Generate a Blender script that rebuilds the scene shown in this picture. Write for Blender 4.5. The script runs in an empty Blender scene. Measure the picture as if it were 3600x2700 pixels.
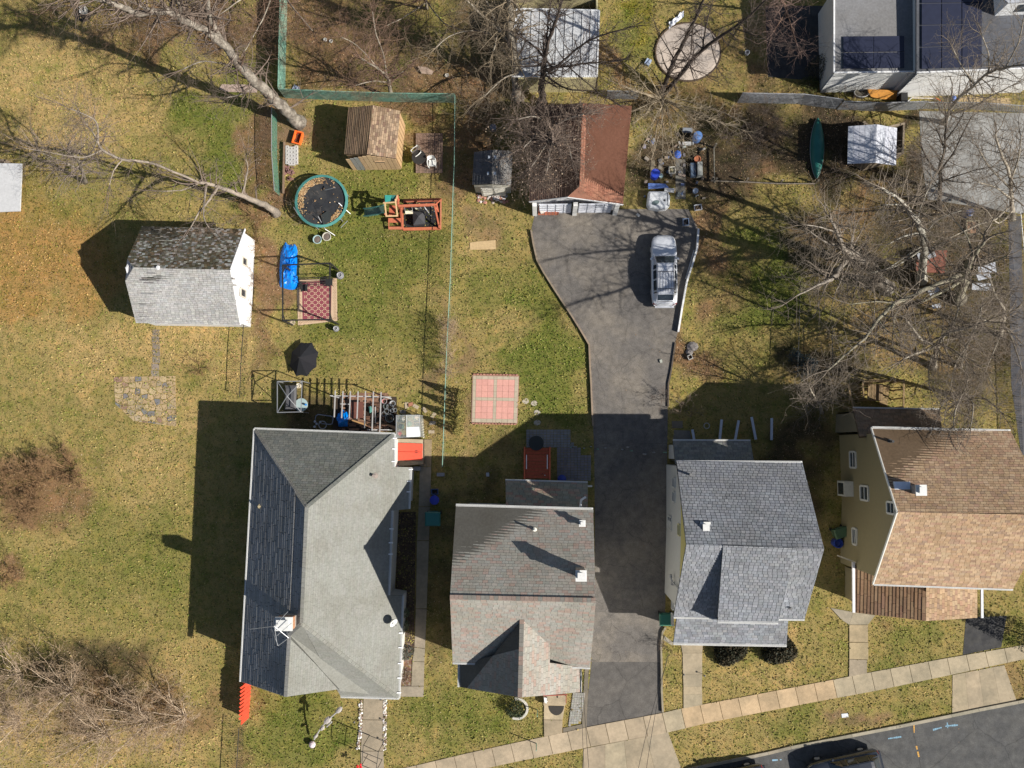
import bpy, math, random
import numpy as np
from mathutils import Vector, Matrix

random.seed(7); rng = np.random.default_rng(7)
scene = bpy.context.scene
COL = scene.collection

# ------------------------------------------------------------------ camera
FOC, ALT = 2900.0, 58.0            # focal length in photo pixels, flying height in metres
NX, NY = 1911.0, 1567.0            # picture point straight under the drone
_d = np.array([(NX-1800)/FOC, (NY-1350)/FOC, 1.0]); _d /= np.linalg.norm(_d)
_e = np.array([1.0, 0, 0]) - _d*_d[0]; _e /= np.linalg.norm(_e)
_s = np.cross(_d, _e)
cam_data = bpy.data.cameras.new("camera"); cam = bpy.data.objects.new("camera", cam_data)
COL.objects.link(cam); scene.camera = cam
cam_data.sensor_width = 36; cam_data.lens = 36*FOC/3600; cam_data.clip_start = 0.5; cam_data.clip_end = 900
cam.matrix_world = Matrix(((_e[0], -_e[1], -_e[2], 0), (-_s[0], _s[1], _s[2], 0), (-_d[0], _d[1], _d[2], ALT), (0, 0, 0, 1)))

# ------------------------------------------------------------------ light
SUNV = Vector((1.305, -0.484, 1.0)).normalized()
elev = math.asin(SUNV.z); azim = math.atan2(SUNV.x, SUNV.y)
w = bpy.data.worlds.new("World"); scene.world = w; w.use_nodes = True
nt = w.node_tree; bg = nt.nodes['Background']
sky = nt.nodes.new('ShaderNodeTexSky'); sky.sky_type = 'NISHITA'; sky.sun_disc = False
sky.sun_elevation = elev; sky.sun_rotation = azim
nt.links.new(sky.outputs[0], bg.inputs[0]); bg.inputs[1].default_value = 0.055
sl = bpy.data.lights.new("sun", 'SUN'); sl.energy = 5.0; sl.angle = math.radians(0.5); sl.color = (1, 0.95, 0.87)
so = bpy.data.objects.new("sun", sl); COL.objects.link(so)
so.rotation_euler = SUNV.to_track_quat('Z', 'Y').to_euler()
scene.view_settings.view_transform = 'Standard'; scene.view_settings.look = 'None'
scene.view_settings.exposure = 0.55; scene.view_settings.gamma = 1.0
scene.view_settings.use_curve_mapping = False

# ------------------------------------------------------------------ photo point -> place
def ray(px, py):
    r = np.array([(px-1800)/FOC, (py-1350)/FOC, 1.0])
    return Vector((float(r@_e), float(-(r@_s)), float(-(r@_d))))
CAMP = Vector((0, 0, ALT))
def P(px, py, z=0.0):
    r = ray(px, py); return CAMP + r*((ALT-z)/(-r.z))
def plane3(a, b, c):
    n = (b-a).cross(c-a).normalized()
    if n.z < 0: n = -n
    return (a.copy(), n)
def PP(px, py, pl):
    r = ray(px, py); t = (pl[0]-CAMP).dot(pl[1])/r.dot(pl[1]); return CAMP + r*t
def plane_z(pl, x, y):
    p, n = pl; return p.z - (n.x*(x-p.x) + n.y*(y-p.y))/n.z
def off(v, dx=0, dy=0, dz=0): return Vector((v[0]+dx, v[1]+dy, v[2]+dz))

# ------------------------------------------------------------------ materials
MATS = {}
def mat(name, c, rough=0.85, var=0.12, scale=3.0, c2=None, bump=0.0, bscale=30.0, tint=False, metal=0.0, coat=0.0, trans=0.0, c2scale=None, spec=0.3, emis=None):
    if name in MATS: return MATS[name]
    m = bpy.data.materials.new(name); m.use_nodes = True
    t = m.node_tree; N = t.nodes; L = t.links; b = N['Principled BSDF']
    b.inputs['Roughness'].default_value = rough; b.inputs['Metallic'].default_value = metal
    b.inputs['Specular IOR Level'].default_value = spec
    if coat: b.inputs['Coat Weight'].default_value = coat; b.inputs['Coat Roughness'].default_value = 0.08
    if trans: b.inputs['Transmission Weight'].default_value = trans
    geo = N.new('ShaderNodeNewGeometry')
    nz = N.new('ShaderNodeTexNoise'); nz.inputs['Scale'].default_value = scale; nz.inputs['Detail'].default_value = 6; nz.inputs['Roughness'].default_value = 0.65
    L.new(geo.outputs['Position'], nz.inputs['Vector'])
    mr = N.new('ShaderNodeMapRange'); mr.inputs[1].default_value = 0.3; mr.inputs[2].default_value = 0.7
    mr.inputs[3].default_value = 1-var; mr.inputs[4].default_value = 1+var; L.new(nz.outputs['Fac'], mr.inputs[0])
    base = N.new('ShaderNodeRGB'); base.outputs[0].default_value = (*c, 1); src = base.outputs[0]
    if c2:
        n2 = N.new('ShaderNodeTexNoise'); n2.inputs['Scale'].default_value = c2scale or scale*0.25; n2.inputs['Detail'].default_value = 5; n2.inputs['Roughness'].default_value = 0.6
        L.new(geo.outputs['Position'], n2.inputs['Vector'])
        r2 = N.new('ShaderNodeMapRange'); r2.inputs[1].default_value = 0.42; r2.inputs[2].default_value = 0.62; L.new(n2.outputs['Fac'], r2.inputs[0])
        mx = N.new('ShaderNodeMixRGB'); mx.inputs[2].default_value = (*c2, 1); L.new(src, mx.inputs[1]); L.new(r2.outputs[0], mx.inputs[0]); src = mx.outputs[0]
    if tint:
        at = N.new('ShaderNodeAttribute'); at.attribute_name = 'tint'
        mt = N.new('ShaderNodeMixRGB'); mt.blend_type = 'MULTIPLY'; mt.inputs[0].default_value = 1
        L.new(src, mt.inputs[1]); L.new(at.outputs['Color'], mt.inputs[2]); src = mt.outputs[0]
    mv = N.new('ShaderNodeVectorMath'); mv.operation = 'SCALE'; L.new(src, mv.inputs[0]); L.new(mr.outputs[0], mv.inputs['Scale'])
    L.new(mv.outputs[0], b.inputs['Base Color'])
    if bump:
        nb = N.new('ShaderNodeTexNoise'); nb.inputs['Scale'].default_value = bscale; nb.inputs['Detail'].default_value = 4
        L.new(geo.outputs['Position'], nb.inputs['Vector'])
        bp = N.new('ShaderNodeBump'); bp.inputs['Strength'].default_value = min(1, bump); bp.inputs['Distance'].default_value = 0.03
        L.new(nb.outputs['Fac'], bp.inputs['Height']); L.new(bp.outputs[0], b.inputs['Normal'])
    MATS[name] = m; return m

M_white = mat('white_paint', (.72, .72, .70), .5, .06, 4, spec=.4)
M_concrete = mat('concrete', (.34, .30, .24), .9, .12, 5, bump=.3, tint=True, c2=(.26, .235, .19), c2scale=.8)
M_bark = mat('bark', (.20, .17, .14), .95, .35, 9, bump=.8, bscale=14, c2=(.30, .27, .23), c2scale=1.6)
M_palebark = mat('pale_bark', (.34, .30, .24), .95, .3, 8, bump=.5, bscale=14, c2=(.22, .19, .15), c2scale=1.2)
M_darkbark = mat('dark_bark', (.07, .055, .045), .95, .3, 8, bump=.6, bscale=14)
M_twig = mat('twig', (.17, .13, .105), .95, .3, 2)
M_paletwig = mat('pale_twig', (.33, .27, .19), .95, .25, 2)
M_redtwig = mat('brown_twig', (.19, .12, .085), .95, .3, 2)
M_black = mat('black', (.018, .018, .02), .6, .15, 3)
M_darkmetal = mat('dark_metal', (.035, .035, .035), .5, .1, 3, metal=.3)
M_galv = mat('galvanised_steel', (.42, .43, .44), .45, .1, 5, metal=.6)
M_glass = mat('window_glass', (.03, .04, .05), .08, .1, 1, spec=.8)
M_wood = mat('tan_wood', (.42, .29, .17), .8, .15, 6, bump=.2, tint=True)
M_greywood = mat('weathered_wood', (.26, .22, .18), .9, .2, 6, bump=.3, tint=True)
M_redwood = mat('red_stained_wood', (.42, .13, .07), .8, .18, 7, tint=True)
M_green = mat('green_coated_wire', (.12, .30, .22), .6, .12, 5)
M_tint = mat('painted_surface', (1, 1, 1), .7, .1, 6, tint=True)
M_gloss = mat('glossy_plastic', (1, 1, 1), .35, .06, 6, tint=True, spec=.5)

# ------------------------------------------------------------------ mesh builder
class MB:
    def __init__(s): s.v = []; s.f = []; s.t = []; s.cur = (1, 1, 1)
    def col(s, c): s.cur = c; return s
    def add(s, vs, fs):
        b = len(s.v); s.v.extend([(q[0], q[1], q[2]) for q in vs])
        for f in fs: s.f.append(tuple(b+i for i in f)); s.t.append(s.cur)
        return s
    def poly(s, pts): return s.add(pts, [tuple(range(len(pts)))])
    def slab(s, pts, th, nrm=None):
        """closed prism: top face pts (counter-clockwise from above), thickness downwards"""
        n = len(pts); d = Vector((0, 0, -th)) if nrm is None else -nrm*th
        a = [Vector(p) for p in pts]
        ar = sum(a[i].x*a[(i+1) % n].y - a[(i+1) % n].x*a[i].y for i in range(n))
        if ar < 0: a.reverse()
        vs = a + [p+d for p in a]
        fs = [tuple(range(n)), tuple(range(2*n-1, n-1, -1))] + [(i, i+n, (i+1) % n+n, (i+1) % n) for i in range(n)]
        return s.add(vs, fs)
    def box(s, c, sx, sy, sz, rz=0.0, up=None):
        """box centred at c in plan, base at c.z"""
        co, si = math.cos(rz), math.sin(rz); vs = []
        for z in (0, sz):
            for x, y in ((-1, -1), (1, -1), (1, 1), (-1, 1)):
                X, Y = x*sx/2, y*sy/2; vs.append((c[0]+X*co-Y*si, c[1]+X*si+Y*co, c[2]+z))
        return s.add(vs, [(3, 2, 1, 0), (4, 5, 6, 7), (0, 1, 5, 4), (1, 2, 6, 5), (2, 3, 7, 6), (3, 0, 4, 7)])
    def beam(s, a, b, wd, ht, up=(0, 0, 1)):
        a = Vector(a); b = Vector(b); d = (b-a).normalized(); u = Vector(up)
        if abs(d.dot(u)) > .98: u = Vector((1, 0, 0))
        r = d.cross(u).normalized(); u = r.cross(d).normalized(); vs = []
        for p in (a, b):
            for x, y in ((-1, -1), (1, -1), (1, 1), (-1, 1)): vs.append(p + r*(x*wd/2) + u*(y*ht/2))
        return s.add(vs, [(0, 1, 2, 3), (7, 6, 5, 4), (0, 4, 5, 1), (1, 5, 6, 2), (2, 6, 7, 3), (3, 7, 4, 0)])
    def tube(s, path, rad, n=6, cap=True):
        path = [Vector(p) for p in path]; m = len(path)
        if not hasattr(rad, '__len__'): rad = [rad]*m
        vs = []; prev = None
        for i, p in enumerate(path):
            d = (path[min(i+1, m-1)] - path[max(i-1, 0)])
            d = d.normalized() if d.length > 1e-9 else Vector((0, 0, 1))
            if prev is None:
                u = Vector((0, 0, 1)) if abs(d.z) < .9 else Vector((1, 0, 0)); r = d.cross(u).normalized()
            else:
                r = (prev - d*prev.dot(d)); r = r.normalized() if r.length > 1e-6 else d.orthogonal().normalized()
            prev = r; q = d.cross(r)
            for k in range(n):
                a = 2*math.pi*k/n; vs.append(p + (r*math.cos(a) + q*math.sin(a))*rad[i])
        fs = [(i*n+k, i*n+(k+1) % n, (i+1)*n+(k+1) % n, (i+1)*n+k) for i in range(m-1) for k in range(n)]
        if cap: fs += [tuple(range(n-1, -1, -1)), tuple((m-1)*n+k for k in range(n))]
        return s.add(vs, fs)
    def lathe(s, c, prof, n=16, sx=1.0, sy=1.0, rz=0.0):
        """profile [(r,z)...] bottom to top around c"""
        vs = []; co, si = math.cos(rz), math.sin(rz)
        for r, z in prof:
            for k in range(n):
                a = 2*math.pi*k/n; X, Y = r*sx*math.cos(a), r*sy*math.sin(a)
                vs.append((c[0]+X*co-Y*si, c[1]+X*si+Y*co, c[2]+z))
        m = len(prof)
        fs = [(i*n+k, i*n+(k+1) % n, (i+1)*n+(k+1) % n, (i+1)*n+k) for i in range(m-1) for k in range(n)]
        fs += [tuple(range(n-1, -1, -1)), tuple((m-1)*n+k for k in range(n))]
        return s.add(vs, fs)
    def torus(s, c, R, r, n=24, m=6, sx=1, sy=1):
        vs = [(c[0]+(R*sx+r*math.cos(b))*math.cos(a), c[1]+(R*sy+r*math.cos(b))*math.sin(a), c[2]+r*math.sin(b))
              for a in [2*math.pi*i/n for i in range(n)] for b in [2*math.pi*j/m for j in range(m)]]
        return s.add(vs, [(i*m+j, ((i+1) % n)*m+j, ((i+1) % n)*m+(j+1) % m, i*m+(j+1) % m) for i in range(n) for j in range(m)])
    def build(s, name, m, parent=None, smooth=False, kind=None, origin=None, label=None):
        o0 = Vector((0, 0, 0))
        if parent is not None: o0 = WO.get(parent.name, Vector((0, 0, 0)))
        elif origin is not None: o0 = Vector(origin)
        me = bpy.data.meshes.new(name)
        if o0.length > 0:
            vv = (np.array(s.v, dtype=np.float64) - np.array(o0)).tolist() if s.v else []
        else: vv = s.v
        me.from_pydata(vv, [], s.f); me.materials.append(m)
        if 'tint_on' not in me and m.name in TINTED:
            a = me.color_attributes.new('tint', 'FLOAT_COLOR', 'CORNER')
            cnt = np.array([len(f) for f in s.f]); arr = np.repeat(np.array([(*t, 1.0) for t in s.t], dtype=np.float32), cnt, axis=0)
            a.data.foreach_set('color', arr.ravel())
        if smooth: me.polygons.foreach_set('use_smooth', [True]*len(me.polygons))
        me.update()
        o = bpy.data.objects.new(name, me); COL.objects.link(o)
        if parent is not None: o.parent = parent; WO[o.name] = o0
        else: o.location = o0; WO[o.name] = o0
        if kind: o['kind'] = kind
        if label: o['label'] = label
        return o
WO = {}
TINTED = {'concrete', 'tan_wood', 'weathered_wood', 'red_stained_wood', 'painted_surface', 'glossy_plastic'}
def thing(name, label, cat, loc=(0, 0, 0), group=None):
    o = bpy.data.objects.new(name, None); o.empty_display_size = .2; COL.objects.link(o)
    o.location = loc; WO[o.name] = Vector(loc); o['label'] = label; o['category'] = cat
    if group: o['group'] = group
    return o
def tag(o, label, cat, group=None):
    o['label'] = label; o['category'] = cat
    if group: o['group'] = group
    return o
def struct(o): o['kind'] = 'structure'; return o
def copy_part(src, parent, name=None, loc=None, rot=None, mesh=None):
    c = src.copy(); COL.objects.link(c)
    if mesh: c.data = mesh
    c.parent = parent
    if loc is not None: c.location = Vector(loc) - WO.get(parent.name, Vector((0, 0, 0)))
    if rot is not None: c.rotation_euler = rot
    return c
def copy_tree(o, loc, rz, label=None, group=None):
    r = o.copy(); COL.objects.link(r); r.location = loc; r.rotation_euler = (0, 0, rz)
    if label: r['label'] = label
    if group: r['group'] = group
    for ch in list(o.children):
        c = ch.copy(); COL.objects.link(c); c.parent = r
        for g in ch.children:
            d = g.copy(); COL.objects.link(d); d.parent = c
    return r
def jit(c, a=.12):
    k = 1 + random.uniform(-a, a); return (c[0]*k*(1+random.uniform(-a, a)*.3), c[1]*k, c[2]*k*(1+random.uniform(-a, a)*.3))

def clip_convex(poly, clip):
    """2D Sutherland-Hodgman, clip counter-clockwise"""
    out = poly
    n = len(clip)
    for i in range(n):
        a, b = clip[i], clip[(i+1) % n]; inp = out; out = []
        if not inp: return []
        ex, ey = b[0]-a[0], b[1]-a[1]
        dd = [ex*(p[1]-a[1]) - ey*(p[0]-a[0]) for p in inp]
        for j in range(len(inp)):
            k = (j+1) % len(inp); p, q = inp[j], inp[k]
            if dd[j] >= 0: out.append(p)
            if (dd[j] >= 0) != (dd[k] >= 0):
                t = dd[j]/(dd[j]-dd[k]); out.append((p[0]+(q[0]-p[0])*t, p[1]+(q[1]-p[1])*t))
    return out

def shingle_face(root, pts, tints, course=.17, tabw=.33, th=.014, single=0, var=.12, mtl=None, lap=1.0, name='shingle', joined=None, deck_mat=None, deck=True, updir=None, gap=.018):
    """one planar convex roof face laid with shingle courses. Returns used number of single shingles."""
    mtl = mtl or M_shingle
    a = [Vector(p) for p in pts]
    pl = plane3(a[0], a[1], a[2]); n = pl[1]
    v = (updir.copy() if updir is not None else Vector((0, 0, 1))); v = (v - n*v.dot(n)).normalized(); u = v.cross(n).normalized()
    o = a[0]; P2 = [((p-o).dot(u), (p-o).dot(v)) for p in a]
    ar = sum(P2[i][0]*P2[(i+1) % len(P2)][1]-P2[(i+1) % len(P2)][0]*P2[i][1] for i in range(len(P2)))
    if ar < 0: P2.reverse(); a.reverse()
    if deck:
        d = MB(); d.col(tuple(x*.38 for x in tints[0])); d.slab([p - n*.012 for p in a], .14, n); d.build('roof_deck', deck_mat or mtl, root)
    x0 = min(p[0] for p in P2); x1 = max(p[0] for p in P2); y0 = min(p[1] for p in P2); y1 = max(p[1] for p in P2)
    J = joined if joined is not None else MB(); used = 0
    protos = None; ci = 0; y = y0
    while y < y1:
        x = x0 - tabw*random.random()
        while x < x1:
            wv = tabw*(1+random.uniform(-.12, .12)) if tabw < 1 else tabw
            tc = tints[int(random.random()**1.3*len(tints))] if len(tints) > 1 else tints[0]
            r = [(x+gap, y), (x+wv, y), (x+wv, y+course-gap), (x+gap, y+course-gap)]
            q = clip_convex(r, P2)
            if len(q) >= 3:
                lift = th*random.uniform(.75, 1.25)
                full = len(q) == 4 and abs((q[2][0]-q[0][0])*(q[2][1]-q[0][1])) > .95*(wv-gap)*(course-gap)
                if full and used < single:
                    if protos is None:
                        protos = []
                        for k in range(6):
                            mb = MB(); mb.col(jit(tints[k % len(tints)], var))
                            W2, H2 = tabw, course-gap
                            mb.add([(0, 0, 0), (W2-gap, 0, 0), (W2-gap, H2, 0), (0, H2, 0), (0, 0, th), (W2-gap, 0, th), (W2-gap, H2, .003), (0, H2, .003)],
                                   [(4, 5, 6, 7), (0, 1, 5, 4), (1, 2, 6, 5), (3, 0, 4, 7), (2, 3, 7, 6)])
                            ob = mb.build(name, mtl, None); protos.append(ob.data); bpy.data.objects.remove(ob)
                    c = bpy.data.objects.new(name, random.choice(protos)); COL.objects.link(c); c.parent = root
                    pos = o + u*(x+gap) + v*y - WO[root.name]
                    R = Matrix((u, v, n)).transposed().to_4x4(); c.matrix_local = Matrix.Translation(pos) @ R @ Matrix.Diagonal((wv/tabw, 1, 1, 1))
                    used += 1
                else:
                    J.col(jit(tc, var)); top = []; bot = []
                    for (qx, qy) in q:
                        h = lift + (.003-lift)*min(1, max(0, (qy-y)/course)); w3 = o + u*qx + v*qy
                        top.append(w3 + n*h); bot.append(w3 - n*.004)
                    m = len(q)
                    J.add(top+bot, [tuple(range(m))] + [(i, i+m, (i+1) % m+m, (i+1) % m) for i in range(m)])
            x += wv
        y += course; ci += 1
    if joined is None: J.build(name, mtl, root, kind='stuff')
    return used
M_shingle = mat('asphalt_shingle', (1, 1, 1), .95, .15, 7, c2=(.88, .865, .84), c2scale=.45, tint=True, bump=.25, bscale=60, spec=.1); TINTED.add('asphalt_shingle')

def inset(poly, d):
    """offset a plan polygon inwards"""
    n = len(poly); ar = sum(poly[i].x*poly[(i+1) % n].y-poly[(i+1) % n].x*poly[i].y for i in range(n)); sg = 1 if ar > 0 else -1
    out = []
    for i in range(n):
        p0, p1, p2 = poly[i-1], poly[i], poly[(i+1) % n]
        e1 = Vector((p1.x-p0.x, p1.y-p0.y)).normalized(); e2 = Vector((p2.x-p1.x, p2.y-p1.y)).normalized()
        n1 = Vector((-e1.y, e1.x))*sg; n2 = Vector((-e2.y, e2.x))*sg
        b = (n1+n2); 
        if b.length < 1e-4: b = n1
        b = b.normalized(); k = d/max(.35, b.dot(n1)); out.append(Vector((p1.x+b.x*k, p1.y+b.y*k, p1.z)))
    return out
def walls(root, poly, planes, mtl, col=(1, 1, 1), drop=.16, name='wall', z0=0, siding=0):
    """one wall mesh per side under the roof planes"""
    n = len(poly)
    out = []
    for i in range(n):
        a, b = poly[i], poly[(i+1) % n]
        if (a-b).length < .2: continue
        pts = [a, b]
        K = 15; seg = [a.lerp(b, t/(K-1)) for t in range(K)]
        # add ridge crossing samples
        tops = [min([plane_z(pl, p.x, p.y) for pl in planes]) - drop for p in seg]
        d = (b-a); d.z = 0; d.normalize(); nn = Vector((d.y, -d.x, 0))
        mb = MB(); mb.col(col)
        A = [Vector((p.x, p.y, z0)) for p in seg]; B = [Vector((p.x, p.y, t)) for p, t in zip(seg, tops)]
        back = -nn*.12
        vs = A+B+[p+back for p in A]+[p+back for p in B]
        fs = []
        for k in range(K-1): fs += [(k, k+1, K+k+1, K+k), (2*K+k+1, 2*K+k, 3*K+k, 3*K+k+1), (K+k, K+k+1, 3*K+k+1, 3*K+k)]
        mb.add(vs, fs); out.append(mb.build(name, mtl, root))
    return out
def gutter(root, pts, mtl=None, r=.11, name='gutter'):
    mb = MB(); mb.col((1, 1, 1))
    for a, b in zip(pts[:-1], pts[1:]):
        a = Vector(a); b = Vector(b)
        mb.beam(a, b, .03, .13); d = (b-a).normalized(); s = d.cross(Vector((0, 0, 1))).normalized()
        mb.beam(a+Vector((0, 0, -.05)), b+Vector((0, 0, -.05)), .12, .03)
        mb.beam(a+s*.06, b+s*.06, .02, .1); mb.beam(a-s*.06, b-s*.06, .02, .1)
    return mb.build(name, mtl or M_white, root)
def window_on(root, pl, x0, y0, x1, y1, frame=.09, col=(1, 1, 1), mull=True, zz=None, out=None):
    """window on the vertical wall plane pl, given the two picture points of opposite corners"""
    a = PP(x0, y0, pl); b = PP(x1, y1, pl); n = pl[1].copy(); n = n if out is None else out
    h = Vector((0, 0, 1)).cross(n).normalized(); o = a.copy()
    s0, s1 = 0, (b-a).dot(h); z0, z1 = sorted((a.z, b.z)); s0, s1 = sorted((s0, s1))
    def q(s, z, d): return Vector((o.x, o.y, 0)) + h*s + Vector((0, 0, z)) + n*d
    mb = MB(); mb.col(col)
    for (A, B) in ((q(s0, z0, .03), q(s1, z0, .03)), (q(s0, z1, .03), q(s1, z1, .03))): mb.beam(A, B, .1, frame, up=(0, 0, 1))
    for (A, B) in ((q(s0, z0+frame/2, .03), q(s0, z1-frame/2, .03)), (q(s1, z0+frame/2, .03), q(s1, z1-frame/2, .03))): mb.beam(A, B, frame, .1, up=n)
    if mull: zm = (z0+z1)/2; mb.beam(q(s0+frame/2, zm, .035), q(s1-frame/2, zm, .035), .06, .05)
    f = mb.build('window', M_tint, root)
    g = MB(); g.poly([q(s0, z0, .02), q(s1, z0, .02), q(s1, z1, .02), q(s0, z1, .02)]); g.build('pane', M_glass, f)
    return f
# ================================================================== GROUND
# cover blobs: x, y, rx, ry, kind, weight  (G lush grass, D dry tan grass, L leaf litter, B bare soil, S ground colour darkened to stand for shade)
BL = [
 (300,300,420,260,'D',1.0),(80,480,200,150,'D',.8),(700,420,170,120,'G',.9),(820,560,160,150,'G',.9),(560,230,160,90,'G',.4),(880,300,120,150,'G',.7),
 (650,90,380,80,'L',.9),(150,60,200,60,'L',.5),(180,900,320,300,'O',.9),(420,1250,300,150,'D',.9),(700,1230,200,150,'D',1),(120,1180,220,150,'D',.5),
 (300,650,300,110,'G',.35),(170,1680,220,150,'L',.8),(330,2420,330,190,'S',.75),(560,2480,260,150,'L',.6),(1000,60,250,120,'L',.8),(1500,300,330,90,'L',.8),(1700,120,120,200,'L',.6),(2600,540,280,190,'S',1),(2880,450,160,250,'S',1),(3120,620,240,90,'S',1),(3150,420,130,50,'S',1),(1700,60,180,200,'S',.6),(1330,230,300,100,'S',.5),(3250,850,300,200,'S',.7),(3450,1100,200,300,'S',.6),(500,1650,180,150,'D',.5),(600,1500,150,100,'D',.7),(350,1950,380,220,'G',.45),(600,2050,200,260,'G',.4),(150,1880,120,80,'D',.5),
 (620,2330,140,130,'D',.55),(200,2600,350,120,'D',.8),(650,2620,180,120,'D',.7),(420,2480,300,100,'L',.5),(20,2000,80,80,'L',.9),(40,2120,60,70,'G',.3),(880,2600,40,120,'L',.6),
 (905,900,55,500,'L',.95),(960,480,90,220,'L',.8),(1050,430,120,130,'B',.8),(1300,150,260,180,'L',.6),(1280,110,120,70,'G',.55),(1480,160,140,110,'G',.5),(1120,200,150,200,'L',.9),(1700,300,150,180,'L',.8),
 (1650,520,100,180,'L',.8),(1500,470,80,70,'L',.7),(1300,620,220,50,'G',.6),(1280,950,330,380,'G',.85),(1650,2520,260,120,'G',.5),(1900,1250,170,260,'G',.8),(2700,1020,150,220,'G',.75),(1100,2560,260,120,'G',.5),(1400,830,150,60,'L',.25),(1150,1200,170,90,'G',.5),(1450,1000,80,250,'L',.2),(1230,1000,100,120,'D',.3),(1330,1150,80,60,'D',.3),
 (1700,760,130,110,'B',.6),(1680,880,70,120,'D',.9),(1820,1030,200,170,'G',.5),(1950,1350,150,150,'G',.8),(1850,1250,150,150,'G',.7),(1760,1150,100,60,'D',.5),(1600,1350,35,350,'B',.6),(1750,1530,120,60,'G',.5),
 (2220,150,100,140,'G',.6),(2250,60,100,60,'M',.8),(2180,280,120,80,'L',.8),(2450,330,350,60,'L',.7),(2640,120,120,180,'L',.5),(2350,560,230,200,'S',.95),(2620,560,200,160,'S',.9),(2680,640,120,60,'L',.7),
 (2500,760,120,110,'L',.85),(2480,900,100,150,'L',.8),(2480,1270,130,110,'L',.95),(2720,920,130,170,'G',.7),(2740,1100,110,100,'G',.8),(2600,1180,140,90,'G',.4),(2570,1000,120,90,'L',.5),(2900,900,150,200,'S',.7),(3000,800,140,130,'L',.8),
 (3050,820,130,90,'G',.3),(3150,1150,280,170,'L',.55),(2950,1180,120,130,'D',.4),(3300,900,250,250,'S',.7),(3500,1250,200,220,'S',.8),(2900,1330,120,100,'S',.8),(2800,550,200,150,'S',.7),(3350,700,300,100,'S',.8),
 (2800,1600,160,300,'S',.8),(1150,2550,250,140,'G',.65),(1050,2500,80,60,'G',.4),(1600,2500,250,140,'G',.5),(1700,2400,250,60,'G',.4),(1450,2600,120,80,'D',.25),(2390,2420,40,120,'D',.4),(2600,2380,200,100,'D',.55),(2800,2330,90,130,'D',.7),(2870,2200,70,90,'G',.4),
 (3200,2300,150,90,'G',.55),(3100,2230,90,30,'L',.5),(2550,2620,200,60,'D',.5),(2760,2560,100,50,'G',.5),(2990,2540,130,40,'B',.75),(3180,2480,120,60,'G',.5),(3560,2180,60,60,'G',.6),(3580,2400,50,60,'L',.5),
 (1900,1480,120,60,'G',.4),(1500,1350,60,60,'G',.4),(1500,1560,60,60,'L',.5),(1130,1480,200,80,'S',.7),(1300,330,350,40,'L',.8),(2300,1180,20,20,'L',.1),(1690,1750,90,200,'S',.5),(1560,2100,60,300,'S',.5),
]
KC = {'G': (.135, .152, .032), 'D': (.38, .275, .115), 'O': (.33, .20, .07), 'L': (.20, .122, .066), 'B': (.20, .13, .08), 'S': (.055, .042, .028), 'M': (.18, .16, .022)}  # S is shade painted into the ground colour
_bp = []
for (x, y, rx, ry, k, wt) in BL:
    c = P(x, y); _bp.append((c.x, c.y, rx/50., ry/50., k, wt))
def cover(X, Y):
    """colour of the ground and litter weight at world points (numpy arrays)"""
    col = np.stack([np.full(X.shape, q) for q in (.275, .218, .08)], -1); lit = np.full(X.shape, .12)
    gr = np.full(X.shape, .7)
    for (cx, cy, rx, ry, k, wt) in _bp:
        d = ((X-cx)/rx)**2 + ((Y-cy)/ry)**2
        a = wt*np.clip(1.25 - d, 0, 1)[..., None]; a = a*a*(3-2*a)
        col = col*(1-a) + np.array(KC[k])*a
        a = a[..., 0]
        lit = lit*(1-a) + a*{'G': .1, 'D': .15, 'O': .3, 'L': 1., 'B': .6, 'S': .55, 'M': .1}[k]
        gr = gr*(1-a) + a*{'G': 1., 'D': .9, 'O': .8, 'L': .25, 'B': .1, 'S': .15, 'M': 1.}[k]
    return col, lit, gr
def lattice(shape_n, seed):
    r = np.random.default_rng(seed); g = r.random((shape_n, shape_n))
    def f(X, Y, s):
        x = (X*s) % shape_n; y = (Y*s) % shape_n; i = np.floor(x).astype(int); j = np.floor(y).astype(int); fx = x-i; fy = y-j
        fx = fx*fx*(3-2*fx); fy = fy*fy*(3-2*fy); i %= shape_n; j %= shape_n; i2 = (i+1) % shape_n; j2 = (j+1) % shape_n
        return (g[i, j]*(1-fx)+g[i2, j]*fx)*(1-fy) + (g[i, j2]*(1-fx)+g[i2, j2]*fx)*fy
    return f
_nf = lattice(64, 3)
xs = np.concatenate([[-420, -250, -150, -90, -60], np.arange(-46, 46.1, .3), [60, 90, 150, 250, 420]])
ys = np.concatenate([[-420, -250, -150, -90, -50], np.arange(-34, 40.1, .3), [50, 90, 150, 250, 420]])
XX, YY = np.meshgrid(xs, ys, indexing='ij')
wx = XX + (_nf(XX, YY, .45)-.5)*4 + (_nf(XX+9, YY, 1.5)-.5)*1.6; wy = YY + (_nf(XX+31, YY+17, .45)-.5)*4 + (_nf(XX, YY+9, 1.5)-.5)*1.6
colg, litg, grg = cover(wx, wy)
nv = XX.size; nx_, ny_ = XX.shape
ZZ = np.zeros(nv)
me = bpy.data.meshes.new('ground')
idx = np.arange(nv).reshape(nx_, ny_)
quads = np.stack([idx[:-1, :-1], idx[1:, :-1], idx[1:, 1:], idx[:-1, 1:]], -1).reshape(-1, 4)
me.vertices.add(nv); me.vertices.foreach_set('co', np.stack([XX.ravel(), YY.ravel(), ZZ], -1).astype(np.float32).ravel())
me.loops.add(quads.size); me.polygons.add(len(quads)); me.loops.foreach_set('vertex_index', quads.ravel().astype(np.int32))
me.polygons.foreach_set('loop_start', np.arange(0, quads.size, 4, dtype=np.int32)); me.update(calc_edges=True)
at = me.color_attributes.new('cover', 'FLOAT_COLOR', 'POINT')
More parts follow.
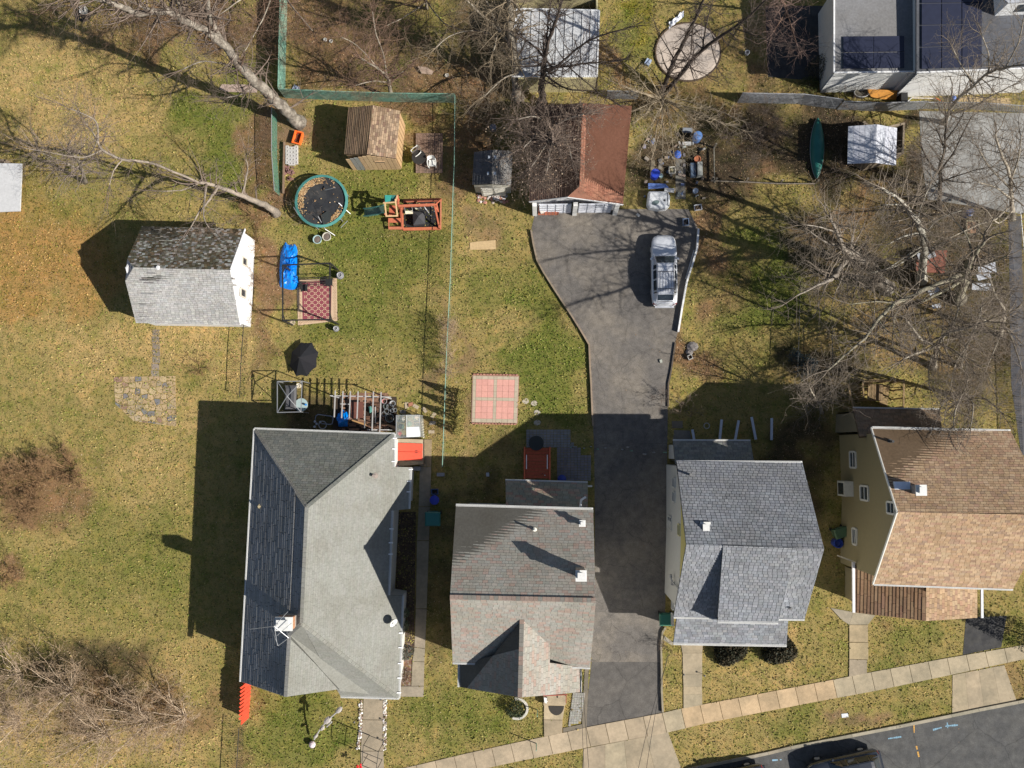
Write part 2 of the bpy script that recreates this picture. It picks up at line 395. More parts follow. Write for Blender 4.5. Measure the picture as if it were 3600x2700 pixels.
at.data.foreach_set('color', np.concatenate([colg.reshape(-1, 3), litg.reshape(-1, 1)], 1).astype(np.float32).ravel())
def ground_mat():
    m = bpy.data.materials.new('lawn'); m.use_nodes = True; t = m.node_tree; N = t.nodes; L = t.links; b = N['Principled BSDF']
    b.inputs['Roughness'].default_value = .95; b.inputs['Specular IOR Level'].default_value = .1
    a = N.new('ShaderNodeAttribute'); a.attribute_name = 'cover'; g = N.new('ShaderNodeNewGeometry')
    def noise(s, d=6, r=.65):
        n = N.new('ShaderNodeTexNoise'); n.inputs['Scale'].default_value = s; n.inputs['Detail'].default_value = d; n.inputs['Roughness'].default_value = r; L.new(g.outputs['Position'], n.inputs['Vector']); return n.outputs['Fac']
    def rng_(src, lo, hi, a0, a1):
        r = N.new('ShaderNodeMapRange'); r.inputs[1].default_value = lo; r.inputs[2].default_value = hi; r.inputs[3].default_value = a0; r.inputs[4].default_value = a1; L.new(src, r.inputs[0]); return r.outputs[0]
    def mix(fac, c1, c2, mode='MIX'):
        x = N.new('ShaderNodeMixRGB'); x.blend_type = mode
        for i, q in ((0, fac), (1, c1), (2, c2)):
            if isinstance(q, (float, int)): x.inputs[i].default_value = q
            elif isinstance(q, tuple): x.inputs[i].default_value = (*q, 1)
            else: L.new(q, x.inputs[i])
        return x.outputs[0]
    c = a.outputs['Color']
    c = mix(rng_(noise(.9), .45, .68, 0, .6), c, (1.5, 1.3, 1.25), 'MULTIPLY')
    c = mix(rng_(noise(.55, 7), .48, .66, 0, .75), c, (.62, .8, .5), 'MULTIPLY')
    c = mix(rng_(noise(1.7, 7), .5, .68, 0, .9), c, (.5, .62, .42), 'MULTIPLY')
    c = mix(rng_(noise(2.6, 6), .52, .7, 0, .7), c, (1.35, 1.12, 1.0), 'MULTIPLY')
    c = mix(rng_(noise(7, 5), .5, .72, 0, .7), c, (.42, .45, .4), 'MULTIPLY')
    c = mix(rng_(noise(16, 4, .7), .55, .75, 0, .6), c, (.42, .32, .17))
    f = rng_(noise(28, 3, .8), .3, .7, .45, 1.6); v = N.new('ShaderNodeVectorMath'); v.operation = 'SCALE'; L.new(c, v.inputs[0]); L.new(f, v.inputs['Scale'])
    L.new(v.outputs[0], b.inputs['Base Color'])
    bp = N.new('ShaderNodeBump'); bp.inputs['Strength'].default_value = .9; bp.inputs['Distance'].default_value = .05; L.new(noise(22, 4, .75), bp.inputs['Height']); L.new(bp.outputs[0], b.inputs['Normal'])
    return m
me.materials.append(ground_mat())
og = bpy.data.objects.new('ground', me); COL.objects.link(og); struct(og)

# ------------------------------------------------------------------ paving
PAVED = []     # plan polygons kept free of grass
def sheet(name, pts, z, m, col=(1, 1, 1), th=None, parent=None, paved=True, kind=True):
    p = [P(x, y, z) for x, y in pts]; mb = MB(); mb.col(col)
    mb.slab(p, th if th else z+.05)
    o = mb.build(name, m, parent)
    if paved: PAVED.append([(q.x, q.y) for q in p])
    if parent is None and kind: struct(o)
    return o
def asphalt(name, c, c2, sc=1.2, crack=0.0):
    m = mat(name, c, .92, .22, 2.2, c2=c2, c2scale=sc, bump=.35, bscale=70, spec=.15)
    if crack:
        t = m.node_tree; N = t.nodes; L = t.links; b = N['Principled BSDF']; g = N.new('ShaderNodeNewGeometry')
        nz = N.new('ShaderNodeTexNoise'); nz.inputs['Scale'].default_value = 1.5; nz.inputs['Detail'].default_value = 5; L.new(g.outputs['Position'], nz.inputs['Vector'])
        ad = N.new('ShaderNodeMixRGB'); ad.blend_type = 'ADD'; ad.inputs[0].default_value = .35; L.new(g.outputs['Position'], ad.inputs[1]); L.new(nz.outputs['Color'], ad.inputs[2])
        vo = N.new('ShaderNodeTexVoronoi'); vo.feature = 'DISTANCE_TO_EDGE'; vo.inputs['Scale'].default_value = crack; L.new(ad.outputs[0], vo.inputs['Vector'])
        r = N.new('ShaderNodeMapRange'); r.inputs[1].default_value = 0; r.inputs[2].default_value = .010; r.inputs[3].default_value = .68; r.inputs[4].default_value = 1; L.new(vo.outputs['Distance'], r.inputs[0])
        fine = N.new('ShaderNodeTexNoise'); fine.inputs['Scale'].default_value = 45; fine.inputs['Detail'].default_value = 3; L.new(g.outputs['Position'], fine.inputs['Vector'])
        fr = N.new('ShaderNodeMapRange'); fr.inputs[1].default_value = .3; fr.inputs[2].default_value = .7; fr.inputs[3].default_value = .65; fr.inputs[4].default_value = 1.35; L.new(fine.outputs['Fac'], fr.inputs[0])
        mu = N.new('ShaderNodeMath'); mu.operation = 'MULTIPLY'; L.new(r.outputs[0], mu.inputs[0]); L.new(fr.outputs[0], mu.inputs[1])
        s = N.new('ShaderNodeVectorMath'); s.operation = 'SCALE'; src = b.inputs['Base Color'].links[0].from_socket; L.new(src, s.inputs[0]); L.new(mu.outputs[0], s.inputs['Scale']); L.new(s.outputs[0], b.inputs['Base Color'])
    return m
M_old = asphalt('old_asphalt', (.135, .124, .114), (.19, .168, .142), .35, crack=.55)
M_new = asphalt('newer_asphalt', (.105, .098, .091), (.125, .115, .104), .5, crack=.3)
M_road = asphalt('road_asphalt', (.085, .085, .084), (.105, .103, .098), .9, crack=.22)

DL = [(1867,809),(1875,858),(1888,915),(1910,956),(1951,1021),(2012,1114),(2040,1159),(2071,1212),(2074,1285),(2078,1350),(2082,1452),(2085,1497)]
drive_old = DL + [(2093,1600),(2093,2110),(2078,2327),(2329,2345),(2326,2255),(2335,2205),(2345,1900),(2345,1560),(2349,1350),(2357,1301),(2374,1200),(2384,1167),(2414,992),(2447,874),(2455,805),(2400,760),(2260,740),(1990,735),(1880,745)]
# long outline: cut into convex-ish strips for clean faces
def strip(name, left, right, z, m, col=(1, 1, 1)):
    mb = MB(); mb.col(col); A = [P(x, y, z) for x, y in left]; B = [P(x, y, z) for x, y in right]
    n = len(A); lo = [off(p, dz=-(z+.04)) for p in A+B]
    fs = [(i, i+1, n+i+1, n+i) for i in range(n-1)]
    bs = [(2*n+i, 2*n+i+1, i+1, i) for i in range(n-1)] + [(3*n+i+1, 3*n+i, n+i, n+i+1) for i in range(n-1)]
    mb.add(A+B+lo, fs + bs + [(0, n, 3*n, 2*n), (n-1, 3*n-1, 4*n-1, 2*n-1)])
    o = mb.build(name, m); struct(o); PAVED.append([(q.x, q.y) for q in A] + [(q.x, q.y) for q in reversed(B)]); return o
def atY(poly, y):
    for (x0, y0), (x1, y1) in zip(poly[:-1], poly[1:]):
        if y0 <= y <= y1: return x0 + (x1-x0)*(y-y0)/max(1e-6, y1-y0)
    return poly[0][0] if y < poly[0][1] else poly[-1][0]
LE = [(1885,735),(1869,800)] + DL[1:] + [(2090,1600),(2092,2110),(2078,2327)]
RE = [(2420,735),(2455,805),(2447,874),(2414,992),(2384,1167),(2374,1200),(2357,1301),(2349,1350),(2346,1560),(2344,1900),(2338,2170),(2327,2215),(2328,2327)]
YS = [735,770,800,830,874,915,956,1021,1080,1114,1159,1200,1212,1285,1350,1452,1497,1560,1700,1900,2110,2170,2215,2270,2327]
strip('driveway', [(atY(LE, y), y) for y in YS], [(atY(RE, y), y) for y in YS], .012, M_old)
strip('driveway', [(2084,2290),(2066,2450),(2058,2560)], [(2328,2310),(2326,2420),(2328,2508)], .007, M_new)
# street
KERB = [(1700,2868),(2043,2792),(2430,2707),(2700,2652),(2780,2632),(2994,2590),(3150,2560),(3345,2520),(3440,2500),(3578,2473),(3700,2448),(4100,2360)]
mb = MB(); A = [P(x, y, .008) for x, y in KERB]; B = [p + Vector((2.5, -11, 0)) for p in A]; n = len(A)
mb.add(A+B, [(i, n+i, n+i+1, i+1) for i in range(n-1)]); struct(mb.build('street', M_road)); PAVED.append([(q.x, q.y) for q in A]+[(q.x, q.y) for q in reversed(B)])
kb = thing('kerb', 'pale concrete kerb along the grass verge of the street', 'kerb', P(2994, 2590)); 
for i in range(len(KERB)-1):
    a = P(*KERB[i]); b = P(*KERB[i+1]); L_ = (b-a).length; k = max(1, int(L_/2.4))
    for j in range(k):
        p = a.lerp(b, j/k); q = a.lerp(b, (j+1)/k); d = (q-p).normalized(); p = p + d*.008; q = q - d*.008; s = Vector((-d.y, d.x, 0))
        if s.y < 0: s = -s
        mb = MB(); mb.col(jit((.95, .95, .9), .08)); mb.slab([off(p, dz=.12), off(q, dz=.12), off(q+s*.2, dz=.12), off(p+s*.2, dz=.12)], .2); mb.build('kerb_stone', M_concrete, kb)
# utility paint on the road
def paint(pts, w_, col, name, label):
    mb = MB(); mb.col(col)
    for a, b in zip(pts[:-1], pts[1:]):
        a = P(*a, .0125); b = P(*b, .0125); n = max(2, int((b-a).length/.12))
        for i in range(n):
            if random.random() < .12: continue
            p = a.lerp(b, i/n); q = a.lerp(b, (i+.9)/n); d = (q-p).normalized(); s = Vector((-d.y, d.x, 0))*w_*random.uniform(.3, .6)
            mb.add([p-s, q-s, q+s, p+s], [(0, 1, 2, 3)])
    o = mb.build(name, M_tint, None, origin=P(*pts[0])); o['kind'] = 'structure'; return o
paint([(3220,2616),(3231,2662)], .1, (.55, .3, .06), 'road_marking', '')
paint([(3213,2547),(3214,2577)], .08, (.6, .32, .06), 'road_marking', '')
paint([(3280,2566),(3330,2552),(3368,2549)], .12, (.18, .32, .42), 'road_marking', '')
paint([(3330,2540),(3332,2560)], .08, (.2, .35, .45), 'road_marking', '')
paint([(3122,2597),(3176,2589)], .1, (.18, .32, .42), 'road_marking', '')
paint([(2715,2673),(2755,2670)], .1, (.25, .42, .55), 'road_marking', '')

# sidewalk slabs
TOP = [(1330,2718),(1425,2700),(1510,2680),(1623,2653),(1800,2614),(2020,2568),(2062,2557),(2328,2507),(2403,2489),(2470,2477),(2700,2434),(2870,2401),(3055,2365),(3317,2316),(3572,2273),(3720,2246),(4000,2196)]
BOT = [(1345,2778),(1440,2760),(1525,2745),(1640,2717),(1800,2681),(2052,2631),(2078,2625),(2350,2575),(2420,2558),(2491,2541),(2700,2500),(2881,2465),(3067,2431),(3328,2376),(3583,2321),(3735,2292),(4010,2240)]
def along(poly, t):
    Ls = [0]
    for a, b in zip(poly[:-1], poly[1:]): Ls.append(Ls[-1]+math.dist(a, b))
    s = t*Ls[-1]
    for i in range(len(poly)-1):
        if s <= Ls[i+1]+1e-6:
            f = (s-Ls[i])/(Ls[i+1]-Ls[i]); return (poly[i][0]+(poly[i+1][0]-poly[i][0])*f, poly[i][1]+(poly[i+1][1]-poly[i][1])*f)
    return poly[-1]
sw = thing('sidewalk', 'sidewalk', 'sidewalk', P(2500, 2520)); del sw['category']; del sw['label']; sw['kind'] = 'structure'
NS = 40
for i in range(NS):
    t0, t1 = i/NS, (i+1)/NS
    a, b, c, d = along(TOP, t0+.0003), along(TOP, t1-.0003), along(BOT, t1-.0003), along(BOT, t0+.0003)
    x = (a[0]+b[0])/2
    warm = (1.42, 1.17, .88) if 2380 < x < 2900 else ((1.22, 1.1, .95) if x < 2330 else (1.15, 1.08, .92))
    k = random.uniform(.92, 1.1)*(.92 if 2060 < x < 2330 else 1)
    mb = MB(); mb.col(tuple(q*k for q in warm)); mb.slab([P(*q, .05+random.uniform(-.006, .006)) for q in (a, b, c, d)], .12); mb.build('slab', M_concrete, sw)
PAVED.append([(P(*q).x, P(*q).y) for q in TOP]+[(P(*q).x, P(*q).y) for q in reversed(BOT)])
def slabs(name, quads, z=.05, cols=None, m=None, jitter=.07):
    r = thing(name, name, name, P(*quads[0][0])); del r['category']; del r['label']; r['kind'] = 'structure'
    for i, q in enumerate(quads):
        c = sum((Vector((x, y)) for x, y in q), Vector((0, 0)))/len(q)
        mb = MB(); mb.col(jit(cols[i % len(cols)] if cols else (1, 1, 1), jitter))
        mb.slab([P(c.x+(x-c.x)*.992, c.y+(y-c.y)*.992, z) for x, y in q], z+.06); mb.build('slab', m or M_concrete, r)
        PAVED.append([(P(*p).x, P(*p).y) for p in q])
    return r
slabs('driveway_apron', [[(2052,2632),(2127,2617),(2127,2760),(2043,2790)],[(2127,2617),(2194,2604),(2210,2750),(2127,2760)],[(2194,2604),(2272,2589),(2310,2735),(2210,2750)],[(2272,2589),(2349,2574),(2400,2715),(2310,2735)]], .03, [(1.1,1.02,.88)])
slabs('driveway_apron', [[(3349,2373),(3394,2364),(3407,2506),(3347,2519)],[(3394,2364),(3441,2355),(3461,2494),(3407,2506)],[(3441,2355),(3491,2345),(3518,2484),(3461,2494)],[(3491,2345),(3531,2338),(3577,2472),(3518,2484)]], .03, [(1.12,1.02,.86)])
slabs('path', [[(2383,2200),(2478,2200),(2469,2296),(2399,2296)],[(2400,2296),(2469,2296),(2469,2371),(2401,2371)],[(2401,2371),(2469,2371),(2468,2414),(2403,2414)],[(2403,2414),(2468,2414),(2469,2441),(2403,2441)],[(2403,2441),(2469,2441),(2469,2478),(2403,2491)]], .06, [(1.05,.98,.85),(1.1,1,.85)])
slabs('path', [[(2336,2235),(2366,2258),(2364,2270),(2332,2250)]], .06)
slabs('path', [[(3078,2163),(3052,2196),(2986,2196),(2999,2152)],[(2986,2197),(3052,2197),(3052,2258),(2986,2257)],[(2986,2259),(3053,2259),(3053,2319),(2986,2317)],[(2986,2318),(3049,2320),(3048,2367),(2985,2379)],[(2920,2137),(2999,2152),(2986,2196),(2960,2180)]], .06, [(1.0,.96,.85),(1.15,1.02,.8),(1.2,1.05,.8),(1.0,.94,.84),(.95,.93,.86)])
slabs('path', [[(1278,2440),(1350,2440),(1349,2531),(1276,2530)],[(1276,2531),(1349,2532),(1348,2640),(1268,2640)],[(1268,2641),(1348,2641),(1352,2780),(1270,2780)]], .05, [(.98,.92,.82)])
slabs('path', [[(1450,1545),(1518,1545),(1516,1640),(1476,1640)],[(1476,1641),(1516,1641),(1512,1780),(1472,1780)],[(1472,1781),(1512,1781),(1508,1900),(1466,1900)],[(1466,1901),(1508,1901),(1500,2140),(1462,2140)],[(1462,2141),(1500,2141),(1494,2280),(1457,2275)],[(1457,2276),(1494,2281),(1492,2326),(1450,2325)],[(1450,2326),(1492,2327),(1490,2412),(1446,2412)],[(1395,2413),(1490,2413),(1489,2450),(1395,2449)]], .05, [(.9,.86,.8)])
slabs('path', [[(1913,2445),(1992,2445),(1978,2531),(1912,2530)],[(1912,2531),(1978,2532),(1977,2577),(1913,2590)]], .09, [(1.2,1.1,.92),(.95,.85,.72)])
# retaining boards along the driveway
eb = thing('garden_edging', 'pale wooden edging board curving between the back lawn and the wide driveway', 'edging', P(2012, 1114))
for a, b in zip(DL[:-1], DL[1:]):
    mb = MB(); mb.col(jit((1.0, .92, .82), .1)); mb.beam(P(*a, .1), P(*b, .1), .11, .22); mb.build('board', M_greywood, eb)
eb = thing('garden_edging', 'whitish guard rail lying beside the parked wagon along the driveway edge', 'edging', P(2414, 992))
RD = [(2455,805),(2450,874),(2432,935),(2414,992),(2398,1080),(2384,1167)]
for a, b in zip(RD[:-1], RD[1:]):
    mb = MB(); mb.col((.75, .75, .74)); mb.beam(P(*a, .16), P(*b, .16), .12, .28); mb.build('board', M_tint, eb)
mb = MB(); mb.col((.5, .5, .5)); mb.beam(P(2411, 980, .05), P(2440, 880, .05), .08, .08); tag(mb.build('loose_board', M_tint, None, origin=P(2411, 980)), 'thin grey board leaning beside the white rail right of the wagon', 'board')
eb = thing('garden_edging', 'low concrete edge between lower driveway and the narrow lawn strip', 'edging', P(2328, 2350))
RD = [(2340,2205),(2329,2222),(2324,2270),(2326,2350),(2326,2430),(2330,2503)]
for a, b in zip(RD[:-1], RD[1:]):
    mb = MB(); mb.col((.9, .88, .8)); mb.beam(P(*a, .08), P(*b, .08), .12, .2); mb.build('edge_stone', M_concrete, eb)
eb = thing('garden_edging', 'dark timber edge beside the shaded lower lawn right of the driveway', 'edging', P(2357, 1301))
RD = [(2374,1205),(2360,1301),(2350,1350),(2349,1430)]
for a, b in zip(RD[:-1], RD[1:]):
    mb = MB(); mb.col((.4, .38, .36)); mb.beam(P(*a, .06), P(*b, .06), .1, .14); mb.build('board', M_greywood, eb)

# top right asphalt and grey yard
sheet('driveway', [(2690,20),(2935,20),(2935,290),(2700,270)], .01, asphalt('dark_asphalt', (.05, .05, .052), (.07, .068, .065)))
M_yard = mat('yard_concrete', (.30, .30, .29), .9, .15, 2, c2=(.2, .2, .19), c2scale=.4, bump=.2)
sheet('parking_pad', [(3232,390),(3700,400),(3720,700),(3590,752),(3262,700),(3240,560)], .02, M_yard)
sheet('driveway', [(3545,760),(3590,760),(3600,1150),(3640,1600),(3590,1600),(3555,1350)], .01, asphalt('side_asphalt', (.10, .10, .11), (.13, .13, .14)))
sheet('driveway', [(3396,2170),(3540,2165),(3520,2276),(3385,2302)], .012, asphalt('dark_asphalt', 0, 0))
# round beige pool base
ob = MB(); c = P(2418, 184, 0); ob.lathe((c.x, c.y, 0), [(2.28, 0), (2.28, .10), (2.1, .13), (0.01, .13)], 26, 1.0, .93)
po = thing('pool_base', 'round flat beige sand base of a removed pool on the north lawn', 'pool base', c)
ob.build('sand_disc', mat('pool_sand', (.50, .42, .35), .9, .08, 2, c2=(.42, .36, .31), c2scale=.5), po)
mb = MB(); mb.torus((c.x, c.y, .07), 2.34, .07, 30, 5, 1, .93); mb.build('rim', mat('dark_soil', (.08, .055, .035), .95, .3, 6), po)
PAVED.append([(c.x+2.3*math.cos(a/20*6.283), c.y+2.15*math.sin(a/20*6.283)) for a in range(20)])
# flagstone patio and path west
fs = thing('flagstone_patio', 'crazy paving patio of worn tan and slate stones in the west lawn', 'patio', P(520, 1405))
cells = []
for i in range(9):
    for j in range(9): cells.append((418+i*23+random.uniform(-7, 7), 1332+j*20+random.uniform(-6, 6)))
Q = [(400,1325),(616,1322),(620,1500),(560,1492),(470,1480),(405,1420)]
Mst = mat('flagstone', (1, 1, 1), .9, .2, 5, tint=True, bump=.3); TINTED.add('flagstone')
cw = []
for k, (cx, cy) in enumerate(cells):
    poly = [(cx-40, cy-40), (cx+40, cy-40), (cx+40, cy+40), (cx-40, cy+40)]
    for l, (ox, oy) in enumerate(cells):
        if l == k or abs(ox-cx) > 60 or abs(oy-cy) > 60: continue
        mx, my = (cx+ox)/2, (cy+oy)/2; dx, dy = cx-ox, cy-oy; dl = math.hypot(dx, dy); mx += dx/dl*1.3; my += dy/dl*1.3
        poly = clip_convex(poly, [(mx+dy*9, my-dx*9), (mx-dy*9, my+dx*9), (mx-dy*9+dx*9, my+dx*9+dy*9), (mx+dy*9+dx*9, my-dx*9+dy*9)][::-1]) or poly
    poly = clip_convex(poly, Q) if len(poly) > 2 else []
    if len(poly) < 3: continue
    r = random.random(); c = (.38, .28, .16) if r < .72 else ((.17, .16, .16) if r < .85 else ((.24, .15, .11) if r < .92 else (.32, .25, .17)))
    mb = MB(); mb.col(jit(c, .15)); mb.slab([P(x, y, .025) for x, y in poly], .05); mb.build('stone', Mst, fs)
fp = thing('stone_path', 'short stepping path of weathered stones south of the white gabled garage', 'path', P(545, 1230))
for i in range(7):
    y0 = 1158+i*24; x0 = 533+random.uniform(-3, 3)
    mb = MB(); mb.col(jit((.22, .18, .14), .15)); mb.slab([P(x0, y0, .02), P(x0+26, y0+1, .02), P(x0+27, y0+22, .02), P(x0+1, y0+21, .02)], .04); mb.build('stone', Mst, fp)
# pink paver patio
pp = thing('paver_patio', 'square patio of pink concrete pavers with beige cross and border', 'patio', P(1741, 1402))
c0, c1, c2, c3 = (1663,1321), (1823,1324), (1817,1487), (1659,1484)
M_pav = mat('concrete_paver', (1, 1, 1), .9, .08, 6, tint=True, bump=.15); TINTED.add('concrete_paver')
def bil(u, v, z): 
    x = (c0[0]*(1-u)+c1[0]*u)*(1-v)+(c3[0]*(1-u)+c2[0]*u)*v; y = (c0[1]*(1-u)+c1[1]*u)*(1-v)+(c3[1]*(1-u)+c2[1]*u)*v; return P(x, y, z)
edges = [0, .09, .2733, .4567, .545, .7283, .9117, 1.0]
def edg(b): 
    return [0, .075] + [.075+(.4325-.0)*0]  # unused
def cuts():
    c = [0.0, .07]; 
    for k in range(1, 4): c.append(.07+k*.13)
    c.append(.53)
    for k in range(1, 4): c.append(.53+k*.13)
    c.append(1.0); return c
CU = cuts()
for i in range(len(CU)-1):
    for j in range(len(CU)-1):
        beige = i in (0, 4, 8) or j in (0, 4, 8)
        mb = MB(); mb.col(jit((.42, .36, .27) if beige else (.58, .30, .25), .05)); g = .0022
        mb.slab([bil(CU[i]+g, CU[j]+g, .06), bil(CU[i+1]-g, CU[j]+g, .06), bil(CU[i+1]-g, CU[j+1]-g, .06), bil(CU[i]+g, CU[j+1]-g, .06)], .08); mb.build('paver', M_pav, pp)
mb = MB(); mb.col((.36, .22, .17)); mb.slab([bil(-.015, -.015, .045), bil(1.015, -.015, .045), bil(1.015, 1.015, .045), bil(-.015, 1.015, .045)], .06); mb.build('paver_bed', M_pav, pp)
PAVED.append([(q.x, q.y) for q in (bil(0, 0, 0), bil(1, 0, 0), bil(1, 1, 0), bil(0, 1, 0))])
# scalloped border bricks
for (a, b) in ((c0, c1), (c3, c2)):
    for i in range(14):
        t = (i+.5)/14; x = a[0]+(b[0]-a[0])*t; y = a[1]+(b[1]-a[1])*t + (-5 if a is c0 else 5)
        mb = MB(); mb.col(jit((.42, .20, .15), .15)); mb.box(P(x, y, 0), .18, .08, .13); mb.build('border_brick', M_pav, pp)
# stepping stones beside the pink patio
for i, (x, y, lb) in enumerate(((1848,1410,'pale stepping stone nearest the right side of the pink patio'),(1878,1418,'middle tilted stepping stone right of the pink patio'),(1888,1450,'stepping stone at the edge of the house shade'),(1889,1486,'shaded stepping stone just north of the grey paver patio'))):
    mb = MB(); mb.col(jit((.40, .36, .29), .08)); c = P(x, y); pts = [Vector((c.x+.24*math.cos(a)*(.9+.2*random.random()), c.y+.2*math.sin(a)*(.9+.2*random.random()), .03)) for a in [k*6.283/8+.2 for k in range(8)]]
    mb.slab(pts, .05); tag(mb.build('stepping_stone', M_pav, None, origin=c), lb, 'stepping stone', 'stepping stones beside the pink patio')
# buff plank on bare lawn
mb = MB(); mb.col((1.15, 1.2, 1.1)); mb.slab([P(1652,853,.04), P(1678,849,.04), P(1742,844,.04), P(1743,876,.04), P(1652,878,.04)], .05); tag(mb.build('plywood_sheet', M_wood, None, origin=P(1700, 860)), 'pale plywood sheet lying on the worn lawn below the small grey shed', 'plywood sheet')
PAVED.append([(P(*q).x, P(*q).y) for q in ((1652,850),(1743,844),(1743,876),(1652,878))])
# white stone edging of the front path
for sx, lb in ((1268, 'row of white quartz stones edging the left side of the front path'), (1353, 'row of white quartz stones edging the right side of the front path')):
    mb = MB()
    for i in range(150):
        y = 2462+random.random()*(175 if sx == 1353 else 172); x = sx+random.uniform(-5, 5) - (max(0, y-2560)*.12 if sx == 1268 else 0)
        mb.col(jit(random.choice([(.6, .56, .5), (.35, .3, .25), (.72, .7, .66), (.25, .18, .14)]), .2)); c = P(x, y); s = random.uniform(.04, .09)
        mb.lathe((c.x, c.y, 0), [(s, 0), (s*1.1, s*.6), (s*.5, s*1.1)], 5)
    tag(mb.build('stone_edging', M_tint, None, origin=P(sx, 2550)), lb, 'stones', 'stone rows edging the front path')['kind'] = 'stuff'
# ================================================================== HOUSES
def roof_faces(root, faces, tints, course, tabw, th=.014, single=280, stuff_name='shingle', **kw):
    """faces: list of point lists (planar, convex). About `single` loose shingles in all, the rest joined"""
    J = MB(); used = 0
    for f in faces:
        fk = {}
        if isinstance(f, tuple): f, fk = f
        used += shingle_face(root, f, tints, course, tabw, th, single=max(0, single-used), joined=J, **{**kw, **fk})
    J.build(stuff_name, kw.get('mtl') or M_shingle, root, kind='stuff')
def chimney(root, base, w_, d_, h, col=(.4, .2, .13), cap=True, z0=None, brick=True, rz=0, mtlc=None):
    """brick shaft with separate bricks on the courses that show, concrete cap"""
    ch = MB(); ch.col((.33, .3, .27)); ch.box(base, w_-.03, d_-.03, h, rz); c = ch.build('chimney', M_tint, root)
    if brick:
        nb = 0; z = base[2]+h-.075*8
        protos = []
        for k in range(4):
            m = MB(); m.col(jit(col, .2)); m.box((0, 0, 0), .205, .1, .063); o = m.build('brick', M_tint, None); protos.append(o.data); bpy.data.objects.remove(o)
        row = 0
        while z < base[2]+h-.06:
            for side in range(4):
                ln = w_ if side % 2 == 0 else d_; n = max(2, round(ln/.215)); 
                for i in range(n):
                    t = (i+.5)/n*ln - ln/2
                    x, y = ((t, -d_/2), (w_/2, t), (t, d_/2), (-w_/2, t))[side]
                    b = bpy.data.objects.new('brick', protos[(nb*7+row) % 4]); COL.objects.link(b); b.parent = c
                    wo = WO[c.name]; b.location = Vector(base)+Vector((x, y, z-base[2])) - wo; b.rotation_euler = (0, 0, 0 if side % 2 == 0 else math.pi/2); b.scale = (ln/n/.215, .5, 1)
                    nb += 1
            z += .075; row += 1
    if cap:
        m = MB(); m.col((.62, .62, .6)); m.box((base[0], base[1], base[2]+h), w_+.12, d_+.12, .07, rz); m.box((base[0], base[1], base[2]+h+.07), w_*.6, d_*.6, .22, rz); m.box((base[0], base[1], base[2]+h+.29), w_*.8, d_*.8, .03, rz); m.build('chimney_cap', mtlc or M_tint, c)
    return c
def vent(root, p, h=.4, r=.06, col=(.5, .5, .5), name='vent_pipe'):
    m = MB(); m.col(col); m.lathe((p[0], p[1], p[2]-.1), [(r*2.2, 0), (r*2.2, .12), (r, .14), (r, h), (r*1.15, h), (r*1.15, h+.06), (r*.6, h+.06)], 10); return m.build(name, M_tint, root)
def downpipe(root, a, b, r=.05, name='downpipe'):
    m = MB(); m.col((.75, .75, .75)); m.tube([a, b], r, 6); return m.build(name, M_tint, root)

# ---------------- house 1: long grey L-shaped house
h1 = thing('house', 'long low house with plain grey-green shingle roof, broad hip and an antenna on its chimney', 'house', P(1150, 1950))
RZ, EZ = 7.45, 4.2
R1 = P(1078, 1783, RZ); R2 = P(1060, 2192, RZ-.05)
nw = P(895, 1507, EZ); ne = P(1387, 1525, EZ)
PE = plane3(R1, R2, P(1383, 1640, EZ)); PW = plane3(R1, R2, nw)
PN = plane3(R1, nw, ne); 
sw_ = PP(846, 2396, PW); se = PP(1403, 2455, PE)
L1 = PP(1017, 2231, PW); L2 = PP(1004, 2450, PW); L2.z = L1.z; L2 = P(1004, 2450, L1.z)
PG = (L1.copy(), PE[1].copy())
PS = plane3(R2, se, P(1198, 2449, se.z))
g_e = PP(1198, 2422, PG)
tint1 = [(.225, .228, .205), (.232, .232, .212), (.22, .222, .20), (.236, .236, .216)]
E1 = [R1, R2, se, PP(1417, 2094, PE), PP(1386, 2091, PE)]
faces = [
 [nw, R1, ne],
 [nw, sw_, L2, L1, nw.lerp(R1, .81)], [L1, R2, R1, nw.lerp(R1, .81)],
 [R1, R2, PP(1368, 2092, PE), PP(1383, 1795, PE), PP(1386, 1641, PE), ne],
 [PP(1386, 1641, PE), PP(1445, 1643, PE), PP(1439, 1789, PE), PP(1383, 1795, PE)],
 [R2, se, PP(1417.7, 2094, PE), PP(1368, 2092, PE)],
 [R2, PP(1368, 2092, PE), PP(1417.7, 2094, PE)][:0],
 [R2, se, PP(1198, 2449, PS)],
 [L1, L2, g_e, PP(1105, 2330, PG)], [L1, PP(1105, 2330, PG), g_e, PP(1255, 2420, PG), R2 + Vector((0, 0, -.03))][:0],
]
faces = [f for f in faces if f]
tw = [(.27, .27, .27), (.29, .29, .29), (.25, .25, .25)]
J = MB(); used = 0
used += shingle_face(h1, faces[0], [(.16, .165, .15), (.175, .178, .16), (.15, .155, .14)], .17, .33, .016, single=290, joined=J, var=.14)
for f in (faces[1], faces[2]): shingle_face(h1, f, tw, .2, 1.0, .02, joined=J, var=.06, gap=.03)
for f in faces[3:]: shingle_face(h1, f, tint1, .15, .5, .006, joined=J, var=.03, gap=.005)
J.build('shingle', M_shingle, h1, kind='stuff')
# valley filler between lower gable and main slope
mb = MB(); mb.col((.21, .21, .188)); a = PP(1017, 2231, PG); b = R2; c = PP(1300, 2440, PS); d = PP(1198, 2430, PG)
mb.add([a, b, c, off(d, dz=-.02)], [(0, 3, 2), (0, 2, 1)]); mb.build('valley', M_shingle, h1)
